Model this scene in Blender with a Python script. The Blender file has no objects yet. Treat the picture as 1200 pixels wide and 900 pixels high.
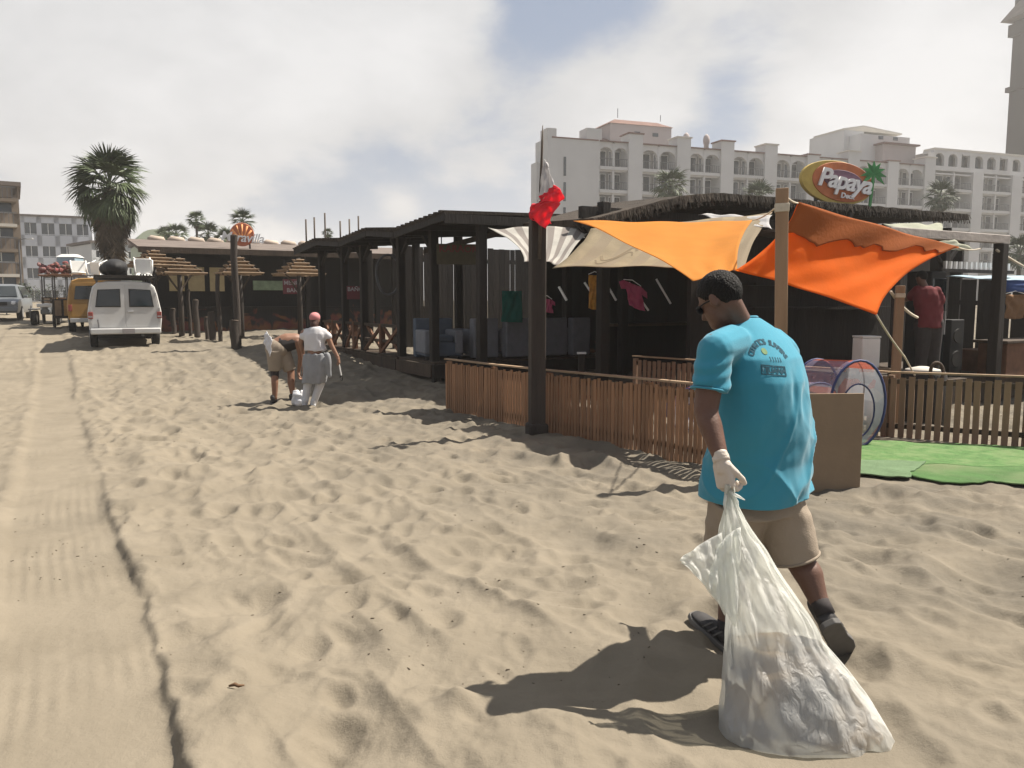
import bpy, bmesh, math, random
import numpy as np
from mathutils import Vector, Matrix, noise as mnoise

R = math.radians
SC = bpy.context.scene
COL = SC.collection

# ------------------------------------------------------------------ camera
CAM_Z, PITCH, FPX = 1.6, math.atan(98 / 930.0), 930.0
cam_data = bpy.data.cameras.new("camera")
cam = bpy.data.objects.new("camera", cam_data)
COL.objects.link(cam)
cam.location = (0, 0, CAM_Z)
cam.rotation_euler = (R(90) - PITCH, 0, 0)
cam_data.sensor_width = 36.0
cam_data.lens = FPX / 1200 * 36.0
cam_data.clip_start = 0.05
cam_data.clip_end = 3000
SC.camera = cam

# ------------------------------------------------------------------ sun, sky, exposure
SUN_EL = R(56)
SUN_AZ = math.atan2(0.93, 0.37)          # clockwise from +Y
sd = bpy.data.lights.new("sun", 'SUN')
sd.energy = 5.0
sd.angle = R(0.6)
sd.color = (1.0, 0.93, 0.82)
sun = bpy.data.objects.new("sun", sd)
COL.objects.link(sun)
to_sun = Vector((math.sin(SUN_AZ) * math.cos(SUN_EL), math.cos(SUN_AZ) * math.cos(SUN_EL), math.sin(SUN_EL)))
sun.rotation_euler = to_sun.to_track_quat('Z', 'Y').to_euler()
sun.location = (30, 10, 60)

world = bpy.data.worlds.new("World")
SC.world = world
world.use_nodes = True


def pix_dir(px, py):
    cx, cy = (px - 600) / FPX, (450 - py) / FPX
    c, s = math.cos(PITCH), math.sin(PITCH)
    v = Vector((cx, c + cy * s, -s + cy * c))
    return v.normalized()


def build_world():
    nt = world.node_tree
    N, L = nt.nodes, nt.links
    N.clear()
    out = N.new('ShaderNodeOutputWorld')
    bg = N.new('ShaderNodeBackground')
    bg.inputs['Strength'].default_value = 0.05
    sky = N.new('ShaderNodeTexSky')
    sky.sky_type = 'NISHITA'
    sky.sun_disc = False
    sky.sun_elevation = SUN_EL
    sky.sun_rotation = SUN_AZ
    sky.air_density = 1.0
    sky.dust_density = 2.5
    tc = N.new('ShaderNodeTexCoord')
    sep = N.new('ShaderNodeSeparateXYZ')
    L.new(tc.outputs['Generated'], sep.inputs[0])

    def m(op, a, b=None, c=None):
        n = N.new('ShaderNodeMath')
        n.operation = op
        for i, v in enumerate((a, b, c)):
            if v is None:
                continue
            if isinstance(v, (int, float)):
                n.inputs[i].default_value = v
            else:
                L.new(v, n.inputs[i])
        return n.outputs[0]
    zc = m('ADD', m('MAXIMUM', sep.outputs['Z'], 0.0), 0.40)
    cx = m('DIVIDE', sep.outputs['X'], zc)
    cy = m('DIVIDE', sep.outputs['Y'], zc)
    comb = N.new('ShaderNodeCombineXYZ')
    L.new(cx, comb.inputs[0])
    L.new(cy, comb.inputs[1])
    comb.inputs[2].default_value = 3.7

    def fbm(scale, detail, rough, off, vec=None):
        mp = N.new('ShaderNodeMapping')
        mp.inputs['Location'].default_value = off
        L.new(vec or comb.outputs[0], mp.inputs[0])
        t = N.new('ShaderNodeTexNoise')
        t.inputs['Scale'].default_value = scale
        t.inputs['Detail'].default_value = detail
        t.inputs['Roughness'].default_value = rough
        t.inputs['Distortion'].default_value = 0.25
        L.new(mp.outputs[0], t.inputs['Vector'])
        return t.outputs[0]
    big = fbm(1.15, 8, 0.56, (2.3, 5.1, 0))
    fine = fbm(3.4, 7, 0.55, (7.7, 1.4, 2))
    dens = m('ADD', m('MULTIPLY', big, 0.75), m('MULTIPLY', fine, 0.56))

    def lobe(px, py, width, amount):
        d = pix_dir(px, py)
        vm = N.new('ShaderNodeVectorMath')
        vm.operation = 'DOT_PRODUCT'
        L.new(tc.outputs['Generated'], vm.inputs[0])
        vm.inputs[1].default_value = d
        ang = m('MULTIPLY', m('SUBTRACT', 1.0, vm.outputs['Value']), -1.0 / (1 - math.cos(R(width))))
        return m('MULTIPLY', m('POWER', 2.718, ang), amount)
    # openings (negative) and thick banks (positive) of the cloud layer
    acc = dens
    for a in ((870, 165, 4.5, -0.20), (835, 90, 4.5, -0.18), (700, 20, 5, -0.22), (800, 230, 4, -0.12),
              (400, 225, 6, -0.17), (480, 260, 5, -0.10), (590, 15, 4.5, -0.14), (940, 0, 5, -0.16),
              (1040, 120, 10, 0.36), (720, 130, 6, 0.20), (250, 130, 14, 0.12), (130, 30, 10, 0.10), (470, 245, 1.6, 0.22)):
        acc = m('ADD', acc, lobe(*a))
    ramp = N.new('ShaderNodeValToRGB')
    ramp.color_ramp.interpolation = 'EASE'
    ramp.color_ramp.elements[0].position = 0.56
    ramp.color_ramp.elements[0].color = (0, 0, 0, 1)
    ramp.color_ramp.elements[1].position = 0.745
    ramp.color_ramp.elements[1].color = (1, 1, 1, 1)
    L.new(acc, ramp.inputs[0])
    cover = ramp.outputs[0]
    # cloud brightness: thin edges bright, thick middles a little greyer
    cr = N.new('ShaderNodeValToRGB')
    els = cr.color_ramp.elements
    els[0].position, els[0].color = 0.45, (4.35, 4.5, 4.85, 1)
    els[1].position, els[1].color = 0.75, (7.1, 7.1, 7.2, 1)
    e = els.new(0.60)
    e.color = (5.5, 5.55, 5.7, 1)
    shade = fbm(2.0, 6, 0.55, (11.0, 3.0, 5))
    L.new(m('ADD', m('MULTIPLY', shade, 0.55), m('MULTIPLY', acc, 0.48)), cr.inputs[0])
    # thin veil over the blue
    veil = N.new('ShaderNodeMixRGB')
    veil.inputs[0].default_value = 0.8
    L.new(sky.outputs[0], veil.inputs[1])
    veil.inputs[2].default_value = (2.3, 3.0, 4.3, 1)
    mix = N.new('ShaderNodeMixRGB')
    L.new(cover, mix.inputs[0])
    L.new(veil.outputs[0], mix.inputs[1])
    L.new(cr.outputs[0], mix.inputs[2])
    # milky air low over the horizon
    hz = N.new('ShaderNodeMixRGB')
    low = m('POWER', m('SUBTRACT', 1.0, m('MINIMUM', m('MAXIMUM', sep.outputs['Z'], 0.0), 1.0)), 9.0)
    L.new(m('MULTIPLY', low, 0.55), hz.inputs[0])
    L.new(mix.outputs[0], hz.inputs[1])
    hz.inputs[2].default_value = (4.9, 4.95, 5.15, 1)
    L.new(hz.outputs[0], bg.inputs['Color'])
    L.new(bg.outputs[0], out.inputs['Surface'])


build_world()
SC.view_settings.view_transform = 'Standard'
SC.view_settings.look = 'None'
SC.view_settings.gamma = 1.0
SC.view_settings.exposure = 1.12
SC.view_settings.use_curve_mapping = False
try:
    SC.cycles.use_denoising = True
    SC.cycles.max_bounces = 8
    SC.cycles.transparent_max_bounces = 12
    SC.cycles.sample_clamp_indirect = 6
    SC.cycles.volume_bounces = 1
except Exception:
    pass

# ------------------------------------------------------------------ helpers
rng = random.Random(7)


def at(px, py, Y):
    """world point on the sight line of a measured image point, at world depth Y"""
    d = pix_dir(px, py)
    k = Y / d.y
    return Vector((d.x * k, Y, CAM_Z + d.z * k))


U = Vector((-0.5, 0.8660254, 0))       # along the row of beach bars
V = Vector((0.8660254, 0.5, 0))        # away from the sea


def W(s, t, z=0.0):
    return V * s + U * t + Vector((0, 0, z))


GY = [-60, 0, 3.5, 6, 8, 11, 13.5, 16, 19, 22.4, 28, 38, 60, 120, 400, 3000]
GZ = [0.1, 0.0, 0.0, -0.03, -0.08, -0.18, -0.20, -0.14, 0.05, 0.25, 0.45, 0.70, 1.1, 1.4, 1.5, 1.5]


def gnd(x, y):
    return float(np.interp(y, GY, GZ))


def gp(px, Y, dz=0.0):
    """ground point seen in image column px at depth Y"""
    x = (px - 600) / FPX * Y
    x *= 1.0
    for _ in range(2):
        z = gnd(x, Y)
        c, s = math.cos(PITCH), math.sin(PITCH)
        depth = Y * c - (z - CAM_Z) * s
        x = (px - 600) / FPX * depth
    return Vector((x, Y, gnd(x, Y) + dz))


class MB:
    """collects shapes, builds ONE mesh object"""

    def __init__(self):
        self.v, self.f, self.uv = [], [], None

    def add(self, verts, faces):
        o = len(self.v)
        self.v += [tuple(p) for p in verts]
        self.f += [tuple(i + o for i in f) for f in faces]
        return self

    def box(self, c, size, rz=0.0, mat=None):
        hx, hy, hz = size[0] / 2, size[1] / 2, size[2] / 2
        vs = [Vector((x, y, z)) for x in (-hx, hx) for y in (-hy, hy) for z in (-hz, hz)]
        M = mat if mat else Matrix.Rotation(rz, 3, 'Z')
        vs = [M @ p + Vector(c) for p in vs]
        return self.add(vs, [(0, 1, 3, 2), (4, 6, 7, 5), (0, 4, 5, 1), (2, 3, 7, 6), (0, 2, 6, 4), (1, 5, 7, 3)])

    def beam(self, a, b, w, h, up=Vector((0, 0, 1))):
        a, b = Vector(a), Vector(b)
        d = (b - a).normalized()
        if abs(d.dot(up)) > 0.98:
            up = Vector((0, 1, 0))
        s = d.cross(up).normalized()
        t = s.cross(d).normalized()
        vs = []
        for p in (a, b):
            for i, j in ((-1, -1), (1, -1), (1, 1), (-1, 1)):
                vs.append(p + s * (w / 2 * i) + t * (h / 2 * j))
        return self.add(vs, [(3, 2, 1, 0), (4, 5, 6, 7), (0, 1, 5, 4), (1, 2, 6, 5), (2, 3, 7, 6), (3, 0, 4, 7)])

    def tube(self, pts, rad, n=8, cap=True):
        pts = [Vector(p) for p in pts]
        rads = rad if isinstance(rad, (list, tuple)) else [rad] * len(pts)
        rings = []
        prev = None
        for i, p in enumerate(pts):
            d = (pts[min(i + 1, len(pts) - 1)] - pts[max(i - 1, 0)]).normalized()
            if prev is None:
                a = Vector((0, 0, 1)) if abs(d.z) < 0.9 else Vector((1, 0, 0))
                s = d.cross(a).normalized()
            else:
                s = (prev - d * prev.dot(d)).normalized()
            prev = s
            t = d.cross(s)
            rings.append([p + (s * math.cos(k * 2 * math.pi / n) + t * math.sin(k * 2 * math.pi / n)) * rads[i] for k in range(n)])
        return self.loft(rings, cap)

    def loft(self, rings, cap=True, closed=True):
        n = len(rings[0])
        vs = [p for r in rings for p in r]
        fs = []
        for i in range(len(rings) - 1):
            for k in range(n if closed else n - 1):
                a, b = i * n + k, i * n + (k + 1) % n
                fs.append((a, b, b + n, a + n))
        if cap:
            fs.append(tuple(range(n - 1, -1, -1)))
            fs.append(tuple((len(rings) - 1) * n + k for k in range(n)))
        return self.add(vs, fs)

    def ell(self, c, ax, n=12, m=8):
        """ellipsoid, ax: 3x3 matrix with scaled axes or a 3-tuple"""
        if not isinstance(ax, Matrix):
            ax = Matrix.Diagonal(ax)
        c = Vector(c)
        vs, fs = [c + ax @ Vector((0, 0, -1))], []
        for i in range(1, m):
            th = -math.pi / 2 + math.pi * i / m
            for k in range(n):
                ph = 2 * math.pi * k / n
                vs.append(c + ax @ Vector((math.cos(th) * math.cos(ph), math.cos(th) * math.sin(ph), math.sin(th))))
        vs.append(c + ax @ Vector((0, 0, 1)))
        for k in range(n):
            fs.append((0, 1 + (k + 1) % n, 1 + k))
        for i in range(m - 2):
            for k in range(n):
                a, b = 1 + i * n + k, 1 + i * n + (k + 1) % n
                fs.append((a, b, b + n, a + n))
        e = len(vs) - 1
        for k in range(n):
            fs.append((e, 1 + (m - 2) * n + k, 1 + (m - 2) * n + (k + 1) % n))
        return self.add(vs, fs)

    def cap(self, a, ra, b, rb, n=12):
        """tapered capsule"""
        a, b = Vector(a), Vector(b)
        d = (b - a).normalized()
        pts, rs = [], []
        for k in (90, 60, 30):
            pts.append(a - d * ra * math.sin(R(k)))
            rs.append(max(ra * math.cos(R(k)), ra * 0.08))
        pts.append(a); rs.append(ra)
        pts.append(b); rs.append(rb)
        for k in (30, 60, 90):
            pts.append(b + d * rb * math.sin(R(k)))
            rs.append(max(rb * math.cos(R(k)), rb * 0.08))
        return self.tube(pts, rs, n)

    def chain(self, pts, rs, n=12):
        for i in range(len(pts) - 1):
            self.cap(pts[i], rs[i], pts[i + 1], rs[i + 1], n)
        return self

    def prism(self, poly, z0, z1):
        n = len(poly)
        vs = [(p[0], p[1], z0) for p in poly] + [(p[0], p[1], z1) for p in poly]
        fs = [tuple(range(n - 1, -1, -1)), tuple(range(n, 2 * n))]
        fs += [(i, (i + 1) % n, n + (i + 1) % n, n + i) for i in range(n)]
        return self.add(vs, fs)

    def slab(self, pts, thick):
        """polygon of 3D points extruded by vector thick"""
        n = len(pts)
        t = Vector(thick)
        vs = [Vector(p) for p in pts] + [Vector(p) + t for p in pts]
        fs = [tuple(range(n - 1, -1, -1)), tuple(range(n, 2 * n))]
        fs += [(i, (i + 1) % n, n + (i + 1) % n, n + i) for i in range(n)]
        return self.add(vs, fs)

    def tform(self, M):
        self.v = [tuple(M @ Vector(p)) for p in self.v]
        return self

    def mesh(self, name, mat=None, smooth=False, fix=True):
        me = bpy.data.meshes.new(name)
        me.from_pydata(self.v, [], self.f)
        if fix:
            bm = bmesh.new()
            bm.from_mesh(me)
            bmesh.ops.recalc_face_normals(bm, faces=bm.faces)
            bm.to_mesh(me)
            bm.free()
        if smooth:
            me.polygons.foreach_set('use_smooth', [True] * len(me.polygons))
        if mat:
            me.materials.append(mat)
        me.update()
        return me

    def build(self, name, mat, parent=None, smooth=False, world=False, bevel=0.0, angle=None, fix=True):
        if world and parent is not None:
            off = root_loc(parent)
            self.v = [(p[0] - off[0], p[1] - off[1], p[2] - off[2]) for p in self.v]
        loc = None
        if parent is None:
            a = np.array(self.v)
            loc = Vector(((a[:, 0].min() + a[:, 0].max()) / 2, (a[:, 1].min() + a[:, 1].max()) / 2, a[:, 2].min()))
            self.v = [(p[0] - loc[0], p[1] - loc[1], p[2] - loc[2]) for p in self.v]
        me = self.mesh(name, mat, smooth or bevel > 0 or angle is not None, fix)
        o = link(name, me, parent)
        if loc is not None:
            o.location = loc
        if bevel > 0:
            bv = o.modifiers.new('bevel', 'BEVEL')
            bv.width = bevel
            bv.segments = 2
            bv.limit_method = 'ANGLE'
            bv.angle_limit = R(40)
        if bevel > 0 or angle is not None:
            try:
                me.set_sharp_from_angle(angle=R(angle or 40))
            except Exception:
                pass
        return o


def root_loc(o):
    while o.parent:
        o = o.parent
    return o.location


def link(name, me, parent=None):
    o = bpy.data.objects.new(name, me)
    COL.objects.link(o)
    if parent:
        o.parent = parent
    return o


def tag(o, label, cat, group=None):
    o['label'] = label
    o['category'] = cat
    if group:
        o['group'] = group
    return o


def thing(name, label, cat, loc=(0, 0, 0), rz=0.0, group=None):
    o = bpy.data.objects.new(name, None)
    o.empty_display_size = 0.2
    COL.objects.link(o)
    o.location = loc
    o.rotation_euler = (0, 0, rz)
    return tag(o, label, cat, group)


def struct(o, kind='structure'):
    o['kind'] = kind
    return o


def copy_tree(o, parent=None):
    c = o.copy()
    COL.objects.link(c)
    c.parent = parent
    for ch in [k for k in o.children]:
        copy_tree(ch, c)
    return c


def remesh(mb, voxel, smooth=4, factor=0.5, name='m', subd=0):
    """union of overlapping closed shapes as one continuous skin"""
    me = mb.mesh('tmp')
    o = link('tmp', me)
    r = o.modifiers.new('r', 'REMESH')
    r.mode = 'VOXEL'
    r.voxel_size = voxel
    if smooth:
        s = o.modifiers.new('s', 'SMOOTH')
        s.factor = factor
        s.iterations = smooth
    dg = bpy.context.evaluated_depsgraph_get()
    res = bpy.data.meshes.new_from_object(o.evaluated_get(dg))
    bpy.data.objects.remove(o)
    bpy.data.meshes.remove(me)
    res.name = name
    n = len(res.vertices)
    co = np.empty(n * 3, 'f')
    res.vertices.foreach_get('co', co)
    res.polygons.foreach_set('use_smooth', [True] * len(res.polygons))
    return res


def mesh_disp(me, fn):
    """move vertices: fn(co Nx3, normals Nx3) -> new co"""
    n = len(me.vertices)
    co = np.empty(n * 3, 'f'); me.vertices.foreach_get('co', co)
    no = np.empty(n * 3, 'f'); me.vertices.foreach_get('normal', no)
    res = fn(co.reshape(-1, 3), no.reshape(-1, 3)).astype('f')
    me.vertices.foreach_set('co', res.ravel())
    me.update()


def skin_obj(name, me, mat, parent):
    off = root_loc(parent)
    mesh_disp(me, lambda c, n: c - np.array(off)[None, :])
    me.materials.clear()
    me.materials.append(mat)
    return link(name, me, parent)


def text_mesh(body, size, extrude=0.0, shear=0.0, bold=0.0, spacing=1.0):
    cu = bpy.data.curves.new('txt', 'FONT')
    cu.body = body
    cu.size = size
    cu.extrude = extrude
    cu.shear = shear
    cu.offset = bold
    cu.space_character = spacing
    cu.align_x = 'CENTER'
    cu.align_y = 'CENTER'
    cu.resolution_u = 4
    o = link('txt', cu)
    dg = bpy.context.evaluated_depsgraph_get()
    me = bpy.data.meshes.new_from_object(o.evaluated_get(dg))
    bpy.data.objects.remove(o)
    bpy.data.curves.remove(cu)
    return me


# numpy value noise (periodic hash lattice)
_H = np.random.RandomState(11).rand(256, 256)


def vnoise(x, y):
    xi, yi = np.floor(x).astype(int), np.floor(y).astype(int)
    fx, fy = x - xi, y - yi
    fx, fy = fx * fx * fx * (fx * (6 * fx - 15) + 10), fy * fy * fy * (fy * (6 * fy - 15) + 10)
    g = lambda a, b: _H[a & 255, b & 255]
    return (g(xi, yi) * (1 - fx) + g(xi + 1, yi) * fx) * (1 - fy) + (g(xi, yi + 1) * (1 - fx) + g(xi + 1, yi + 1) * fx) * fy


# ------------------------------------------------------------------ materials
def mat(name, col, rough=0.8, var=0.12, scale=6.0, bump=0.0, bscale=40.0, metal=0.0, spec=0.3, stretch=(1, 1, 1), hue=None, hfac=0.0, dirt=0.0, sheen=0.0):
    m = bpy.data.materials.new(name)
    m.use_nodes = True
    nt = m.node_tree
    N, L = nt.nodes, nt.links
    b = N['Principled BSDF']
    b.inputs['Roughness'].default_value = rough
    b.inputs['Metallic'].default_value = metal
    b.inputs['Specular IOR Level'].default_value = spec
    if sheen:
        b.inputs['Sheen Weight'].default_value = sheen
    tc = N.new('ShaderNodeTexCoord')
    mp = N.new('ShaderNodeMapping')
    mp.inputs['Scale'].default_value = stretch
    L.new(tc.outputs['Object'], mp.inputs[0])
    n1 = N.new('ShaderNodeTexNoise')
    n1.inputs['Scale'].default_value = scale
    n1.inputs['Detail'].default_value = 7
    n1.inputs['Roughness'].default_value = 0.62
    L.new(mp.outputs[0], n1.inputs['Vector'])
    rp = N.new('ShaderNodeValToRGB')
    lo = tuple(max(0, c * (1 - var)) for c in col) + (1,)
    hi = tuple(min(1, c * (1 + var)) for c in col) + (1,)
    rp.color_ramp.elements[0].position, rp.color_ramp.elements[0].color = 0.3, lo
    rp.color_ramp.elements[1].position, rp.color_ramp.elements[1].color = 0.7, hi
    L.new(n1.outputs[0], rp.inputs[0])
    col_out = rp.outputs[0]
    if hue is not None:
        n2 = N.new('ShaderNodeTexNoise')
        n2.inputs['Scale'].default_value = scale * 0.37
        n2.inputs['Detail'].default_value = 4
        L.new(mp.outputs[0], n2.inputs['Vector'])
        r2 = N.new('ShaderNodeValToRGB')
        r2.color_ramp.elements[0].position, r2.color_ramp.elements[1].position = 0.42, 0.66
        r2.color_ramp.elements[0].color = (0, 0, 0, 1)
        r2.color_ramp.elements[1].color = (hfac,) * 3 + (1,)
        L.new(n2.outputs[0], r2.inputs[0])
        mx = N.new('ShaderNodeMixRGB')
        L.new(r2.outputs[0], mx.inputs[0])
        L.new(col_out, mx.inputs[1])
        mx.inputs[2].default_value = tuple(hue) + (1,)
        col_out = mx.outputs[0]
    # each object a little different
    oi = N.new('ShaderNodeObjectInfo')
    hs = N.new('ShaderNodeHueSaturation')
    mr = N.new('ShaderNodeMapRange')
    mr.inputs[3].default_value, mr.inputs[4].default_value = 1 - var * 0.8, 1 + var * 0.8
    L.new(oi.outputs['Random'], mr.inputs[0])
    L.new(mr.outputs[0], hs.inputs['Value'])
    L.new(col_out, hs.inputs['Color'])
    L.new(hs.outputs[0], b.inputs['Base Color'])
    if bump > 0:
        n3 = N.new('ShaderNodeTexNoise')
        n3.inputs['Scale'].default_value = bscale
        n3.inputs['Detail'].default_value = 5
        L.new(mp.outputs[0], n3.inputs['Vector'])
        bp = N.new('ShaderNodeBump')
        bp.inputs['Strength'].default_value = bump
        bp.inputs['Distance'].default_value = 0.02
        L.new(n3.outputs[0], bp.inputs['Height'])
        L.new(bp.outputs[0], b.inputs['Normal'])
    return m


def cloth_mat(name, col, trans=0.45, var=0.1, scale=3.0, stripes=None, back=None):
    """fabric sheet: part of the light comes through"""
    m = mat(name, col, 0.85, var, scale, bump=0.25, bscale=25)
    nt = m.node_tree
    N, L = nt.nodes, nt.links
    b = N['Principled BSDF']
    src = b.inputs['Base Color'].links[0].from_socket
    if stripes:
        uv = N.new('ShaderNodeUVMap')
        sp = N.new('ShaderNodeSeparateXYZ')
        L.new(uv.outputs[0], sp.inputs[0])
        mm = N.new('ShaderNodeMath'); mm.operation = 'MULTIPLY'
        L.new(sp.outputs[stripes[0]], mm.inputs[0]); mm.inputs[1].default_value = stripes[1]
        fr = N.new('ShaderNodeMath'); fr.operation = 'FRACT'
        L.new(mm.outputs[0], fr.inputs[0])
        rp = N.new('ShaderNodeValToRGB')
        e = rp.color_ramp.elements
        e[0].position, e[0].color = 0.46, (0, 0, 0, 1)
        e[1].position, e[1].color = 0.54, (1, 1, 1, 1)
        L.new(fr.outputs[0], rp.inputs[0])
        mx = N.new('ShaderNodeMixRGB')
        L.new(rp.outputs[0], mx.inputs[0])
        L.new(src, mx.inputs[1])
        mx.inputs[2].default_value = tuple(stripes[2]) + (1,)
        L.new(mx.outputs[0], b.inputs['Base Color'])
        src = mx.outputs[0]
    tr = N.new('ShaderNodeBsdfTranslucent')
    L.new(src, tr.inputs['Color'])
    ms = N.new('ShaderNodeMixShader')
    ms.inputs[0].default_value = trans
    L.new(b.outputs[0], ms.inputs[1])
    L.new(tr.outputs[0], ms.inputs[2])
    L.new(ms.outputs[0], N['Material Output'].inputs['Surface'])
    return m


def glass_mat(name, col=(0.03, 0.04, 0.05), rough=0.08):
    m = mat(name, col, rough, 0.3, 0.8, spec=0.6)
    return m


M = {}
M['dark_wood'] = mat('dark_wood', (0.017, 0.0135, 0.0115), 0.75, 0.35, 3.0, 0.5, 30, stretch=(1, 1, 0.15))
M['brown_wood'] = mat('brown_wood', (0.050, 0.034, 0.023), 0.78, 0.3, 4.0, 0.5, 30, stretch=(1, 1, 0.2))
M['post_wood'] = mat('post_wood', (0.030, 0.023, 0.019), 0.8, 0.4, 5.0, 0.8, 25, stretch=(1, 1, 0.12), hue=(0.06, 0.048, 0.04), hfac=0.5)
M['pine'] = mat('pine', (0.24, 0.155, 0.092), 0.75, 0.22, 6.0, 0.4, 30, stretch=(1, 1, 0.15), hue=(0.20, 0.13, 0.08), hfac=0.5)
M['picket'] = mat('picket', (0.255, 0.135, 0.070), 0.75, 0.26, 7.0, 0.4, 40, stretch=(1, 1, 0.12), hue=(0.17, 0.10, 0.06), hfac=0.55)
M['picket_grey'] = mat('picket_grey', (0.215, 0.135, 0.085), 0.8, 0.26, 7.0, 0.4, 40, stretch=(1, 1, 0.12), hue=(0.15, 0.11, 0.08), hfac=0.6)
M['rail'] = mat('rail', (0.27, 0.19, 0.12), 0.75, 0.2, 5.0, 0.3, 30, hue=(0.25, 0.17, 0.11), hfac=0.5)
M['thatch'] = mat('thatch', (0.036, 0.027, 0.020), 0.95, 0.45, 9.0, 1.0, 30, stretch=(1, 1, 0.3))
M['roofing'] = mat('roofing', (0.115, 0.093, 0.08), 0.85, 0.25, 1.5, 0.4, 12, hue=(0.10, 0.08, 0.07), hfac=0.6)
M['slat'] = mat('slat', (0.20, 0.14, 0.09), 0.8, 0.25, 4.0)
M['white_wall'] = mat('white_wall', (0.47, 0.465, 0.46), 0.9, 0.06, 0.25, hue=(0.40, 0.395, 0.385), hfac=0.6)
M['pink_wall'] = mat('pink_wall', (0.33, 0.285, 0.275), 0.9, 0.07, 0.3)
M['cream'] = mat('cream', (0.47, 0.44, 0.39), 0.9, 0.07, 0.3)
M['terracotta'] = mat('terracotta', (0.15, 0.085, 0.068), 0.9, 0.2, 1.0)
M['grey_wall'] = mat('grey_wall', (0.42, 0.44, 0.48), 0.9, 0.08, 0.2)
M['pale_wall'] = mat('pale_wall', (0.46, 0.47, 0.47), 0.9, 0.08, 0.2)
M['green_wall'] = mat('green_wall', (0.42, 0.47, 0.36), 0.9, 0.08, 0.2)
M['brown_wall'] = mat('brown_wall', (0.17, 0.135, 0.105), 0.9, 0.15, 0.4)
M['tower'] = mat('tower', (0.045, 0.038, 0.036), 0.9, 0.12, 0.15)
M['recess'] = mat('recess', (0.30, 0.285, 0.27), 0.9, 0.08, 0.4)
M['glass'] = glass_mat('glass')
M['van_glass'] = glass_mat('van_glass', (0.02, 0.025, 0.028), 0.05)
M['frame_white'] = mat('frame_white', (0.68, 0.68, 0.67), 0.6, 0.05, 2.0)
M['van_white'] = mat('van_white', (0.46, 0.46, 0.455), 0.4, 0.08, 1.2, spec=0.5, hue=(0.36, 0.33, 0.29), hfac=0.6)
M['chrome'] = mat('chrome', (0.42, 0.42, 0.42), 0.35, 0.1, 3.0, metal=0.7)
M['rubber'] = mat('rubber', (0.022, 0.021, 0.02), 0.85, 0.2, 6.0)
M['red_lens'] = mat('red_lens', (0.22, 0.05, 0.04), 0.3, 0.1, 8.0)
M['yellow_paint'] = mat('yellow_paint', (0.30, 0.165, 0.045), 0.5, 0.15, 2.0, hue=(0.22, 0.14, 0.06), hfac=0.6)
M['grey_paint'] = mat('grey_paint', (0.12, 0.13, 0.14), 0.3, 0.1, 2.0, spec=0.6)
M['black'] = mat('black', (0.015, 0.015, 0.016), 0.7, 0.2, 4.0)
M['plastic_white'] = mat('plastic_white', (0.58, 0.57, 0.55), 0.5, 0.05, 4.0)
M['plastic_blue'] = mat('plastic_blue', (0.25, 0.34, 0.40), 0.5, 0.1, 4.0)
M['sofa'] = mat('sofa', (0.085, 0.105, 0.135), 0.95, 0.12, 5.0, 0.2, 60)
M['sofa_light'] = mat('sofa_light', (0.17, 0.175, 0.19), 0.95, 0.12, 5.0, 0.2, 60)
M['green_cloth'] = cloth_mat('green_cloth', (0.02, 0.16, 0.13), 0.3)
M['pink_cloth'] = cloth_mat('pink_cloth', (0.50, 0.10, 0.20), 0.3)
M['yellow_cloth'] = cloth_mat('yellow_cloth', (0.50, 0.26, 0.05), 0.3, 0.35, 8)
M['blue_cloth'] = cloth_mat('blue_cloth', (0.05, 0.09, 0.24), 0.3)
M['tan_cloth'] = cloth_mat('tan_cloth', (0.26, 0.15, 0.08), 0.3)
M['orange'] = cloth_mat('orange', (0.86, 0.215, 0.014), 0.62, 0.08, 1.3)
M['amber'] = cloth_mat('amber', (0.72, 0.32, 0.055), 0.58, 0.08, 1.3)
M['stripe_sun'] = cloth_mat('stripe_sun', (0.52, 0.50, 0.46), 0.45, 0.1, 3, stripes=(0, 6.5, (0.28, 0.25, 0.23)))
M['stripe_tan'] = cloth_mat('stripe_tan', (0.30, 0.245, 0.16), 0.32, 0.15, 3, stripes=(0, 7.0, (0.235, 0.19, 0.13)))
M['orange_shadow'] = cloth_mat('orange_shadow', (0.36, 0.095, 0.016), 0.35, 0.08, 1.3)  # sail orange with the upper shadow put into the colour
M['emblem'] = mat('emblem', (0.13, 0.10, 0.06), 0.9, 0.15, 5)
M['pale_cloth'] = cloth_mat('pale_cloth', (0.46, 0.47, 0.38), 0.5, 0.08, 2)
M['rope'] = mat('rope', (0.45, 0.40, 0.32), 0.9, 0.15, 10)
M['flag_red'] = cloth_mat('flag_red', (0.86, 0.075, 0.11), 0.55)
M['flag_white'] = cloth_mat('flag_white', (0.58, 0.57, 0.57), 0.45)
M['cardboard'] = mat('cardboard', (0.215, 0.155, 0.100), 0.9, 0.08, 3.0, 0.15, 30, stretch=(1, 1, 1), hue=(0.18, 0.135, 0.09), hfac=0.6)
M['palm_green'] = mat('palm_green', (0.055, 0.075, 0.032), 0.6, 0.35, 1.5)
M['palm_dead'] = mat('palm_dead', (0.075, 0.058, 0.040), 0.9, 0.35, 2.0)
M['trunk'] = mat('trunk', (0.09, 0.072, 0.058), 0.95, 0.3, 4.0, 0.8, 10)
M['far_leaf'] = mat('far_leaf', (0.045, 0.062, 0.035), 0.8, 0.35, 0.8)

# ------------------------------------------------------------------ sand
def hash2(i, j, k):
    n = (i * 374761393 + j * 668265263 + k * 974634777) & 0xFFFFFFFF
    n = ((n ^ (n >> 13)) * 1274126177) & 0xFFFFFFFF
    return ((n ^ (n >> 16)) & 0xFFFF) / 65535.0


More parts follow.
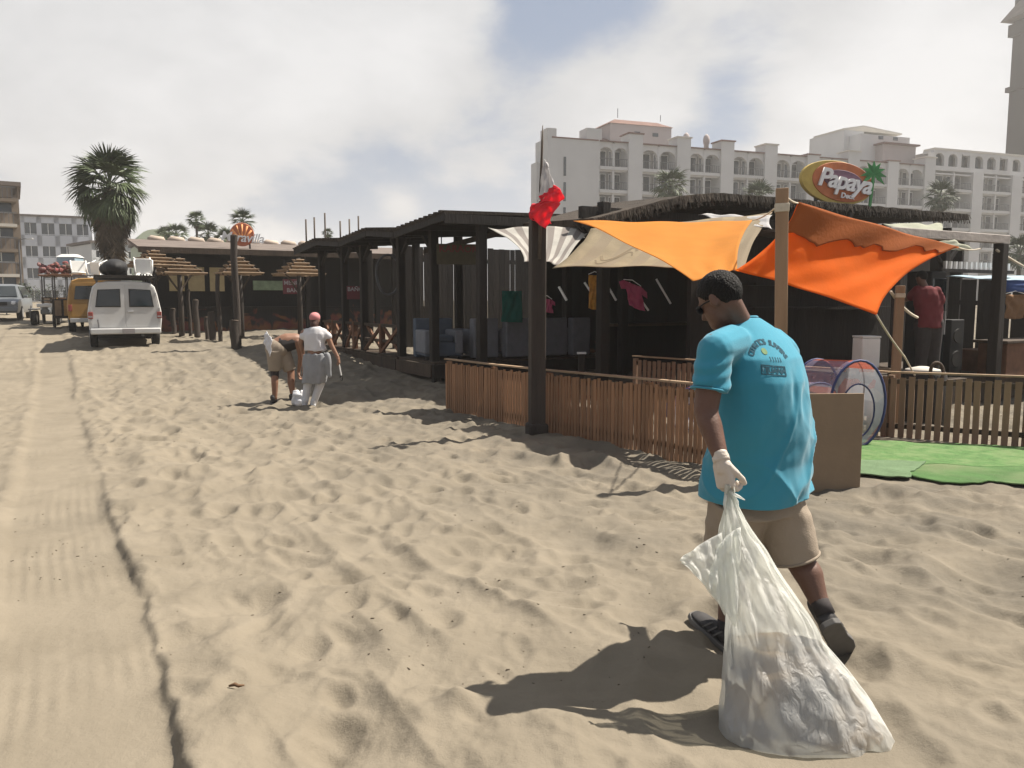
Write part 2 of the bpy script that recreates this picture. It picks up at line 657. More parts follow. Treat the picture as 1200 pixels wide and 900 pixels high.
def dents(x, y, cell, seed, depth, la, lb, rim, prob):
    h = np.zeros_like(x)
    ci, cj = np.floor(x / cell).astype(np.int64), np.floor(y / cell).astype(np.int64)
    for di in (-1, 0, 1):
        for dj in (-1, 0, 1):
            i, j = ci + di, cj + dj
            r1, r2, r3, r4, r5 = (hash2(i, j, seed + q) for q in range(5))
            ang = 2.1 + (r3 - 0.5) * 2.6
            ca, sa = np.cos(ang), np.sin(ang)
            dx, dy = x - (i + r1) * cell, y - (j + r2) * cell
            a = (dx * ca + dy * sa) / (la * (0.7 + 0.6 * r4))
            b = (-dx * sa + dy * ca) / (lb * (0.7 + 0.6 * r5))
            r = np.sqrt(a * a + b * b)
            on = (r4 * 7.31 % 1.0 < prob) * (0.45 + 0.75 * r5) * depth
            h += on * (-np.exp(-(r ** 2) * 1.4) + rim * np.exp(-((r - 1.35) ** 2) * 5.0) * (0.6 + 0.5 * a))
    return h


def sand_h(x, y):
    base = np.interp(y, GY, GZ)
    s = 0.8660254 * x + 0.5 * y
    t = -0.5 * x + 0.8660254 * y
    wx = x + 0.12 * (vnoise(x * 2.3, y * 2.3) - 0.5)
    wy = y + 0.12 * (vnoise(x * 2.3 + 40, y * 2.3) - 0.5)
    d = dents(wx, wy, 0.46, 3, 0.034, 0.15, 0.085, 0.55, 0.62)
    d += dents(wx, wy, 0.31, 31, 0.026, 0.10, 0.06, 0.6, 0.50)
    d += dents(wx + 9, wy, 0.95, 57, 0.042, 0.28, 0.19, 0.6, 0.55)
    rid = vnoise(wx * 3.1 + 7, wy * 2.2)
    d += 0.055 * (vnoise(x * 0.9, y * 0.8) - 0.5) + 0.030 * (1 - np.abs(2 * rid - 1)) - 0.01
    d += 0.010 * (vnoise(x * 8.5, y * 8.5) - 0.5)
    sw = s + 0.25 * (vnoise(x * 0.8 + 5, y * 0.8) - 0.5)
    e1 = vnoise(sw * 2.3 + 31, t * 0.45 + 3)
    e2 = vnoise(sw * 5.2 + 3, t * 1.1 + 17)
    d += 0.036 * (1 - np.abs(2 * e1 - 1)) ** 1.6 - 0.015 + 0.020 * (1 - np.abs(2 * e2 - 1)) ** 1.5 - 0.012
    d += 0.008 * (vnoise(x * 19, y * 19) - 0.5) + 0.005 * (vnoise(x * 37, y * 41) - 0.5)
    far = np.clip(1.25 - y / 60.0, 0.3, 1.0)
    d *= far * (1 + 0.30 * np.clip((y - 4.5) / 6, 0, 1))
    d *= 1 - 0.55 * np.exp(-(((x - 1.0) / 0.45) ** 2 + ((y - 2.95) / 0.45) ** 2))
    wb = np.exp(-(((x - 1.02) / 0.42) ** 2 + ((y - 2.80) / 0.30) ** 2) ** 2)
    d = d * (1 - 0.92 * wb) - 0.025 * wb
    # vehicle lane at the left is pressed flat
    lane = 1 / (1 + np.exp((s - 0.1) / 0.30))
    d *= 1 - 0.62 * lane
    inmat = 1 / (1 + np.exp((2.95 - x) / 0.08)) / (1 + np.exp((6.95 - y) / 0.08)) / (1 + np.exp((y - 10.2) / 0.2))
    d *= 1 - 0.85 * inmat
    wob = 0.10 * (vnoise(t * 0.7, t * 0 + 3.3) - 0.5) + 0.05 * (vnoise(t * 2.6, t * 0 + 8) - 0.5)
    for c0, hw, dep, t1, ridge in ((-0.02, 0.34, 0.026, 60, 0.045), (-1.75, 0.30, 0.022, 60, 0.02), (-3.4, 0.32, 0.02, 60, 0.02)):
        q = s - c0 - wob
        fade = 1 / (1 + np.exp(np.clip((t - t1) / 0.5, -60, 60)))
        rf = 1 / (1 + np.exp(np.clip((t - 6.3) / 0.5, -60, 60))) if ridge > 0.03 else 1.0
        band = 1 / (1 + np.exp((np.abs(q) - hw) / 0.022)) * fade
        d *= 1 - 0.78 * band
        d -= dep * band
        d += band * 0.0022 * np.sin(q * 2 * np.pi / 0.07 + 3 * wob / 0.05 * 0.3) * np.clip(vnoise(x * 2, y * 2 + 5) * 2 - 0.7, 0, 1)
        jag = 0.45 + 1.1 * vnoise(t * 4.2, t * 0 + 1.7)
        qq = q + 0.035 * (vnoise(t * 9, t * 0 + 4.4) - 0.5) + 0.012 * (vnoise(t * 31, t * 0 + 2.4) - 0.5) - hw
        d += 1.15 * ridge * (0.22 + 0.78 * rf) * fade * jag / (1 + np.exp(np.clip(-qq / 0.008, -50, 50))) * np.exp(-np.maximum(qq, 0) / 0.16)
        d += ridge * 0.4 * fade * np.exp(-((q + hw + 0.06) / 0.09) ** 2)
    # a mound in front of the walking man's shadow, as the sand lies there
    d += 0.07 * np.exp(-(((x - 0.05) / 0.42) ** 2 + ((y - 2.75) / 0.30) ** 2))
    return base + d


def gs(x, y):
    return float(sand_h(np.array([x], float), np.array([y], float))[0])


def build_sand():
    ys = list(np.linspace(-40, -2, 10)) + list(np.linspace(-1.5, 0.75, 14))
    y = 0.8
    while y < 75:
        ys.append(y); y *= 1.0056
    while y < 900:
        ys.append(y); y *= 1.12
    ys = np.array(ys)
    t = np.concatenate([[-40, -12, -5, -2.6, -1.7, -1.3, -1.1], np.linspace(-1, 1, 620), [1.1, 1.3, 1.7, 2.6, 5, 12, 40]])
    X = t[None, :] * (0.74 * np.maximum(ys, 1.0) + 0.7)[:, None]
    X = np.clip(X, -1000, 1000)
    Y = np.repeat(ys[:, None], len(t), 1)
    Z = sand_h(X.ravel(), Y.ravel())
    co = np.stack([X.ravel(), Y.ravel(), Z], 1).astype('f')
    nr, nc = len(ys), len(t)
    idx = np.arange(nr * nc).reshape(nr, nc)
    q = np.stack([idx[:-1, :-1], idx[:-1, 1:], idx[1:, 1:], idx[1:, :-1]], -1).reshape(-1, 4)
    me = bpy.data.meshes.new('sand')
    me.vertices.add(len(co)); me.vertices.foreach_set('co', co.ravel())
    me.loops.add(q.size); me.loops.foreach_set('vertex_index', q.ravel().astype('i'))
    me.polygons.add(len(q)); me.polygons.foreach_set('loop_start', np.arange(0, q.size, 4, dtype='i'))
    me.polygons.foreach_set('use_smooth', np.ones(len(q), bool))
    me.update(); me.validate()
    m = bpy.data.materials.new('sand')
    m.use_nodes = True
    N, L = m.node_tree.nodes, m.node_tree.links
    b = N['Principled BSDF']
    b.inputs['Roughness'].default_value = 0.95
    b.inputs['Specular IOR Level'].default_value = 0.15
    tc = N.new('ShaderNodeTexCoord')

    def nz(scale, detail, rough=0.6, dist=0.0):
        n = N.new('ShaderNodeTexNoise')
        n.inputs['Scale'].default_value = scale
        n.inputs['Detail'].default_value = detail
        n.inputs['Roughness'].default_value = rough
        n.inputs['Distortion'].default_value = dist
        L.new(tc.outputs['Object'], n.inputs['Vector'])
        return n.outputs[0]

    def ramp(f, p0, c0, p1, c1):
        r = N.new('ShaderNodeValToRGB')
        r.color_ramp.elements[0].position, r.color_ramp.elements[0].color = p0, c0 + (1,)
        r.color_ramp.elements[1].position, r.color_ramp.elements[1].color = p1, c1 + (1,)
        L.new(f, r.inputs[0])
        return r.outputs[0]

    def mixc(f, a, bb, mode='MIX'):
        x = N.new('ShaderNodeMixRGB')
        x.blend_type = mode
        for i, v in enumerate((f, a, bb)):
            if isinstance(v, (int, float)):
                x.inputs[i].default_value = v
            elif isinstance(v, tuple):
                x.inputs[i].default_value = v + (1,)
            else:
                L.new(v, x.inputs[i])
        return x.outputs[0]
    c = ramp(nz(1.6, 8, 0.65), 0.32, (0.166, 0.142, 0.107), 0.68, (0.207, 0.178, 0.136))
    grain = ramp(nz(420, 3, 0.8), 0.25, (0.80, 0.79, 0.78), 0.75, (1.14, 1.14, 1.14))
    c = mixc(0.8, c, grain, 'MULTIPLY')
    dirt = ramp(nz(0.55, 6, 0.6, 0.4), 0.55, (0, 0, 0), 0.68, (0.55, 0.55, 0.55))
    c = mixc(dirt, c, (0.125, 0.108, 0.083))
    # greyer, trampled sand along the bars
    dp = N.new('ShaderNodeVectorMath'); dp.operation = 'DOT_PRODUCT'
    L.new(tc.outputs['Object'], dp.inputs[0]); dp.inputs[1].default_value = (0.866, 0.5, 0)
    mr = N.new('ShaderNodeMapRange'); mr.inputs[1].default_value = 0.8; mr.inputs[2].default_value = 5.0
    L.new(dp.outputs['Value'], mr.inputs[0])
    tr_ = ramp(nz(1.1, 7, 0.68, 0.3), 0.36, (0.12, 0.12, 0.12), 0.62, (0.9, 0.9, 0.9))
    c = mixc(mixc(1.0, mr.outputs[0], tr_, 'MULTIPLY'), c, (0.112, 0.099, 0.080))
    # scattered dark grains, thicker in some patches
    vo = N.new('ShaderNodeTexVoronoi')
    vo.inputs['Scale'].default_value = 55
    L.new(tc.outputs['Object'], vo.inputs['Vector'])
    fl = ramp(vo.outputs['Distance'], 0.10, (1, 1, 1), 0.17, (0, 0, 0))
    patch = ramp(nz(1.9, 5), 0.56, (0, 0, 0), 0.66, (0.85, 0.85, 0.85))
    c = mixc(mixc(1.0, fl, patch, 'MULTIPLY'), c, (0.085, 0.065, 0.05))
    L.new(c, b.inputs['Base Color'])
    bp = N.new('ShaderNodeBump')
    bp.inputs['Strength'].default_value = 0.55
    bp.inputs['Distance'].default_value = 0.012
    add = N.new('ShaderNodeMath'); add.operation = 'ADD'
    mu = N.new('ShaderNodeMath'); mu.operation = 'MULTIPLY'
    L.new(nz(260, 3), mu.inputs[0]); mu.inputs[1].default_value = 0.22
    L.new(nz(34, 6, 0.7), add.inputs[0]); L.new(mu.outputs[0], add.inputs[1])
    L.new(add.outputs[0], bp.inputs['Height'])
    L.new(bp.outputs[0], b.inputs['Normal'])
    me.materials.append(m)
    o = link('sand', me)
    struct(o)
    return o


build_sand()


def debris():
    mb = MB()
    r = random.Random(5)
    n = 0
    while n < 650:
        Y = 2.4 * math.exp(r.random() * 2.2)
        x = (r.random() * 1.5 - 0.75) * Y
        if vnoise(np.array([x * 0.8 + 3]), np.array([Y * 0.8]))[0] < 0.42 + 0.25 * r.random():
            continue
        n += 1
        z = gs(x, Y)
        s = r.uniform(0.002, 0.0055) * (1 + 0.06 * Y)
        a = r.random() * 6.28
        mb.box((x, Y, z + s * 0.2), (s * r.uniform(0.8, 3.0), s * 0.8, s * 0.6), a,
               Matrix.Rotation(a, 3, 'Z') @ Matrix.Rotation(r.uniform(-0.4, 0.4), 3, 'X'))
    o = mb.build('beach_debris', mat('debris', (0.085, 0.062, 0.043), 0.95, 0.5, 9.0))
    o['kind'] = 'stuff'
    o['label'] = 'small dark twigs and shell crumbs scattered over the sand'
    tw = MB()
    p = gp(277, 3.08)
    p.z = gs(p.x, p.y) + 0.012
    tw.tube([p + Vector((-0.03, 0, 0)), p + Vector((-0.008, 0.008, 0.004)), p + Vector((0.012, -0.004, 0.003)), p + Vector((0.033, 0.004, 0.002))], [0.004, 0.008, 0.007, 0.003], 6)
    tag(tw.build('twig', mat('twig', (0.13, 0.075, 0.04), 0.9, 0.2, 20), smooth=True), 'small brown twig lying alone on the open sand', 'twig')


debris()


# ------------------------------------------------------------------ hotel
def arch_poly(w, h, n=10):
    """half-round topped opening outline (x,z), width w, total height h, from left foot round to right foot"""
    r = w / 2
    pts = [(-r, 0)]
    for k in range(n + 1):
        a = math.pi - math.pi * k / n
        pts.append((r * math.cos(a), h - r * 0.85 + r * 0.85 * math.sin(a)))
    pts.append((r, 0))
    return pts


def window_mesh(w, h):
    mb = MB()
    mb.box((0, 0, h / 2), (w, 0.06, h))
    return mb.mesh('window', M['glass'])


def wframe_mesh(w, h):
    mb = MB()
    for x in (-w / 2, 0.0, w / 2):
        mb.box((x, -0.05, h / 2), (0.09, 0.07, h))
    for z in (0.05, h):
        mb.box((0, -0.052, z), (w + 0.09, 0.075, 0.1))
    return mb.mesh('window_frame', M['frame_white'])


def railing_mesh(w):
    mb = MB()
    mb.box((0, 0, 1.0), (w, 0.06, 0.07))
    mb.box((0, 0, 0.12), (w, 0.05, 0.05))
    n = max(4, int(w / 0.3))
    for k in range(n):
        mb.box(((k + 0.5) / n * w - w / 2, 0, 0.55), (0.035, 0.035, 0.9))
    return mb.mesh('railing', M['iron'])


M['iron'] = mat('iron', (0.10, 0.10, 0.105), 0.6, 0.15, 3)


def hotel():
    O = Vector((4.55, 104, 0))
    h = thing('hotel', 'large white hotel with arched top floor balconies and pink roof blocks behind the bars', 'hotel', O, R(20))
    ZT, FL = 22.3, [19.1, 16.1, 13.1, 10.1, 7.1]
    BOT = -2.0
    # body behind the balconies
    mb = MB()
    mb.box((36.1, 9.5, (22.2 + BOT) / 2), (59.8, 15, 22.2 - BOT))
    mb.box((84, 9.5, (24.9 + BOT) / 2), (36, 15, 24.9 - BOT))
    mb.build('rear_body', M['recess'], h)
    # end wall with slit windows
    mb = MB()
    mb.box((3.7, 2.1, (ZT + BOT) / 2), (7.4, 4.2, ZT - BOT))
    mb.box((0.6, 1.2, ZT + 0.6), (1.3, 2.3, 1.2))
    mb.box((6.6, 1.2, ZT + 0.8), (2.2, 2.3, 1.6))
    mb.box((-0.35, 3.0, (19.5 + BOT) / 2), (0.7, 2.0, 19.5 - BOT))
    mb.build('end_wall', M['white_wall'], h)
    sl = MB().box((0, 0, 0), (0.32, 0.1, 2.4)).mesh('slit_window', M['glass'])
    for z in (18.8, 15.6, 12.4):
        o = link('slit_window', sl, h); o.location = (2.4, -0.03, z)
    mb = MB()
    mb.box((3.9, 1.15, ZT + 0.08), (6.6, 2.5, 0.16))
    mb.build('coping', M['terracotta'], h)
    ws, rs = {}, {}

    def bay(x0, x1, top_arch, floors, zt, thin):
        w = (x1 - x0)
        nb = 2
        cw = 0.28
        ow = (w - cw * (nb - 1)) / nb
        for fi, z in enumerate(floors):
            nxt = floors[fi - 1] if fi else zt
            mb = MB()
            # slab edge
            mb.box(((x0 + x1) / 2, 0.3, z - 0.16), (w, 0.9, 0.42))
            # slender column between the two openings
            mb.box(((x0 + x1) / 2, 0.35, (z + nxt) / 2), (cw, 0.6, nxt - z - 0.3))
            for k in range(nb):
                cx = x0 + ow / 2 + k * (ow + cw)
                if fi == 0 and top_arch:
                    oh = 2.55
                    pts = arch_poly(ow, oh)
                    top = zt - z
                    poly = [(-ow / 2, top), (-ow / 2, oh * 0.4)] + pts[1:-1] + [(ow / 2, oh * 0.4), (ow / 2, top)]
                    vs = [(cx + p[0], 0.1, z + p[1]) for p in poly] + [(cx + p[0], 0.65, z + p[1]) for p in poly]
                    n = len(poly)
                    # spandrel as strips
                    for i in range(1, n - 2):
                        a, b2 = poly[i], poly[i + 1]
                        q = [(cx + a[0], 0.1, z + a[1]), (cx + b2[0], 0.1, z + b2[1]), (cx + b2[0], 0.1, z + top), (cx + a[0], 0.1, z + top)]
                        if abs(a[0] - b2[0]) < 1e-4:
                            continue
                        mb.slab(q, (0, 0.5, 0))
                else:
                    mb.box((cx, 0.4, nxt - 0.47), (ow, 0.5, 0.22))
            mb.build('balcony_front', M['white_wall'], h)
            for k in range(nb):
                cx = x0 + ow / 2 + k * (ow + cw)
                key = round(ow, 1)
                if key not in ws:
                    ws[key] = (window_mesh(ow * 0.88, 2.3), wframe_mesh(ow * 0.88, 2.3))
                    rs[key] = railing_mesh(ow)
                wi = link('window', ws[key][0], h)
                wi.location = (cx + rng.uniform(-0.06, 0.06), 1.93, z + 0.05)
                link('window_frame', ws[key][1], wi)
                ra = link('railing', rs[key], h)
                ra.location = (cx, 0.05, z + 0.06)
    pil = [11.5, 18.9, 25.9, 33.2, 40.6, 48.0, 55.6, 62.9]
    prev = 7.4
    for i, p in enumerate(pil):
        bay(prev, p, True, FL, ZT, False)
        pw = 2.1
        mb = MB()
        hh = ZT + (1.2 if i in (0, 1, 2, 3, 5, 7) else 0.25)
        mb.box((p + pw / 2, 0.85, (hh + BOT) / 2), (pw, 2.3, hh - BOT))
        mb.build('pilaster', M['white_wall'], h)
        mb = MB()
        mb.box((p + pw / 2, 0.85, hh + 0.09), (pw + 0.3, 2.6, 0.18))
        mb.build('pilaster_cap', M['cream'] if i % 2 else M['terracotta'], h)
        prev = p + pw
    mb = MB()
    x = 7.4
    for i, p in enumerate(pil):
        mb.box(((x + p) / 2, 0.6, ZT + 0.07), (p - x, 1.6, 0.14))
        x = p + 2.1
    mb.build('coping', M['terracotta'], h)
    # taller right wing
    x0, zt2 = 65.0, 25.2
    mb = MB()
    mb.box((83, 1.1, 25.05), (36, 2.2, 0.3))
    mb.build('coping', M['cream'], h)
    mb = MB()
    mb.box((83, 1.2, 22.15), (36, 2.2, 0.7))
    mb.box((83, 1.2, 24.72), (36, 2.2, 0.42))
    mb.build('arcade_band', M['white_wall'], h)
    x = x0 + 1.2
    k = 0
    for x in np.arange(66.2, 100, 2.75):
        ww = 1.9 if k % 3 != 2 else 1.3
        pts = arch_poly(ww, 1.95) if k % 3 != 2 else [(-ww / 2, 0), (-ww / 2, 1.85), (ww / 2, 1.85), (ww / 2, 0)]
        mb = MB()
        top = 2.03
        for i in range(1, len(pts) - 2):
            a, b2 = pts[i], pts[i + 1]
            if abs(a[0] - b2[0]) > 1e-4:
                mb.slab([(x + a[0], 0.12, 22.5 + a[1]), (x + b2[0], 0.12, 22.5 + b2[1]), (x + b2[0], 0.12, 22.5 + top), (x + a[0], 0.12, 22.5 + top)], (0, 0.5, 0))
        mb.box((x - 2.75 / 2, 0.37, 23.5), (2.75 - 1.9 + (0 if k % 3 else 0.3), 0.5, 2.04))
        mb.build('arcade_arch', M['white_wall'], h)
        g = MB().slab([(x + p[0], 0.9, 22.5 + p[1]) for p in pts], (0, 0.06, 0)).build('arcade_window', M['glass'], h)
        k += 1
    f2 = [19.0, 16.0, 13.0, 10.0, 7.0]
    prev = 65.6
    for p in (73.0, 81.6, 90.2, 98.8):
        bay(prev, p, False, f2, 21.8, True)
        mb = MB()
        mb.box((p + 1.1, 0.85, (21.8 + BOT) / 2), (2.2, 2.3, 21.8 - BOT))
        mb.build('pilaster', M['white_wall'], h)
        prev = p + 2.2
    # roof blocks
    mb = MB()
    mb.box((18.2, 13, 24.2), (10, 9, 5.2))
    mb.box((11.5, 12, 22.8), (6, 7, 2.6))
    mb.build('roof_block', M['pink_wall'], h)
    mb = MB()
    mb.slab([(13.0, 8.3, 26.8), (23.4, 8.3, 26.8), (21.6, 10, 27.7), (14.6, 10, 27.7)], (0, 8.2, 0.0))
    mb.slab([(8.2, 8.2, 24.1), (14.6, 8.2, 24.1), (13.2, 9.6, 24.8), (9.4, 9.6, 24.8)], (0, 6, 0))
    mb.build('tile_roof', M['terracotta'], h)
    for x in (22.3, 25.6):
        mb = MB()
        mb.tube([(x, 3, 22.2), (x, 3, 23.6), (x, 3, 23.7), (x, 3, 24.2), (x, 3, 24.7), (x, 3, 25.0)], [0.4, 0.35, 0.45, 0.5, 0.4, 0.12], 10)
        mb.build('chimney', M['pink_wall'], h, smooth=True)
    mb = MB()
    mb.box((60.5, 10, 24.6), (10, 9, 6.2))
    mb.box((56.5, 12, 25.1), (4, 8, 7.2))
    mb.build('roof_block', M['white_wall'], h)
    mb = MB()
    mb.slab([(54.4, 8.0, 28.7), (58, 7.6, 29.3), (66, 7.6, 28.6), (66, 15, 28.6), (58, 15, 29.3), (54.4, 15, 28.7)], (0, 0, 0.22))
    mb.build('block_roof', M['cream'], h)
    mb = MB()
    mb.box((61.8, 5.3, 23.8), (6.6, 3.0, 4.4))
    mb.build('roof_block', M['pink_wall'], h)
    mb = MB().box((61.8, 5.1, 26.1), (7.4, 3.6, 0.25))
    mb.build('tile_roof', M['terracotta'], h)
    v = MB().box((0, 0, 0), (0.9, 0.1, 0.5)).mesh('vent_window', M['glass'])
    for x, z in ((17.5, 25.6), (20.5, 25.6)):
        o = link('vent_window', v, h); o.location = (x, 8.46, z)
    for x in (56.0, 58.5, 61.5):
        o = link('vent_window', v, h); o.location = (x + 1, 5.45 if x > 58 else 7.95, 27.3)
    mb = MB()
    mb.tube([(14.6, 9, 27.7), (14.6, 9, 29)], 0.05, 5)
    mb.tube([(21.6, 9, 27.7), (21.6, 9, 28.6)], 0.05, 5)
    mb.build('roof_mast', M['iron'], h)
    # painted arch on the second floor wall, dark shutter behind the thatch
    return h


hotel()


def tower():
    t = thing('tower', 'tall dark grey tower block rising above the hotel', 'tower', (103.2, 150, 0), R(14))
    mb = MB()
    t.scale = (1, 1, 1.05)
    mb.box((5, 8, 28), (9.4, 14, 60))
    mb.build('wall', M['tower'], t)
    mb = MB()
    for x in (0.0, 2.6, 4.2, 7.4, 10):
        mb.box((x + 0.3, 0.8, 28), (0.55, 1.2, 60))
    mb.build('fin', M['tower'], t)
    mb = MB()
    mb.box((5, 8, 41.5), (10.6, 15, 0.9))
    mb.build('ledge', M['tower'], t)
    MB().box((5, 8, 52.3), (10.9, 15, 2.2)).build('ledge', M['tower'], t)
    mb = MB()
    mb.loft([[Vector((x, y, 54)) for x, y in ((-2.0, 0), (12, 0), (12, 16), (-2.0, 16))], [Vector((x, y, 64)) for x, y in ((4.5, 6), (5.5, 6), (5.5, 10), (4.5, 10))]])
    mb.build('roof', M['roofing'], t)
    g = MB().box((0, 0, 0), (0.9, 0.1, 1.4)).mesh('window', M['glass'])
    for z in np.arange(24, 50, 3.1):
        for x in (2.0, 3.5, 5.9):
            o = link('window', g, t); o.location = (x, 0.96, z)


tower()


# ------------------------------------------------------------------ houses at the left
def simple_block(name, label, px0, px1, Y0, Y1, top_py, wallmat, rows, cols, win=(0.6, 0.5), depth=9.0, recessed=0.25):
    """a block with window openings cut between piers and bands; px columns and depths give its two front corners"""
    a, b = gp(px0, Y0), gp(px1, Y1)
    a.z = b.z = 0
    e = (b - a)
    Lh = e.length
    rz = math.atan2(e.y, e.x)
    H = at((px0 + px1) / 2, top_py, (Y0 + Y1) / 2).z
    t = thing(name, label, 'building', a, rz)
    bot = 0.0
    fh = (H - 1.0 - bot) / rows
    mb = MB()
    mb.box((Lh / 2, depth / 2 + recessed, H / 2), (Lh, depth, H - 0.4))
    mb.build('wall', wallmat, t)
    cw = Lh / cols
    front = MB()
    for r in range(rows + 1):
        z = bot + r * fh
        front.box((Lh / 2, 0.1, z + fh * (1 - win[1]) / 2 - 0.15 if r < rows else (z + H) / 2 + 0.1), (Lh, 0.36, fh * (1 - win[1]) if r < rows else H - z + 0.2))
    for c in range(cols + 1):
        front.box((c * cw if 0 < c < cols else (0.2 if c == 0 else Lh - 0.2), 0.105, H / 2), (cw * (1 - win[0]) if 0 < c < cols else 0.5, 0.37, H - 0.1))
    front.build('facade', wallmat, t)
    g = MB().box((0, 0, 0), (cw * win[0] + 0.1, 0.05, fh * win[1] + 0.4)).mesh('window', M['glass'])
    fr = MB()
    fr.box((0, -0.05, 0), (0.08, 0.06, fh * win[1] + 0.2))
    fr.box((0, -0.05, -fh * win[1] * 0.42), (cw * win[0] + 0.06, 0.06, 0.08))
    fr = fr.mesh('window_frame', M['frame_white'])
    for r in range(rows):
        for c in range(cols):
            o = link('window', g, t)
            o.location = ((c + 0.5) * cw, recessed - 0.03, bot + r * fh + fh * (1 - win[1] / 2) - 0.15)
            link('window_frame', fr, o)
    mb = MB().box((Lh / 2, depth / 2, H + 0.05), (Lh + 0.5, depth + 0.6, 0.3))
    mb.build('roof', M['roofing'], t)
    return t, Lh, H


simple_block('apartment_building', 'long grey apartment block with wide windows behind the parked carts', 30, 112, 118, 122, 254, M['grey_wall'], 4, 4, (0.72, 0.5))
t, Lh, H = simple_block('apartment_building', 'pale plastered house with a small rooftop tower behind the big palm', 111, 166, 100, 104, 285, M['pale_wall'], 4, 3, (0.42, 0.42))
mb = MB()
mb.box((Lh * 0.62, 3.2, H + 2.1), (Lh * 0.5, 5, 4.4))
mb.build('roof_tower', M['pale_wall'], t)
wm = MB().box((0, 0, 0), (0.5, 0.06, 1.6)).mesh('tower_window', M['glass'])
for k in range(4):
    o = link('tower_window', wm, t); o.location = (Lh * (0.45 + 0.11 * k), 0.67, H + 2.6)
t, Lh, H = simple_block('house', 'small pale green house with a rounded gable beyond the dark bar', 164, 208, 92, 94, 285, M['green_wall'], 2, 4, (0.32, 0.4))
mb = MB()
pts = [Vector((Lh * 0.5 + Lh * 0.5 * math.cos(a), 0, H + 1.6 * math.sin(a))) for a in np.linspace(0, math.pi, 12)]
mb.slab(pts, (0, 6, 0))
mb.build('gable', M['green_wall'], t)
t, Lh, H = simple_block('apartment_building', 'brown apartment house with stacked balconies beside the street', -121, 29, 57.8, 62, 212, M['brown_wall'], 5, 3, (0.7, 0.55), 9.0)
for k in range(5):
    mb = MB()
    z = 1.6 + k * (H - 1) / 5
    mb.box((Lh * 0.68, -0.6, z), (Lh * 0.6, 1.3, 0.22))
    mb.build('balcony', M['cream'] if k % 2 else M['brown_wall'], t)
    mb = MB()
    mb.box((Lh * 0.68, -1.2, z + 0.95), (Lh * 0.6, 0.06, 0.06))
    for q in range(16):
        mb.box((Lh * (0.39 + 0.6 * q / 16), -1.2, z + 0.5), (0.05, 0.05, 0.9))
    mb.build('railing', M['iron'], t)
mb = MB()
mb.box((Lh * 0.55, -0.3, H - 2.2), (0.5, 0.5, H - 3.0 if H > 6 else 3))
mb.build('brick_column', M['terracotta'], t)


# ------------------------------------------------------------------ palms
def frond(seed, pet=0.8, rad=0.85, n=22, droop=0.5, spread=2.5):
    """fan-palm leaf along +X: stalk and a fan of narrow blades"""
    r = random.Random(seed)
    mb = MB()
    mb.tube([(0, 0, 0), (pet * 0.5, 0, 0.03), (pet, 0, 0)], [0.035, 0.025, 0.018], 5)
    for k in range(n):
        a = (k / (n - 1) - 0.5) * spread + r.uniform(-0.04, 0.04)
        ln = rad * (0.75 + 0.3 * math.cos(a)) * r.uniform(0.88, 1.08)
        w = 0.045 + 0.012 * r.random()
        pts = []
        for q in (0.0, 0.35, 0.7, 1.0):
            d = q * ln
            pts.append(Vector((pet + d * math.cos(a), d * math.sin(a), 0.10 * math.cos(3 * a) * q * 0.4 - droop * ln * (q ** 2.4) * r.uniform(0.7, 1.2))))
        side = Vector((-math.sin(a), math.cos(a), 0.25 * (1 if k % 2 else -1)))
        ws = (0.012, w, w * 0.7, 0.004)
        vs = []
        for p, wd in zip(pts, ws):
            vs += [p + side * wd, p - side * wd]
        mb.add(vs, [(0, 1, 3, 2), (2, 3, 5, 4), (4, 5, 7, 6)])
    return mb


def frond_matrix(az, el, roll=0.0, s=1.0, loc=(0, 0, 0)):
    return Matrix.Translation(loc) @ Matrix.Rotation(az, 4, 'Z') @ Matrix.Rotation(-el, 4, 'Y') @ Matrix.Rotation(roll, 4, 'X') @ Matrix.Scale(s, 4)


def big_palm():
    b = gp(134, 37)
    t = thing('palm_tree', 'tall shaggy fan palm with full crown standing behind the white van', 'palm', b)
    topz = at(131, 222, 37).z - b.z
    mb = MB()
    pts, rs = [], []
    for k in range(24):
        q = k / 23
        pts.append((0.10 * math.sin(q * 2.2), 0, -0.3 + q * (topz + 0.3)))
        rs.append(0.30 - 0.08 * q + 0.02 * (k % 2))
    mb.tube(pts, rs, 12)
    mb.build('trunk', M['trunk'], t, smooth=True)
    green = [frond(i, 0.95, 1.0, 24, 0.5 + 0.14 * i).mesh('frond', M['palm_green'], fix=False) for i in range(3)]
    dead = [frond(20 + i, 0.7, 0.85, 16, 0.5, 1.5).mesh('dead_frond', M['palm_dead'], fix=False) for i in range(2)]
    r = random.Random(3)
    top = Vector((0.08, 0, topz))
    for k in range(64):
        q = (k + 0.5) / 64
        el = R(84 - 138 * q ** 0.85 + r.uniform(-12, 12))
        az = k * 2.39996 + r.uniform(-0.2, 0.2)
        o = link('frond', green[k % 3], t)
        o.matrix_local = frond_matrix(az, el, r.uniform(-0.5, 0.5), r.uniform(0.80, 1.02), top + Vector((0, 0, 0.2 - 0.35 * q + r.uniform(-0.15, 0.15))))
    for k in range(84):
        q = k / 84
        o = link('dead_frond', dead[k % 2], t)
        o.matrix_local = frond_matrix(k * 2.39996, R(-52 - 30 * q + r.uniform(-8, 8)), r.uniform(-0.8, 0.8), r.uniform(0.8, 1.1), top + Vector((0, 0, -0.35 - 1.5 * q)))


big_palm()


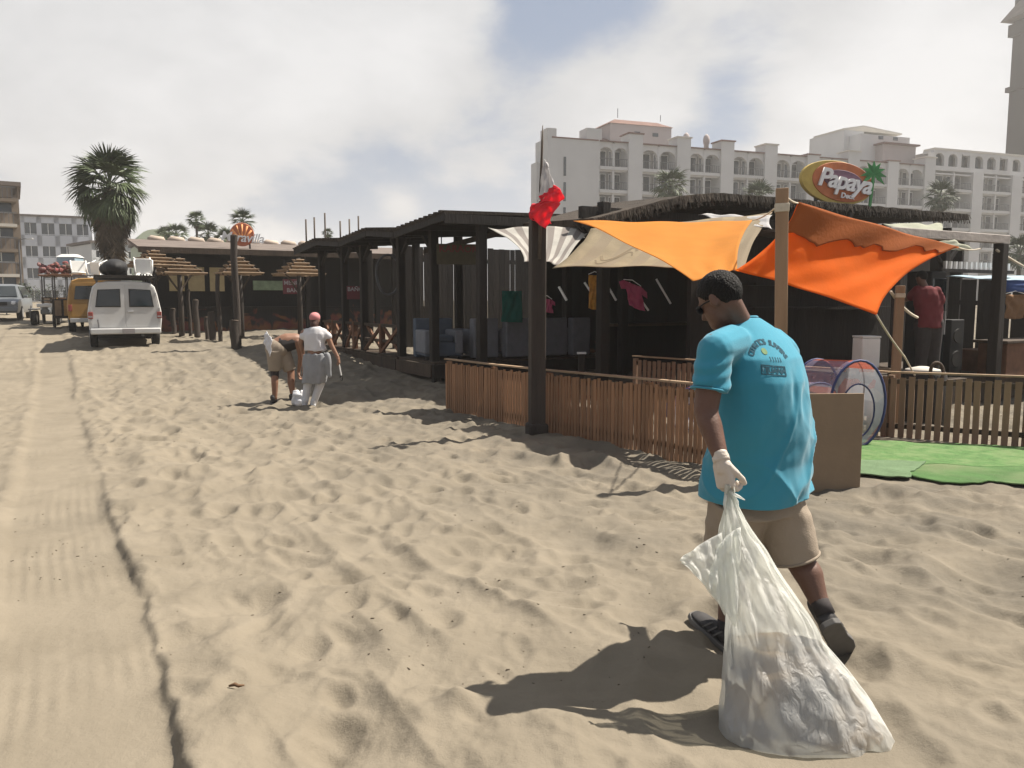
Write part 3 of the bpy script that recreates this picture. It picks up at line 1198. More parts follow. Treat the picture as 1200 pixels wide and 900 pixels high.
def far_palm(px, Y, top_py, wpx, label, skirt=True, crown_only=False, seed=0, trunk_px=None):
    b = gp(px, Y)
    t = thing('palm_tree', label, 'palm', b, 0, 'palms seen over the roofs')
    tz = at(px, top_py, Y).z
    rad = wpx / 2 * Y / FPX
    s = rad / 1.35
    cz = tz - b.z - 1.35 * s
    r = random.Random(seed)
    mb = MB()
    mb.tube([(0, 0, -0.3), (0.1 * s, 0, cz * 0.5), (0, 0, cz)], [0.17 * s + 0.05, 0.14 * s + 0.03, 0.13 * s + 0.03], 8)
    mb.build('trunk', M['trunk'], t, smooth=True)
    mb = MB()
    for k in range(30):
        q = (k + 0.5) / 30
        el = R(82 - 135 * q + r.uniform(-10, 10))
        f = frond(seed * 50 + k % 4, 0.8, 0.95, 14, 0.4)
        f.tform(frond_matrix(k * 2.39996, el, r.uniform(-0.4, 0.4), s * r.uniform(0.9, 1.1), (0, 0, cz)))
        mb.add(f.v, f.f)
    mb.build('crown', M['palm_green'], t, fix=False)
    if skirt:
        mb = MB()
        for k in range(14):
            f = frond(90 + k % 3, 0.5, 0.8, 10, 0.5, 1.4)
            f.tform(frond_matrix(k * 2.4, R(-68 + r.uniform(-9, 9)), 0, s * 0.9, (0, 0, cz - 0.2 * s)))
            mb.add(f.v, f.f)
        mb.build('skirt', M['palm_dead'], t, fix=False)
    return t


far_palm(234, 62, 248, 19, 'slim palm with round crown rising over the dark bar roof', True, seed=1)
far_palm(288, 60, 246, 26, 'palm whose crown shows just above the round roof sign', False, seed=2)
far_palm(210, 70, 262, 26, 'low bushy palm crown between the green house and the slim palm', False, seed=3)
far_palm(247, 66, 262, 26, 'bushy palm crown beside the slim palm over the roof edge', False, seed=4)
far_palm(268, 64, 268, 24, 'half hidden palm behind the white roof lettering', False, seed=5)
far_palm(386, 60, 268, 11, 'lone palm top above the far end of the bar roofs', True, seed=6)
far_palm(196, 75, 266, 20, 'smallest palm crown next to the green house', False, seed=12)
far_palm(783, 70, 198, 38, 'palm with drooping crown in front of the hotel beside its balconies', True, seed=7)
far_palm(885, 72, 214, 34, 'palm in front of the hotel half hidden by the thatch roof', True, seed=8)
far_palm(1095, 74, 214, 34, 'dark palm in front of the hotel beyond the fruit sign', True, seed=9)
far_palm(1190, 60, 278, 36, 'palm at the foot of the hotel beside the blue awning', False, seed=10)

# ------------------------------------------------------------------ cloth patches
def patch(corners, inset=(0.1, 0.1, 0.1, 0.1), sag=0.1, n=22, wr=0.01, seed=0, thick=0.0, rot=0.0):
    """four-cornered sheet p00,p10,p11,p01 with hollow edges, sag and small wrinkles; returns MB with uv"""
    p00, p10, p11, p01 = [Vector(c) for c in corners]
    cen = (p00 + p10 + p11 + p01) / 4
    nrm = ((p11 - p00).cross(p01 - p10)).normalized()
    vs = []
    uv = []
    for j in range(n + 1):
        for i in range(n + 1):
            u, v = i / n, j / n
            p = (p00 * (1 - u) + p10 * u) * (1 - v) + (p01 * (1 - u) + p11 * u) * v
            bu, bv = 4 * u * (1 - u), 4 * v * (1 - v)
            off = Vector()
            off += (cen - (p00 + p10) / 2) * inset[0] * bu * (1 - v) ** 2
            off += (cen - (p10 + p11) / 2) * inset[1] * bv * u ** 2
            off += (cen - (p11 + p01) / 2) * inset[2] * bu * v ** 2
            off += (cen - (p01 + p00) / 2) * inset[3] * bv * (1 - u) ** 2
            p = p + off + Vector((0, 0, -sag * bu * bv))
            d = math.hypot(min(u, 1 - u), min(v, 1 - v))
            w = math.sin((u * 9 + v * 5 + seed) * 2.1) * 0.5 + math.sin((u - v) * 17 + seed) * 0.5 * math.exp(-d * 5)
            w += 1.6 * (mnoise.noise(Vector((u * 3.5 + seed, v * 3.5, seed))))
            p += nrm * wr * w
            vs.append(p)
            uv.append((u, v))
    fs = [(j * (n + 1) + i, j * (n + 1) + i + 1, (j + 1) * (n + 1) + i + 1, (j + 1) * (n + 1) + i) for j in range(n) for i in range(n)]
    mb = MB()
    mb.add(vs, fs)
    mb.uvs = uv
    return mb


def sheet(mb, name, material, parent=None, world=True, thick=0.006):
    uvs = mb.uvs
    o = mb.build(name, material, parent, smooth=True, world=world, fix=False)
    ul = o.data.uv_layers.new(name='UVMap')
    li = np.empty(len(o.data.loops), 'i')
    o.data.loops.foreach_get('vertex_index', li)
    ul.data.foreach_set('uv', np.array(uvs, 'f')[li].ravel())
    if thick:
        s = o.modifiers.new('solid', 'SOLIDIFY')
        s.thickness = thick
        s.offset = 0
    return o


# ------------------------------------------------------------------ far dark bar building with long eave
def back_bar():
    o = W(3.0, 30.0)
    t = thing('bar_building', 'long dark wooden bar with low brown roof and red painted foot across the sand', 'building', (o.x, o.y, 0.4), R(30))
    Lw = 11.1
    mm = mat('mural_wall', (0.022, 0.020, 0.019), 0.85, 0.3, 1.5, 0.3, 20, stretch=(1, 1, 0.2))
    nt = mm.node_tree
    N, L = nt.nodes, nt.links
    b = N['Principled BSDF']
    src = b.inputs['Base Color'].links[0].from_socket
    tc = N.new('ShaderNodeTexCoord')
    sp = N.new('ShaderNodeSeparateXYZ')
    L.new(tc.outputs['Object'], sp.inputs[0])
    nz = N.new('ShaderNodeTexNoise')
    nz.inputs['Scale'].default_value = 1.8
    nz.inputs['Detail'].default_value = 4
    nz.inputs['Distortion'].default_value = 1.2
    L.new(tc.outputs['Object'], nz.inputs['Vector'])
    a = N.new('ShaderNodeMath'); a.operation = 'MULTIPLY_ADD'
    L.new(sp.outputs[2], a.inputs[0]); a.inputs[1].default_value = -0.42; a.inputs[2].default_value = 0.32
    s = N.new('ShaderNodeMath'); s.operation = 'ADD'
    L.new(a.outputs[0], s.inputs[0]); L.new(nz.outputs[0], s.inputs[1])
    rp = N.new('ShaderNodeValToRGB')
    rp.color_ramp.elements[0].position, rp.color_ramp.elements[0].color = 0.56, (0, 0, 0, 1)
    rp.color_ramp.elements[1].position, rp.color_ramp.elements[1].color = 0.66, (1, 1, 1, 1)
    L.new(s.outputs[0], rp.inputs[0])
    n2 = N.new('ShaderNodeTexNoise'); n2.inputs['Scale'].default_value = 2.6
    L.new(tc.outputs['Object'], n2.inputs['Vector'])
    r2 = N.new('ShaderNodeValToRGB')
    r2.color_ramp.elements[0].position, r2.color_ramp.elements[0].color = 0.42, (0.16, 0.045, 0.035, 1)
    r2.color_ramp.elements[1].position, r2.color_ramp.elements[1].color = 0.62, (0.20, 0.085, 0.035, 1)
    L.new(n2.outputs[0], r2.inputs[0])
    mx = N.new('ShaderNodeMixRGB')
    L.new(rp.outputs[0], mx.inputs[0]); L.new(src, mx.inputs[1]); L.new(r2.outputs[0], mx.inputs[2])
    L.new(mx.outputs[0], b.inputs['Base Color'])
    M['mural'] = mm
    mb = MB()
    mb.box((Lw / 2, 2.6, 1.45), (Lw, 0.2, 3.1))
    mb.build('wall', mm, t)
    mb = MB()
    mb.box((Lw / 2, 0.75, 0.42), (Lw, 0.1, 0.95))
    mb.build('bar_front', mm, t)
    mb = MB()
    mb.box((Lw / 2, 0.7, 0.93), (Lw, 0.5, 0.06))
    mb.build('bar_counter', M['dark_wood'], t)
    for x in (0.1, 2.8, 5.5, 8.3, 11.0):
        MB().box((x, 0.35, 1.4), (0.16, 0.16, 3.0)).build('post', M['dark_wood'], t)
    # roof with fascia
    mb = MB()
    mb.slab([(-0.4, -0.5, 2.90), (Lw + 0.4, -0.5, 2.90), (Lw + 0.4, 3.6, 3.42), (-0.4, 3.6, 3.42)], (0, 0, 0.10))
    mb.build('roof', M['roofing'], t)
    mb = MB()
    mb.box((Lw / 2, -0.53, 2.90), (Lw + 0.8, 0.05, 0.2))
    mb.build('fascia', M['brown_wood'], t)
    # rounded pale ridge rolls
    rr = MB().tube([(0, 0, 0), (0.12, 0, 0.03), (0.55, 0, 0.03), (0.62, 0, 0)], [0.05, 0.13, 0.12, 0.04], 10).mesh('ridge_roll', M['roll'], True)
    for k in range(9):
        o2 = link('ridge_roll', rr, t)
        o2.location = (0.3 + k * 0.72, 3.55, 3.54)
        o2.rotation_euler = (0, R(6), R(rng.uniform(-6, 6)))
    pl = MB().tube([(0, 0, -0.5), (0, 0, 1.0)], 0.035, 6).mesh('roof_pole', M['trunk'], True)
    for k, (x, s_) in enumerate(((6.25, 0.9), (6.6, 1.0), (7.05, 1.2), (7.7, 0.9), (8.1, 1.0), (8.5, 1.15))):
        o2 = link('roof_pole', pl, t)
        o2.location = (x, 3.0, 3.62); o2.scale = (1, 1, s_)
    # boards on the wall
    for x, z, w, h, m_ in ((1.5, 1.95, 0.55, 0.85, 'sign_cream'), (0.85, 1.95, 0.5, 0.85, 'sign_cream'), (2.2, 1.95, 0.5, 0.85, 'sign_cream'),
                           (4.2, 1.75, 1.5, 0.35, 'sign_green')):
        mb = MB().box((x, 0.22, z), (w, 0.05, h))
        mb.build('notice_board', M[m_], t, bevel=0.01)
    return t


M['sign_cream'] = mat('sign_cream', (0.33, 0.26, 0.14), 0.7, 0.15, 4)
M['sign_green'] = mat('sign_green', (0.16, 0.21, 0.13), 0.7, 0.35, 5)
M['sign_red'] = mat('sign_red', (0.105, 0.022, 0.028), 0.6, 0.15, 4)
M['sign_brown'] = mat('sign_brown', (0.075, 0.065, 0.04), 0.7, 0.2, 4)
M['letter_white'] = mat('letter_white', (0.72, 0.71, 0.70), 0.6, 0.04, 6)
M['letter_pale'] = mat('letter_pale', (0.27, 0.25, 0.25), 0.6, 0.06, 6)
M['letter_red'] = mat('letter_red', (0.15, 0.035, 0.03), 0.6, 0.06, 6)
M['roll'] = mat('roll', (0.34, 0.28, 0.23), 0.9, 0.2, 3)
M['coral'] = mat('coral', (0.50, 0.17, 0.09), 0.6, 0.25, 5)
back_bar()


def text_part(body, size, name, material, parent, loc, rz, extrude=0.01, shear=0.0, bold=0.0, spacing=1.0, tilt=0.0):
    me = text_mesh(body, size, extrude, shear, bold, spacing)
    me.materials.clear()
    me.materials.append(material)
    o = link(name, me, parent)
    o.rotation_euler = (R(90), tilt, rz)
    o.location = loc
    return o


def roof_sign():
    c = at(284, 283, 29.0)
    t = thing('roof_sign', 'white script lettering with a round coral shell above the dark bar roof', 'sign', (c.x, c.y, c.z - 0.53), R(20))
    mb = MB()
    pts = [(0.42 * math.cos(a), 0.0, 0.78 + 0.42 * math.sin(a)) for a in np.linspace(0, 2 * math.pi, 25)[:-1]]
    mb.slab(pts, (0, 0.12, 0))
    mb.build('shell_disc', M['coral'], t, bevel=0.02)
    for k in range(5):
        a = R(30 + 30 * k)
        mb = MB().tube([(0.06 * math.cos(a), -0.01, 0.6), (0.38 * math.cos(a), -0.01, 0.72 + 0.42 * math.sin(a))], [0.02, 0.04], 6)
        mb.build('shell_rib', M['orange_paint'], t, smooth=True)
    text_part('Maravilla', 0.46, 'lettering', M['letter_white'], t, (0, -0.06, 0.66), 0, 0.02, 0.25, 0.006, 0.92, R(3))
    mb = MB()
    mb.tube([(-0.3, 0.06, -0.6), (-0.25, 0.06, 0.5)], 0.035, 6)
    mb.build('strut', M['dark_wood'], t)
    mb = MB()
    mb.tube([(0.3, 0.06, -0.6), (0.25, 0.06, 0.5)], 0.035, 6)
    mb.build('strut', M['dark_wood'], t)


M['orange_paint'] = mat('orange_paint', (0.60, 0.26, 0.10), 0.6, 0.15, 5)
roof_sign()


def board_sign(name, label, px, py, Y, w, h, material, lines, lmat, rz=0.0, hang=None):
    c = at(px, py, Y)
    t = thing(name, label, 'sign', (c.x, c.y, c.z - h / 2), rz)
    MB().box((0, 0, h / 2), (w, 0.04, h)).build('board', material, t, bevel=0.008)
    for i, (txt, sz) in enumerate(lines):
        text_part(txt, sz, 'lettering', lmat, t, (0, -0.026, h * (1 - (i + 0.5) / len(lines))), 0, 0.003, 0, 0.004)
    if hang:
        for sx in (-1, 1):
            MB().tube([(sx * w * 0.4, 0, h), (sx * w * 0.4, 0, h + hang)], 0.012, 5).build('cord', M['black'], t)
    return t


board_sign('wall_sign', 'red and white menu board hanging in the dark bar under the slatted umbrella', 342, 336, 28.6, 0.62, 0.52, M['sign_red'], [('MENU', 0.2), ('BAR', 0.2)], M['letter_pale'], R(20), 0.7)
board_sign('hanging_sign', 'small red sign with pale letters hanging between the pavilion posts', 418, 343, 20.6, 0.50, 0.34, M['sign_red'], [('BAÑOS', 0.14), ('', 0.1)], M['letter_pale'], R(8), 0.95)
board_sign('hanging_sign', 'wide dark green and brown banner with faint red letters under the pavilion roof', 540, 298, 16.6, 1.0, 0.42, M['sign_brown'], [('KARAOKE', 0.2), ('', 0.1)], M['letter_red'], R(12), 0.35)


# ------------------------------------------------------------------ posts and slatted umbrellas
def umbrella(px, Y, eave_py, hw, label, seed):
    b = gp(px, Y)
    t = thing('slat_umbrella', label, 'umbrella', b, R(30 + seed * 5), 'slatted wooden umbrellas by the dark bar')
    ze = at(px, eave_py, Y).z - b.z
    MB().tube([(0, 0, -0.4), (0.02, 0, ze * 0.5), (0, 0, ze + 0.55)], [0.10, 0.085, 0.07], 8).build('post', M['post_wood'], t, smooth=True)
    for k in range(5):
        w = hw * (1 - k * 0.2)
        z = ze + k * 0.115
        mb = MB()
        for sx in (-1, 1):
            mb.beam((-w, sx * w, z), (w, sx * w, z), 0.15, 0.025, Vector((0, -sx * 0.5, 1)))
            mb.beam((sx * w, -w + 0.08, z + 0.004), (sx * w, w - 0.08, z + 0.004), 0.15, 0.025, Vector((-sx * 0.5, 0, 1)))
        mb.build('slat_tier', M['slat'], t)
    mb = MB()
    for sx in (-1, 1):
        for sy in (-1, 1):
            mb.beam((0, 0, ze + 0.52), (sx * hw, sy * hw, ze - 0.03), 0.05, 0.05)
    mb.build('rafters', M['brown_wood'], t)
    for sx in (-1, 1):
        MB().beam((0, 0, ze - 0.6), (sx * hw * 0.7, 0, ze + 0.08), 0.05, 0.05).build('brace', M['brown_wood'], t)


umbrella(283, 25.0, 321, 0.60, 'slatted wooden umbrella behind the tall sign post', 0)
umbrella(352, 26.4, 322, 0.66, 'slatted wooden umbrella half hidden by the pavilion roof', 1)
umbrella(213, 26.6, 321, 0.68, 'slatted wooden umbrella over the thick bollards beside the van', 2)
umbrella(184, 26.2, 312, 0.68, 'slatted wooden umbrella rising directly beside the white van', 3)


def bollard(px, Y, top_py, wpx, label, tall=False):
    b = gp(px, Y)
    h = at(px, top_py, Y).z - b.z
    r_ = wpx / 2 * Y / FPX
    t = thing('wood_post' if tall else 'bollard', label, 'post', b, 0, 'wooden posts along the bar front')
    n = 6
    MB().tube([(0.02 * math.sin(k), 0.02 * math.cos(k * 2), -0.35 + k * (h + 0.35) / n) for k in range(n + 1)], [r_ * rng.uniform(0.92, 1.06) for k in range(n + 1)], 9).build('shaft', M['post_wood'], t, angle=50)
    MB().tube([(0, 0, h), (0, 0, h + 0.03)], [r_ * 0.95, r_ * 0.6], 9).build('top', M['brown_wood'], t)
    return t


bollard(279, 22.2, 276, 8, 'tall dark sign post standing in sand before the dark bar', True)
MB_ = None
for px, Y, tp, w, lab in ((276, 22.1, 376, 11, 'thick bollard at the foot of the tall sign post'), (258, 24.6, 322, 5, 'thin tall post next to the sign post'),
                          (249, 25.3, 366, 8, 'stout bollard between two thin posts'), (243, 25.7, 372, 5, 'short thin stake in the bollard row'),
                          (231, 26.4, 352, 7, 'stout dark bollard under the slatted umbrella'), (223, 27.0, 340, 4, 'slender pale stake beside the umbrella post'),
                          (204, 27.4, 362, 6, 'bollard deep in the row beside the van')):
    bollard(px, Y, tp, w, lab, tp < 345)


# ------------------------------------------------------------------ pavilion
def pavilion():
    o = W(6.4, 13.3)
    t = thing('beach_pavilion', 'dark open wooden pavilion with stepped low roofs and plank deck', 'pavilion', (o.x, o.y, -0.15), R(30))
    Z = 0.15
    peaks = [(0.0, 3.17), (2.5, 3.02), (4.2, 3.17), (6.2, 3.05), (8.2, 3.20), (10.4, 3.05)]
    # roof sheets
    for i in range(len(peaks) - 1):
        (y0, z0), (y1, z1) = peaks[i], peaks[i + 1]
        depth = 4.4 if y0 < 2.4 else 2.1
        mb = MB()
        mb.slab([(-0.15, y0, z0 + Z), (-0.15, y1 - 0.01, z1 + Z), (depth, y1 - 0.01, z1 + Z + 0.12), (depth, y0, z0 + Z + 0.12)], (0, 0, 0.045))
        # corrugation ribs on the top face, seen as a toothed rim
        nr = int((y1 - y0) / 0.22)
        for k in range(nr):
            q = (k + 0.5) / nr
            yy, zz = y0 + (y1 - y0) * q, z0 + (z1 - z0) * q + Z + 0.055
            mb.beam((-0.19, yy, zz), (depth + 0.02, yy, zz + 0.12), 0.09, 0.035)
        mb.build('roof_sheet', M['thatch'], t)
        mb = MB()
        mb.beam((-0.12, y0 + 0.01, z0 + Z - 0.06), (-0.12, y1 - 0.02, z1 + Z - 0.06), 0.05, 0.11)
        mb.build('fascia', M['dark_wood'], t)
        mb = MB()
        for k in range(3):
            yy = y0 + (y1 - y0) * (k + 0.5) / 3
            zz = z0 + (z1 - z0) * (k + 0.5) / 3 + Z - 0.07
            mb.beam((-0.05, yy, zz), (depth - 0.05, yy, zz + 0.11), 0.06, 0.11)
        mb.build('rafters', M['dark_wood'], t)
    MB().beam((-0.15, -0.03, 3.08 + Z), (5.2, -0.03, 3.13 + Z), 0.05, 0.17).build('end_beam', M['dark_wood'], t)
    # posts
    for x, y in ((0.75, 0.25), (0.5, 1.9), (0.5, 3.7), (0.5, 6.2), (0.5, 7.7), (0.5, 9.8), (4.2, 0.3), (4.1, 2.3), (1.95, 3.7), (1.95, 6.2), (1.95, 9.8)):
        MB().box((x, y, 1.6), (0.17, 0.17, 3.3)).build('post', M['dark_wood'], t, bevel=0.015)
    for y0, y1 in ((1.9, 3.7), (3.7, 6.2), (6.2, 7.7), (7.7, 9.8)):
        for yy, s in ((y0, 1), (y1, -1)):
            MB().beam((0.5, yy, 2.55 + Z), (0.5, yy + s * 0.55, 3.0 + Z), 0.07, 0.07).build('brace', M['dark_wood'], t)
    # deck: board by board along the near edge
    x = 0.35
    k = 0
    for k in range(31):
        xx = 0.42 + k * 0.145
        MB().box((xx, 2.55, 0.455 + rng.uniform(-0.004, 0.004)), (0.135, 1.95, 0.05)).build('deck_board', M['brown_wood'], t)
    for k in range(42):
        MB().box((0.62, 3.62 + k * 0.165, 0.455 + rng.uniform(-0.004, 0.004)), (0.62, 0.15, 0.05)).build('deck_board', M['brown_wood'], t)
    for k, (ya, yb) in enumerate(((1.6, 3.5), (3.55, 7.0), (7.05, 10.5))):
        MB().box((0.30, (ya + yb) / 2, 0.30), (0.06, yb - ya, 0.26)).build('deck_skirt', M['brown_wood'], t)
    MB().box((2.6, 1.55, 0.30), (4.6, 0.06, 0.27)).build('deck_skirt', M['dark_wood'], t)
    for yy in (1.62, 3.4, 5.5, 7.6, 9.6):
        MB().box((0.40, yy, 0.08), (0.14, 0.14, 0.42)).build('deck_leg', M['dark_wood'], t)
    # back screen of dark boards with gaps
    for k in range(33):
        MB().box((2.0 + k * 0.19, 7.8, 1.72 + rng.uniform(-0.03, 0.03)), (0.183 if k % 5 else 0.15, 0.03, 3.1)).build('screen_board', M['dark_wood'], t)
    MB().box((5.1, 7.84, 2.9), (6.2, 0.06, 0.12)).build('screen_rail', M['dark_wood'], t)
    MB().box((5.1, 7.84, 0.6), (6.2, 0.06, 0.12)).build('screen_rail', M['dark_wood'], t)
    for x in (2.0, 8.0):
        MB().box((x, 7.9, 1.5), (0.12, 0.12, 3.1)).build('screen_post', M['dark_wood'], t)
    # railing with crossed braces
    for y0, y1 in ((3.8, 6.1), (6.3, 7.6), (7.8, 9.7)):
        MB().box((0.5, (y0 + y1) / 2, 1.15), (0.09, y1 - y0, 0.07)).build('rail', M['brown_wood'], t)
        MB().box((0.5, (y0 + y1) / 2, 0.78), (0.06, y1 - y0, 0.07)).build('rail', M['brown_wood'], t)
        for a, b_ in ((0.5, 1.12), (1.12, 0.5)):
            MB().beam((0.5 + (0.03 if a < b_ else -0.03), y0, a), (0.5 + (0.03 if a < b_ else -0.03), (y0 + y1) / 2, b_), 0.05, 0.08).build('cross_brace', M['rail_red'], t)
            MB().beam((0.5 + (0.03 if a < b_ else -0.03), (y0 + y1) / 2, a), (0.5 + (0.03 if a < b_ else -0.03), y1, b_), 0.05, 0.08).build('cross_brace', M['rail_red'], t)
        MB().box((0.5, (y0 + y1) / 2, 0.83), (0.12, 0.12, 0.72)).build('baluster', M['rail_red'], t)
    return t


M['rail_red'] = mat('rail_red', (0.13, 0.062, 0.035), 0.8, 0.3, 4)
pavilion()


def hose_coil():
    # coiled hose and cables hanging from the pavilion roof edge
    c = at(455, 322, 18.6)
    mb = MB()
    pts = [c + Vector((0.28 * math.cos(a) * (1 + 0.05 * math.sin(3 * a)), 0.03 * math.sin(a * 2.3), 0.46 * math.sin(a))) for a in np.linspace(0.6, 14.0, 60)]
    mb.tube(pts, 0.03, 6)
    tag(mb.build('hanging_hose', M['hose'], smooth=True), 'grey hose hung in loops from the pavilion roof', 'hose')
    for px, col, lab in ((600, 'green_cloth', 'dark green cloth hanging in the pavilion behind the sofas'),):
        c = at(px, 341, 17.2)
        d = Vector((0.42, 0.12, 0))
        o = sheet(patch([c - d / 2, c + d / 2, c + d / 2 + Vector((0.03, 0, -0.68)), c - d / 2 + Vector((-0.02, 0, -0.66))], (0, 0.05, 0, 0.05), 0, 14, 0.03, 2), 'hanging_cloth', M[col], None)
        tag(o, lab, 'cloth')


M['hose'] = mat('hose', (0.07, 0.07, 0.075), 0.7, 0.2, 6)
hose_coil()


# ------------------------------------------------------------------ sofas on the deck
def sofa(s, t_, w, label, rz=0.0, armchair=False):
    p = W(s, t_)
    z = 0.335
    r_ = thing('armchair' if armchair else 'sofa', label, 'armchair' if armchair else 'sofa', (p.x, p.y, z), R(30) + rz, None)
    bm_ = M['sofa_light'] if not armchair else M['sofa']
    MB().box((0, 0.02, 0.44), (w, 0.22, 0.86)).build('backrest', bm_, r_, bevel=0.03)
    MB().box((0, 0.55, 0.22), (w - 0.04, 0.82, 0.3)).build('seat_base', bm_, r_, bevel=0.03)
    n = 1 if w < 1.0 else 2
    for k in range(n):
        cw = (w - 0.36) / n
        MB().box((-w / 2 + 0.18 + cw * (k + 0.5), 0.55, 0.44), (cw - 0.02, 0.75, 0.15)).build('cushion', M['sofa'], r_, bevel=0.04)
    for sx in (-1, 1):
        MB().box((sx * (w / 2 - 0.09), 0.56, 0.38), (0.18, 0.86, 0.5)).build('armrest', M['sofa_light'], r_, bevel=0.03)
        for yy in (0.0, 0.9):
            MB().box((sx * (w / 2 - 0.08), yy, 0.03), (0.06, 0.06, 0.08)).build('foot', M['black'], r_)
    return r_


sofa(7.38, 16.35, 0.86, 'blue grey armchair facing the sand at the deck corner', R(170), True)
sofa(8.22, 15.45, 0.62, 'narrow grey sofa back between armchair and long sofa')
sofa(9.45, 15.30, 1.62, 'long light grey sofa with its back to the picket fence')
sofa(10.55, 15.15, 0.5, 'short grey sofa end beyond the tall flag post')


# ------------------------------------------------------------------ picket fences
def fence(name, label, pts, height, spacing, pw, pmat, rmat, seed, lean=0.0, rails=(0.86, 0.18)):
    r_ = random.Random(seed)
    base = Vector(pts[0]); base.z = gnd(base.x, base.y)
    t = thing(name, label, 'fence', base)
    pick = [MB().box((0, 0, height / 2 - 0.04), (pw, 0.016, height + 0.02 * k)).mesh('picket', pmat) for k in range(3)]
    for a, b in zip(pts[:-1], pts[1:]):
        a, b = Vector(a), Vector(b)
        a.z = b.z = 0
        e = b - a
        Ln = e.length
        d = e / Ln
        n = Vector((d.y, -d.x, 0))
        if n.y > 0:
            n = -n
        az = math.atan2(d.y, d.x)
        k = 0
        q = spacing / 2
        while q < Ln - spacing / 3:
            p = a + d * q
            o = link('picket', pick[k % 3], t)
            zz = gnd(p.x, p.y)
            o.location = p + n * 0.022 + Vector((0, 0, zz - 0.03 + r_.uniform(-0.006, 0.006))) - base
            o.rotation_euler = (r_.uniform(-0.008, 0.008), lean + r_.uniform(-0.012, 0.012), az + r_.uniform(-0.05, 0.05))
            q += spacing * r_.uniform(0.95, 1.05)
            k += 1
        ns = max(1, round(Ln / 1.7))
        for s in range(ns):
            p0, p1 = a + e * (s / ns), a + e * ((s + 1) / ns)
            z0, z1 = gnd(p0.x, p0.y), gnd(p1.x, p1.y)
            for ri, f in enumerate(rails):
                MB().beam(p0 + Vector((0, 0, z0 + height * f)) - base, p1 + Vector((0, 0, z1 + height * f)) - base, 0.025, 0.06).build('rail', rmat, t)
            MB().beam(p0 + n * 0.012 + Vector((0, 0, z0 + height + 0.0)) - base, p1 + n * 0.012 + Vector((0, 0, z1 + height + 0.0)) - base, 0.075, 0.022).build('top_rail', M['rail'], t)
            MB().box(p0 + Vector((0, 0, z0 + height * 0.4)) - n * 0.05 - base, (0.07, 0.07, height * 1.1), az).build('post', pmat, t)
    return t


F0, F1, F2 = gp(524, 13.05), gp(640, 10.6), gp(930, 6.95)
fence('picket_fence', 'brown picket fence running from the deck past the tall flag post to the brown panel', [F0, F1, F2], 0.84, 0.070, 0.049, M['picket'], M['brown_wood'], 1)
fence('picket_fence', 'weathered picket fence behind the play tents and green matting', [gp(742, 13.7), gp(880, 11.9), gp(1040, 10.1), gp(1200, 9.15), gp(1345, 8.4)], 0.84, 0.104, 0.070, M['picket_grey'], M['brown_wood'], 2, 0.0)


def panel():
    a, b = gp(872, 6.72), gp(1007, 6.78)
    c = (a + b) / 2
    t = thing('plywood_panel', 'plain brown board standing upright at the end of the picket fence', 'board', (c.x, c.y, gs(c.x, c.y) - 0.03), math.atan2(b.y - a.y, b.x - a.x))
    w = (b - a).length
    MB().box((0, 0, 0.455), (w, 0.018, 0.90)).build('sheet', M['cardboard'], t, bevel=0.003)
    MB().box((-w * 0.3, 0.035, 0.40), (0.05, 0.04, 0.85)).build('stake', M['pine'], t)
    MB().box((w * 0.42, 0.035, 0.40), (0.05, 0.04, 0.85)).build('stake', M['pine'], t)


panel()


# ------------------------------------------------------------------ green matting
def matting():
    outline = [gp(960, 9.6), gp(1120, 9.5), gp(1290, 8.9), gp(1330, 7.1), gp(1150, 7.0), gp(1062, 7.15), gp(1000, 7.45)]
    def sheet_of(poly, name, material, dz, label, seed):
        c00, c10, c11, c01 = poly
        n = 44
        pts = []
        for j in range(n + 1):
            for i in range(n + 1):
                u, v = i / n, j / n
                p = (c00 * (1 - u) + c10 * u) * (1 - v) + (c01 * (1 - u) + c11 * u) * v
                e = 0.06 * mnoise.noise(Vector((u * 5, v * 5, seed)))
                pts.append((p.x + e * (0.5 if v < 0.5 else -0.5), p.y + e))
        A = np.array(pts)
        h = np.mean([sand_h(A[:, 0] + a, A[:, 1] + b) for a, b in ((0, 0), (0.25, 0), (-0.25, 0), (0, 0.25), (0, -0.25))], 0)
        h = np.maximum(h, sand_h(A[:, 0], A[:, 1]) + 0.004)
        vs = []
        for (x, y), hh in zip(pts, h):
            fold = 0.004 * max(0, mnoise.noise(Vector((x * 1.3, y * 4.5, seed)))) + 0.012 * max(0, math.sin(y * 2.4 + x * 0.8 + seed)) ** 24
            vs.append(Vector((x, y, hh + dz + fold)))
        fs = [(j * (n + 1) + i, j * (n + 1) + i + 1, (j + 1) * (n + 1) + i + 1, (j + 1) * (n + 1) + i) for j in range(n) for i in range(n)]
        mb = MB(); mb.add(vs, fs)
        o = mb.build(name, material, None, smooth=True, fix=False)
        s = o.modifiers.new('solid', 'SOLIDIFY'); s.thickness = 0.012; s.offset = -1
        return tag(o, label, 'mat')
    sheet_of([gp(975, 9.75), gp(1330, 8.75), gp(1345, 7.6), gp(985, 8.0)], 'turf_mat', M['turf'], 0.012, 'bright green artificial grass mat along the weathered picket fence', 1)
    sheet_of([gp(990, 8.15), gp(1345, 7.75), gp(1330, 6.85), gp(1105, 7.02)], 'turf_mat', M['turf_dark'], 0.010, 'darker green mat with crumpled edge on the open sand side', 2)
    sheet_of([gp(985, 8.2), gp(1085, 8.0), gp(1062, 7.25), gp(985, 7.45)], 'turf_mat', M['turf_pale'], 0.024, 'faded pale green mat beside the upright brown board', 3)


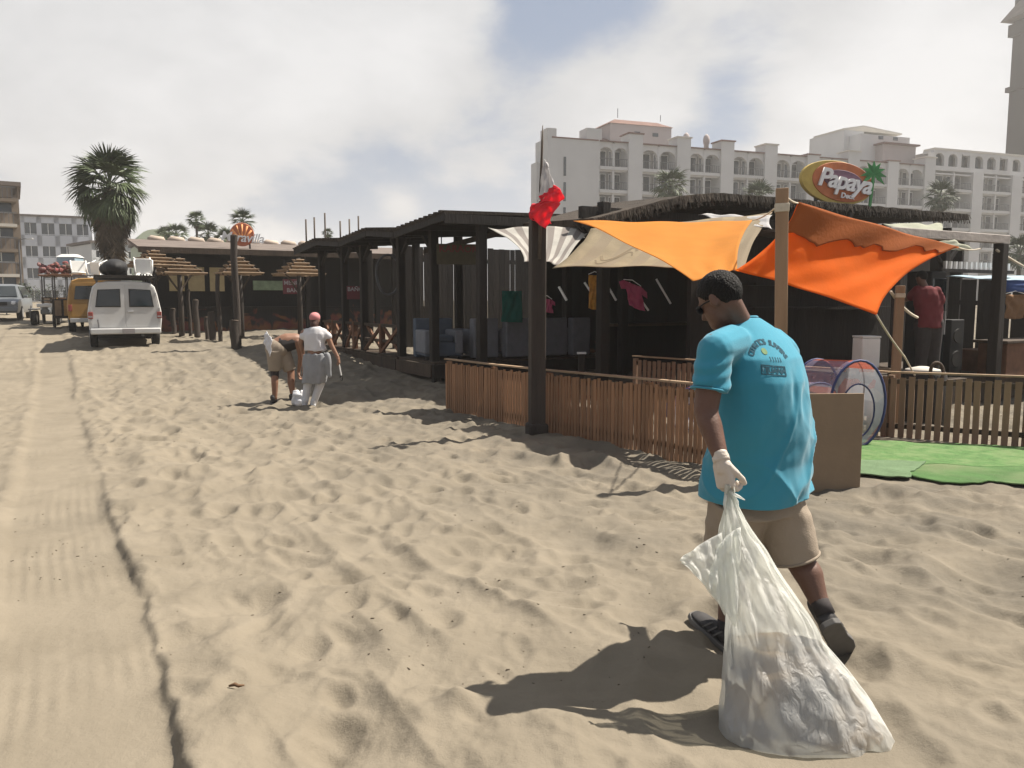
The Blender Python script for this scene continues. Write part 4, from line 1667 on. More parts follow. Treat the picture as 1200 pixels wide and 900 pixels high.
M['turf'] = mat('turf', (0.085, 0.175, 0.055), 0.95, 0.25, 14.0, 0.9, 220, hue=(0.20, 0.26, 0.12), hfac=0.5)
M['turf_dark'] = mat('turf_dark', (0.072, 0.155, 0.047), 0.95, 0.2, 4.0, 0.9, 160, hue=(0.20, 0.22, 0.12), hfac=0.6)
M['turf_pale'] = mat('turf_pale', (0.135, 0.21, 0.11), 0.95, 0.15, 4.0, 0.9, 160)
matting()


# ------------------------------------------------------------------ pop-up play tents
def play_tent(px, Y, w, h, label, rz, seed):
    b = gp(px, Y)
    t = thing('play_tent', label, 'play tent', (b.x, b.y, gs(b.x, b.y)), rz)
    hm = []
    for q in (0.0, 0.42, 0.8):
        sc = 1.0 - 0.10 * q
        ring = [Vector((w / 2 * sc * math.cos(a), q, h / 2 + h / 2 * sc * math.sin(a))) for a in np.linspace(0, 2 * math.pi, 29)[:-1]]
        hm.append(ring)
    for r_ in (hm[0], hm[2]):
        MB().tube(r_ + [r_[0], r_[1]], 0.016, 6, False).build('hoop', M['tent_blue'], t, smooth=True)
    # gores of the tunnel skin
    for k in range(7):
        i0, i1 = k * 4, k * 4 + 4
        mb = MB()
        rings = [[r_[i % 28] for i in range(i0, i1 + 1)] for r_ in hm]
        mb.loft(rings, False, False)
        mb.build('tent_gore', M[('tent_grey', 'tent_red', 'tent_lilac')[(k + seed) % 3]], t, smooth=True, fix=False)
    # front net with printed shapes
    mb = MB()
    inner = [Vector((p.x * 0.62, 0.005, h / 2 + (p.z - h / 2) * 0.62 - 0.08)) for p in hm[0]]
    mb.loft([hm[0], inner], False)
    mb.build('front_panel', M['tent_print'], t, fix=False)
    MB().tube(inner + [inner[0], inner[1]], 0.01, 5, False).build('entry_hoop', M['tent_blue'], t, smooth=True)


M['tent_blue'] = mat('tent_blue', (0.03, 0.04, 0.12), 0.6, 0.2, 5)
M['tent_grey'] = cloth_mat('tent_grey', (0.40, 0.42, 0.46), 0.5)
M['tent_red'] = cloth_mat('tent_red', (0.50, 0.13, 0.08), 0.5)
M['tent_lilac'] = cloth_mat('tent_lilac', (0.30, 0.27, 0.42), 0.5)
tp = cloth_mat('tent_print', (0.36, 0.40, 0.46), 0.5)
_N, _L = tp.node_tree.nodes, tp.node_tree.links
_vo = _N.new('ShaderNodeTexVoronoi'); _vo.inputs['Scale'].default_value = 4.2
_tc = _N.new('ShaderNodeTexCoord'); _L.new(_tc.outputs['Object'], _vo.inputs['Vector'])
_r = _N.new('ShaderNodeValToRGB'); _r.color_ramp.interpolation = 'CONSTANT'
_e = _r.color_ramp.elements
_e[0].position, _e[0].color = 0.0, (0.36, 0.40, 0.46, 1)
_e[1].position, _e[1].color = 0.52, (0.58, 0.13, 0.07, 1)
_x = _e.new(0.70); _x.color = (0.55, 0.52, 0.50, 1)
_x = _e.new(0.82); _x.color = (0.16, 0.18, 0.38, 1)
_L.new(_vo.outputs['Color'], _r.inputs[0])
_L.new(_r.outputs[0], _N['Principled BSDF'].inputs['Base Color'])
M['tent_print'] = tp
for _k in ('tent_grey', 'tent_red', 'tent_lilac', 'tent_print'):
    _nt = M[_k].node_tree
    _o = _nt.nodes['Material Output']
    _src = _o.inputs['Surface'].links[0].from_socket
    _t = _nt.nodes.new('ShaderNodeBsdfTransparent')
    _m = _nt.nodes.new('ShaderNodeMixShader')
    _m.inputs[0].default_value = 0.5 if _k != 'tent_red' else 0.25
    _nt.links.new(_src, _m.inputs[1]); _nt.links.new(_t.outputs[0], _m.inputs[2]); _nt.links.new(_m.outputs[0], _o.inputs['Surface'])
play_tent(1003, 9.15, 0.74, 1.02, 'grey red and blue pop-up play tent behind the upright brown board', R(14), 0)
play_tent(818, 10.4, 0.85, 0.62, 'low blue pop-up play tent just inside the picket fence', R(-20), 2)
play_tent(958, 10.2, 0.70, 0.66, 'blue play tent between the turquoise shirt and the larger tent', R(20), 1)


# ------------------------------------------------------------------ tall post with flag
def flag_post():
    b = gp(629, 10.10)
    t = thing('flag_post', 'tall square dark wooden post standing in front of the picket fence', 'post', (b.x, b.y, gs(b.x, b.y) - 0.15), R(12))
    h = at(629, 262, 10.10).z - b.z + 0.15
    MB().box((0, 0, h / 2), (0.19, 0.19, h)).build('shaft', M['post_wood'], t, bevel=0.012)
    MB().box((0, 0, 0.16), (0.26, 0.26, 0.24)).build('footing', M['post_wood'], t, bevel=0.03)
    top = Vector((0, 0, h))
    lp = at(636, 147, 10.05) - Vector(t.location)
    lp = Matrix.Rotation(-R(12), 3, 'Z') @ lp
    MB().tube([(0.0, -0.11, h - 0.5), Vector((0.0, -0.11, h)).lerp(lp, 0.35), Vector((0, -0.11, h)).lerp(lp, 0.8), lp], [0.022, 0.02, 0.014, 0.005], 7).build('flagpole', M['trunk'], t, smooth=True)
    # flag
    f = thing('flag', 'limp flag with white and red bands hanging from the thin pole', 'flag', at(632, 268, 9.95))
    A, B = at(637.5, 186, 10.01), at(632, 236, 9.97)
    C, D = at(649, 221, 9.85), at(634, 240, 9.91)
    sheet(patch([A, at(642, 192, 9.95), at(652, 221, 9.85), at(630.5, 237, 9.95)], (0.0, 0.12, 0, 0), 0, 16, 0.02, 3), 'white_band', M['flag_white'], f)
    mb = patch([at(632.5, 231, 9.95), at(649, 217, 9.85), at(661, 232, 9.77), at(637, 246, 9.85)], (0.0, -0.25, 0.0, 0), -0.05, 18, 0.03, 5)
    sheet(mb, 'red_band', M['flag_red'], f)
    mb = patch([at(633, 236, 9.87), at(656, 238, 9.75), at(640, 268, 9.83), at(622, 252, 9.90)], (-0.1, 0.05, -0.15, -0.3), -0.04, 18, 0.035, 9)
    sheet(mb, 'red_fold', M['flag_red'], f)
    mb = patch([at(624, 238, 10.05), at(640, 240, 9.97), at(646, 262, 9.93), at(621, 256, 9.97)], (0, 0.1, -0.2, -0.2), 0, 14, 0.03, 13)
    sheet(mb, 'rear_fold', M['flag_red'], f)


flag_post()


# ------------------------------------------------------------------ light posts, sails, ropes
def lumber(name, label, pa, pb, w, material):
    pa, pb = Vector(pa), Vector(pb)
    t = thing(name, label, 'post', pa)
    MB().beam(Vector((0, 0, 0)), pb - pa, w, w, Vector((0.3, 1, 0))).build('shaft', material, t, bevel=0.006)
    d = (pb - pa)
    MB().beam(d * 0.93, d * 0.955, w * 1.15, w * 1.15, Vector((0.3, 1, 0))).build('rope_wrap', M['rope'], t, bevel=0.006)
    return t


lumber('lumber_post', 'pale square timber post rising behind the turquoise shirt', gp(914.5, 7.2, -0.3), at(916.5, 221, 7.2), 0.108, M['pine'])
lumber('lumber_post', 'leaning pale timber post behind the weathered fence near the orange sail', gp(1046, 10.6, -0.3), at(1055, 335, 10.7), 0.11, M['pine'])

S1 = [at(672, 258, 11.6), at(882, 258, 12.2), at(864, 316, 9.0), at(812, 329, 8.4)]
o = sheet(patch(S1, (0.10, 0.10, 0.02, 0.13), 0.10, 30, 0.012, 1), 'shade_sail', M['amber'])
tag(o, 'yellow orange shade sail stretched over the picket enclosure', 'shade sail')
S2 = [at(935, 238, 9.0), at(1122, 290, 11.2), at(1027, 369, 9.4), at(861, 317, 8.7)]
o = sheet(patch(S2, (0.03, 0.22, 0.06, 0.10), 0.05, 34, 0.014, 4), 'shade_sail', M['orange'])
tag(o, 'deep orange shade sail with upper shadow laid on as darker cloth, tied to a timber post', 'shade sail')
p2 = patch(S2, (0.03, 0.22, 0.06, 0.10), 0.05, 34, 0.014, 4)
# added darker layer, shaped and coloured as the shadow along the upper edge
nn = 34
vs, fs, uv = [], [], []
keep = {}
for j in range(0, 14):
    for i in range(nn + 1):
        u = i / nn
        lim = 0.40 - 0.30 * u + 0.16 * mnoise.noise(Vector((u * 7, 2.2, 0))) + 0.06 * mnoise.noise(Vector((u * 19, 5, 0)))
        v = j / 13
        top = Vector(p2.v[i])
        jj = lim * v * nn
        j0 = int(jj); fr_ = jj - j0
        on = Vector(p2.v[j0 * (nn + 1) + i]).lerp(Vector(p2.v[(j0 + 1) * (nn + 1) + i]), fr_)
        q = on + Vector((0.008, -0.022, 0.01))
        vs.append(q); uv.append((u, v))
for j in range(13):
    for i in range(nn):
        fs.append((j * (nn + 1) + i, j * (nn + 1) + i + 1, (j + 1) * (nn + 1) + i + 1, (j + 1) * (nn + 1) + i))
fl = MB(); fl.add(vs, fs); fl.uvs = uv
fo = sheet(fl, 'shadow_layer', M['orange_shadow'] if 'orange_shadow' in M else M['orange'], o)
hem = MB().tube([Vector(p2.v[i]) + Vector((0, -0.012, 0)) for i in range(nn + 1)], 0.013, 6)
hem.build('hem', M['amber'], o, smooth=True, world=True)


def rope(name, label, pts, r_=0.008, material='rope'):
    mb = MB().tube(pts, r_, 6)
    return tag(mb.build(name, M[material], smooth=True), label, 'rope')


def sagline(a, b, sag, n=10):
    a, b = Vector(a), Vector(b)
    return [a.lerp(b, k / n) - Vector((0, 0, sag * 4 * (k / n) * (1 - k / n))) for k in range(n + 1)]


rope('guy_rope', 'white guy rope from the orange sail corner down to the weathered fence', sagline(at(1027, 369, 9.4), at(1060, 418, 10.0), 0.02) + sagline(at(1060, 418, 10.0), at(1072, 440, 10.1), 0.0)[1:], 0.012)
rope('guy_rope', 'short rope between the leaning timber post and the orange sail', sagline(at(1044, 342, 10.6), at(1075, 372, 11.8), 0.05), 0.02)
rope('guy_rope', 'rope tying the deep orange sail to the far bar beam', sagline(at(1122, 290, 11.2), at(1150, 291, 13.3), 0.03), 0.012)
rope('guy_rope', 'slack rope from the dark corner post towards the palms', sagline(at(1168, 293, 13.4), at(1215, 320, 15.0), 0.02), 0.022)
rope('guy_rope', 'short rope lacing the deep orange sail to the pale timber post', sagline(at(935, 238, 9.0), at(918, 227, 7.2), 0.02), 0.010)
rope('guy_rope', 'rope from the pale timber post to the yellow orange sail', sagline(at(913, 240, 7.2), at(882, 258, 12.2), 0.03), 0.008)

# striped sails
o = sheet(patch([at(572, 267, 13.6), at(697, 264, 14.2), at(656, 314, 12.2), at(614, 307, 12.0)], (0.02, 0.05, 0.12, 0.28), 0.08, 26, 0.02, 6), 'shade_sail', M['stripe_sun'])
tag(o, 'sunlit grey and white striped canvas hanging under the roof beam', 'shade sail')
ST = [at(692, 268, 13.2), at(905, 250, 14.4), at(872, 317, 11.8), at(647, 315, 12.0)]
pt = patch(ST, (0.02, 0.05, 0.10, 0.06), 0.12, 26, 0.02, 8)
o = sheet(pt, 'shade_sail', M['stripe_tan'])
tag(o, 'tan canvas with a dark swirl emblem hanging behind the yellow orange sail', 'shade sail')


def on_patch(mb, n, u, v, lift):
    i, j = min(n - 1, int(u * n)), min(n - 1, int(v * n))
    fu, fv = u * n - i, v * n - j
    P = lambda a, b: Vector(mb.v[b * (n + 1) + a]) + Vector(o.location)
    p = (P(i, j) * (1 - fu) + P(i + 1, j) * fu) * (1 - fv) + (P(i, j + 1) * (1 - fu) + P(i + 1, j + 1) * fu) * fv
    nn_ = (P(i + 1, j) - P(i, j)).cross(P(i, j + 1) - P(i, j)).normalized()
    if nn_.y > 0:
        nn_ = -nn_
    return p + nn_ * lift


def ribbon(path, w):
    mb = MB()
    vs = []
    for k, (u, v) in enumerate(path):
        u2, v2 = path[min(k + 1, len(path) - 1)]
        u1, v1 = path[max(k - 1, 0)]
        d = Vector((u2 - u1, (v2 - v1) * 0.35))
        d.normalize()
        for sg in (-1, 1):
            vs.append(on_patch(pt, 26, u - sg * d.y * w, v + sg * d.x * w / 0.35, 0.008))
    mb.add(vs, [(2 * k, 2 * k + 1, 2 * k + 3, 2 * k + 2) for k in range(len(path) - 1)])
    return mb


def swirl(dv, amp):
    return [(0.155 + 0.17 * q, 0.62 + dv - amp * math.sin(q * 2 * math.pi * 1.05 + 2.6) * (0.55 + 0.45 * q) + 0.14 * (0.5 - q)) for q in [k / 39 for k in range(40)]]


ribbon(swirl(0.0, 0.20), 0.007).build('emblem', M['emblem'], o, world=True, fix=False)
ribbon(swirl(0.13, 0.20), 0.004).build('emblem', M['emblem'], o, world=True, fix=False)

o = sheet(patch([at(1035, 262, 12.6), at(1105, 262, 13.4), at(1110, 276, 12.8), at(1060, 276, 12.2)], (0.02, 0.1, 0.05, 0.1), 0.03, 16, 0.02, 3), 'shade_sail', M['pale_cloth'])
tag(o, 'pale cream canvas strip lying above the grey roof beam', 'shade sail')
o = sheet(patch([at(1075, 285, 12.0), at(1118, 281, 12.6), at(1142, 292, 12.8), at(1100, 293, 12.2)], (0.02, 0.1, 0.02, 0.1), 0.03, 16, 0.02, 5), 'shade_sail', M['pale_cloth'])
tag(o, 'pale cream triangle of canvas tied at the orange sail tip', 'shade sail')
o = sheet(patch([at(818, 251, 14.6), at(905, 253, 14.0), at(905, 268, 13.6), at(850, 262, 14.0)], (0.02, 0.1, 0.02, 0.1), 0.03, 16, 0.02, 7), 'shade_sail', M['flag_white'])
tag(o, 'white canvas scrap under the edge of the thatched roof', 'shade sail')


# ------------------------------------------------------------------ thatched bar at the right
def thatched_bar():
    o_ = W(8.0, 11.0)
    t = thing('thatched_bar', 'dark bar hall with rough thatched roof rising behind the orange sails', 'building', (o_.x, o_.y, -0.15), R(30))
    Z = 0.15
    prof = [(-0.1, 2.96), (0.9, 3.22), (1.8, 3.45), (2.6, 3.56), (3.6, 3.58), (10.6, 3.60)]
    for (x0, z0), (x1, z1) in zip(prof[:-1], prof[1:]):
        mb = MB()
        nseg = max(3, int((x1 - x0) / 0.12))
        rg = []
        for k in range(nseg + 1):
            q = k / nseg
            x = x0 + (x1 - x0) * q
            z = z0 + (z1 - z0) * q + Z + 0.02 * mnoise.noise(Vector((x * 4, 0, 1)))
            rg.append([Vector((x, -0.05 + 0.03 * mnoise.noise(Vector((x * 6, 3, 0))), z - 0.14)), Vector((x, -0.02, z)), Vector((x, 2.2, z + 0.10)), Vector((x, 7.0, z - 0.14)), Vector((x, 7.0, z - 0.24)), Vector((x, 2.2, z - 0.03))])
        mb.loft(rg)
        mb.build('thatch', M['thatch'], t)
    mb = MB()
    r_ = random.Random(2)
    for k in range(700):
        x = r_.uniform(-0.1, 10.6)
        z = np.interp(x, [p[0] for p in prof], [p[1] for p in prof]) + Z - 0.02
        ln = r_.uniform(0.10, 0.24)
        mb.beam((x, -0.06, z), (x + r_.uniform(-0.04, 0.04), -0.10 + r_.uniform(-0.03, 0.03), z - ln), 0.014, 0.006)
    fr = mb.build('fringe', M['thatch'], t)
    fr['kind'] = 'stuff'
    for x in (0.4, 3.0, 5.6, 8.2, 10.4):
        MB().box((x, 0.35, 1.7), (0.18, 0.18, 3.5)).build('post', M['dark_wood'], t, bevel=0.015)
        for s in (-1, 1):
            MB().beam((x, 0.35, 2.5), (x + s * 0.6, 0.35, 3.1), 0.07, 0.07).build('brace', M['dark_wood'], t)
    MB().box((5.2, 0.35, 3.25), (10.6, 0.12, 0.2)).build('beam', M['dark_wood'], t)
    # rear wall of wide boards with the same painted foot
    k = 0
    for x in np.arange(3.0, 12.6, 0.6):
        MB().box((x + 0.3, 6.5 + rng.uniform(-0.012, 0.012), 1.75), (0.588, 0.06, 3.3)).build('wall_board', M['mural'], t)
    MB().box((11.9, 3.6, 1.7), (0.08, 5.6, 3.4)).build('end_wall', M['dark_wood'], t)
    # counter
    MB().box((6.0, 3.0, 0.62), (7.0, 0.08, 1.15)).build('counter_front', M['dark_wood'], t)
    MB().box((6.0, 2.9, 1.22), (7.2, 0.5, 0.06)).build('counter_top', M['brown_wood'], t)
    # pale sheet under the eave
    MB().box((6.9, 1.4, 3.05), (4.8, 0.05, 0.42)).build('eave_panel', M['pale_panel'], t)
    MB().box((3.8, 1.3, 3.02), (0.9, 0.05, 0.5)).build('eave_panel', M['frame_white'], t)
    # slanting braces; the strips of sun on them are put into their white colour
    for px, py, px2, py2, Y in ((685, 331, 699, 352, 15.4), (711, 333, 722, 352, 15.6), (737, 331, 760, 364, 15.2), (769, 327, 786, 356, 15.4), (655, 336, 664, 352, 15.2)):
        a, b = at(px, py, Y), at(px2, py2, Y - 0.1)
        Mi = Matrix.Translation(t.location) @ Matrix.Rotation(R(30), 4, 'Z')
        Mi.invert()
        MB().beam(Mi @ a, Mi @ b, 0.035, 0.035).build('sunlit_brace', M['frame_white'], t)
    return t


M['pale_panel'] = mat('pale_panel', (0.36, 0.38, 0.30), 0.8, 0.2, 2, hue=(0.26, 0.30, 0.2), hfac=0.6)
thatched_bar()


def hanging(name, label, px, py, Y, w, h, material, shirt=False, tilt=0.0):
    c = at(px, py, Y)
    r_ = thing(name, label, 'shirt' if shirt else 'towel', (c.x, c.y, c.z - h))
    X = Vector((math.cos(tilt), 0.2, math.sin(tilt) * -1))
    D = Vector((math.sin(tilt) * 0.6, 0, -1))
    z0 = Vector((0, 0, h))
    sheet(patch([z0 - X * w / 2, z0 + X * w / 2, z0 + X * w / 2 * 0.95 + D * h, z0 - X * w / 2 * 0.9 + D * h], (0.03, 0.06, -0.1, 0.06), 0, 14, 0.03, px), 'cloth', M[material], r_, world=False)
    if shirt:
        for s in (-1, 1):
            a = z0 + X * (s * w / 2)
            sheet(patch([a, a + X * (s * w * 0.3) + D * h * 0.15, a + X * (s * w * 0.25) + D * h * 0.42, a + X * (-s * 0.02) + D * h * 0.35], (0, 0, 0, 0), 0, 8, 0.015, px), 'sleeve', M[material], r_, world=False)
    MB().tube([z0 - X * w * 0.5 + Vector((0, 0.01, 0.01)), z0 + Vector((0, 0.01, 0.06)), z0 + X * w * 0.5 + Vector((0, 0.01, 0.01))], 0.008, 5).build('hanger', M['frame_white'], r_)


hanging('hanging_towel', 'orange and yellow patterned towel hung in the dark bar', 697, 322, 15.0, 0.24, 0.62, 'yellow_cloth')
hanging('hanging_shirt', 'pink shirt hung slanting on a rod in the dark bar', 741, 332, 15.0, 0.36, 0.46, 'pink_cloth', True, 0.35)
hanging('hanging_shirt', 'small pink top hung behind the tall flag post', 641, 350, 15.6, 0.2, 0.26, 'pink_cloth', True, 0.2)


def side_table(px, Y, label):
    b = gp(px, Y)
    t = thing('side_table', label, 'table', b)
    MB().tube([(0, 0, -0.05), (0, 0, 0.03)], 0.28, 16).build('base', M['black'], t)
    MB().box((0, 0, 0.4), (0.12, 0.12, 0.8)).build('column', M['dark_wood'], t, bevel=0.01)
    MB().box((0, 0, 0.81), (0.16, 0.16, 0.03)).build('top', M['frame_white'], t)


side_table(681, 14.6, 'short black pedestal post beside the sofas')


# ------------------------------------------------------------------ fruit sign on the roof
def fruit_sign():
    c = at(983, 214, 16.9)
    t = thing('roof_sign', 'oval orange and yellow roof sign with white script and a green palm', 'sign', (c.x, c.y, c.z - 0.75), R(14))

    def ovl(a, b, y, th, name, m_, cx=0.0, cz=0.75, tilt=-0.13):
        pts = []
        for k in range(40):
            q = 2 * math.pi * k / 40
            x, z = a * math.cos(q), b * math.sin(q)
            pts.append((cx + x * math.cos(tilt) - z * math.sin(tilt), y, cz + x * math.sin(tilt) + z * math.cos(tilt)))
        return MB().slab(pts, (0, th, 0)).build(name, m_, t, bevel=0.008)
    ovl(0.86, 0.44, 0.0, 0.10, 'yellow_oval', M['sign_yellow'], -0.03)
    ovl(0.73, 0.40, -0.018, 0.03, 'orange_oval', M['sign_orange'], 0.09, 0.76)
    ovl(0.47, 0.20, -0.034, 0.03, 'purple_oval', M['sign_purple'], 0.08, 0.80)
    text_part('Papaya', 0.52, 'lettering', M['letter_white'], t, (0.10, -0.07, 0.76), 0, 0.02, 0.22, 0.012, 0.9, R(7.5))
    text_part('Deck', 0.15, 'lettering', M['letter_white'], t, (0.17, -0.07, 0.47), 0, 0.01, 0.1, 0.004, 1.0, R(5))
    # palm at the sign's end
    for k in range(9):
        a = R(-30 + k * 30)
        p = Vector((0.80, -0.05, 0.95))
        d = Vector((math.cos(a), 0, math.sin(a)))
        q = Vector((-d.z, 0, d.x))
        vs = [p, p + d * 0.14 + q * 0.05, p + d * 0.32 + Vector((0, 0, -0.05)), p + d * 0.14 - q * 0.05]
        MB().slab(vs, (0, 0.02, 0)).build('palm_leaf', M['sign_green2'], t)
    MB().beam((0.80, -0.04, 0.95), (0.74, -0.04, 0.25), 0.06, 0.03).build('palm_stem', M['sign_green2'], t)
    for x in (-0.45, 0.4):
        MB().box((x, 0.12, 0.2), (0.06, 0.06, 0.9)).build('strut', M['iron'], t)


M['sign_yellow'] = mat('sign_yellow', (0.52, 0.38, 0.10), 0.6, 0.2, 3)
M['sign_orange'] = mat('sign_orange', (0.52, 0.17, 0.07), 0.6, 0.25, 3)
M['sign_purple'] = mat('sign_purple', (0.16, 0.09, 0.13), 0.6, 0.2, 3)
M['sign_green2'] = mat('sign_green2', (0.06, 0.24, 0.08), 0.6, 0.3, 5)
fruit_sign()


# ------------------------------------------------------------------ open bar at the far right
def snack_bar():
    o_ = W(11.0, 7.6)
    t = thing('snack_bar', 'open dark snack bar with grey roof beam behind the weathered fence', 'kiosk', (o_.x, o_.y, -0.15), R(30))
    Z = 0.15
    MB().box((1.45, 0, 2.62 + Z), (3.2, 0.12, 0.14)).build('front_beam', M['beam_grey'], t, bevel=0.01)
    MB().box((2.9, 0, 1.35), (0.17, 0.17, 2.7)).build('corner_post', M['dark_wood'], t, bevel=0.012)
    MB().box((0.2, 0.02, 1.25), (0.13, 0.13, 2.5)).build('corner_post', M['dark_wood'], t, bevel=0.012)
    MB().box((2.4, 1.7, 0.20), (5.6, 2.9, 0.44)).build('platform', M['brown_wood'], t, bevel=0.01)
    MB().box((2.4, 3.2, 1.5), (7.0, 0.1, 2.9)).build('rear_wall', M['dark_wood'], t)
    MB().box((2.2, 2.95, 2.05), (4.2, 0.35, 0.05)).build('shelf', M['dark_wood'], t)
    MB().box((2.2, 2.95, 1.6), (4.2, 0.35, 0.05)).build('shelf', M['dark_wood'], t)
    MB().box((4.2, 0.15, 0.72), (2.2, 0.5, 0.6)).build('front_counter', M['rail_red'], t, bevel=0.01)
    MB().box((4.2, 0.15, 1.04), (2.4, 0.6, 0.05)).build('counter_top', M['brown_wood'], t, bevel=0.01)
    MB().box((1.55, 2.8, 2.42), (0.42, 0.04, 0.22)).build('tan_board', M['tan_cloth'], t)
    # rail of pale balusters on the roof edge beyond
    for k in range(14):
        MB().box((3.3 + k * 0.16, 1.2, 2.25 + Z), (0.05, 0.05, 0.14)).build('baluster', M['frame_white'], t)
    MB().box((4.3, 1.2, 2.15 + Z), (2.4, 0.12, 0.06)).build('roof_rail', M['dark_wood'], t)
    # sheet roof
    mb = MB().slab([(-0.3, 0.3, 2.70 + Z), (3.1, 0.3, 2.66 + Z), (3.1, 3.3, 2.78 + Z), (-0.3, 3.3, 2.8 + Z)], (0, 0, 0.05))
    mb.build('roof', M['roofing'], t)

    def P(x, y, z):
        return Matrix.Translation(t.location) @ Matrix.Rotation(R(30), 4, 'Z') @ Vector((x, y, z))
    # fridge, freezer, speakers
    q = P(2.05, 0.75, 0.42)
    f = thing('fridge', 'tall black fridge standing on the snack bar floor', 'fridge', q, R(30))
    MB().box((0, 0, 0.92), (0.42, 0.45, 1.80)).build('cabinet', M['black'], f, bevel=0.02)
    MB().box((0, -0.235, 0.95), (0.38, 0.02, 1.5)).build('door', M['van_glass'], f, bevel=0.005)
    MB().box((0.16, -0.26, 0.95), (0.02, 0.03, 0.4)).build('handle', M['chrome'], f)
    q = P(2.55, 0.65, 0.42)
    f = thing('loudspeaker', 'black loudspeaker box beside the tall black fridge', 'loudspeaker', q, R(30))
    MB().box((0, 0, 0.5), (0.38, 0.4, 1.0)).build('cabinet', M['black'], f, bevel=0.015)
    for z, r_ in ((0.72, 0.13), (0.32, 0.15)):
        MB().tube([(0, -0.19, z), (0, -0.215, z)], [r_, r_ * 0.9], 18).build('cone', M['rubber'], f)
    return t


M['beam_grey'] = mat('beam_grey', (0.30, 0.27, 0.25), 0.85, 0.2, 3, 0.4, 20)
snack_bar()


def cooler_table():
    b = gp(1015, 12.2)
    t = thing('folding_table', 'low pale table carrying a white box in front of the dark bar', 'table', b, R(8))
    MB().box((0, 0, 0.74), (0.66, 0.45, 0.04)).build('top', M['slat'], t, bevel=0.006)
    for sx in (-1, 1):
        for sy in (-1, 1):
            MB().box((sx * 0.28, sy * 0.18, 0.34), (0.04, 0.04, 0.78)).build('leg', M['iron'], t)
    c = thing('cooler_box', 'grey white upright box standing on the low pale table', 'box', b + Vector((-0.05, 0.0, 0.76)), R(8))
    MB().box((0, 0, 0.23), (0.30, 0.28, 0.46)).build('body', M['plastic_white'], c, bevel=0.02)
    MB().box((0, 0, 0.475), (0.31, 0.29, 0.03)).build('lid', M['plastic_white'], c, bevel=0.008)
    b = gp(1078, 11.5)
    d = thing('barrel_table', 'dark drum with a pale round lid behind the weathered fence', 'barrel', b)
    MB().tube([(0, 0, -0.1), (0, 0, 0.2), (0, 0, 0.5), (0, 0, 0.72), (0, 0, 0.76)], [0.30, 0.34, 0.35, 0.32, 0.30], 20).build('drum', M['dark_wood'], d, smooth=True)
    MB().tube([(0, 0, 0.765), (0, 0, 0.79), (0, 0, 0.83)], [0.24, 0.23, 0.06], 20).build('lid', M['cream'], d, smooth=True)
    # ring of rope
    r_ = MB()
    c0 = at(1098, 436, 11.1)
    r_.tube([c0 + Vector((0.09 * math.cos(a), 0.02 * math.sin(a), 0.13 * math.sin(a))) for a in np.linspace(0, 6.6, 24)], 0.025, 8)
    tag(r_.build('rope_ring', M['brown_wood'], smooth=True), 'small loop of thick rope hung on the dark bar front', 'rope')


cooler_table()


def blue_awning():
    q = at(1195, 340, 14.6)
    t = thing('awning', 'low blue awning over the stall beside the dark corner post', 'awning', (q.x, q.y, gnd(q.x, q.y)), R(10))
    z = q.z - gnd(q.x, q.y)
    sheet(patch([Vector((-0.5, -0.2, z + 0.17)), Vector((1.6, -0.2, z + 0.17)), Vector((1.6, -0.25, z - 0.03)), Vector((-0.5, -0.25, z - 0.03))], (0, 0, -0.1, 0), 0, 14, 0.015, 2), 'valance', M['blue_cloth'], t, world=False)
    sheet(patch([Vector((-0.5, -0.2, z + 0.17)), Vector((1.6, -0.2, z + 0.17)), Vector((1.6, 1.4, z + 0.30)), Vector((-0.5, 1.4, z + 0.30))], (0, 0, 0, 0), 0.05, 14, 0.015, 3), 'canopy', M['plastic_blue'], t, world=False)
    for x in (-0.45, 1.55):
        for y in (-0.15, 1.35):
            MB().tube([(x, y, -0.2), (x, y, z + 0.2)], 0.025, 6).build('pole', M['iron'], t)
    MB().box((0.5, 0.5, 0.4), (2.2, 0.8, 0.9)).build('stall_counter', M['rail_red'], t, bevel=0.01)
    c = at(1190, 345, 14.3)
    hanging('hanging_towel', 'tan towel hanging under the blue awning', 1190, 345, 14.3, 0.42, 0.42, 'tan_cloth')


blue_awning()


def plank_wall():
    a, b = gp(1120, 17.5), gp(1330, 16.0)
    t = thing('plank_wall', 'dark plank wall closing the yard behind the blue awning', 'wall', a)
    e = b - a
    n = int(e.length / 0.3)
    pk = MB().box((0, 0, 1.0), (0.29, 0.04, 2.3)).mesh('plank', M['dark_wood'])
    for k in range(n):
        o_ = link('plank', pk, t)
        o_.location = e * ((k + 0.5) / n) + Vector((0, rng.uniform(-0.01, 0.01), rng.uniform(-0.1, 0.04)))
        o_.rotation_euler = (0, 0, math.atan2(e.y, e.x))
    MB().beam(Vector((0, 0.06, 1.6)), e + Vector((0, 0.06, 1.6)), 0.06, 0.1).build('rail', M['dark_wood'], t)


plank_wall()

# ------------------------------------------------------------------ vehicles
def wheel(parent, loc, r_=0.36, w=0.22):
    wobj = MB().tube([(-w / 2, 0, 0), (-w / 2 + 0.03, 0, 0), (w / 2 - 0.03, 0, 0), (w / 2, 0, 0)], [r_ * 0.86, r_, r_, r_ * 0.86], 22).build('tyre', M['rubber'], parent, smooth=True)
    wobj.location = loc
    MB().tube([(-w / 2 - 0.012, 0, 0), (w / 2 + 0.012, 0, 0)], r_ * 0.56, 16).build('rim', M['chrome'], wobj)
    return wobj


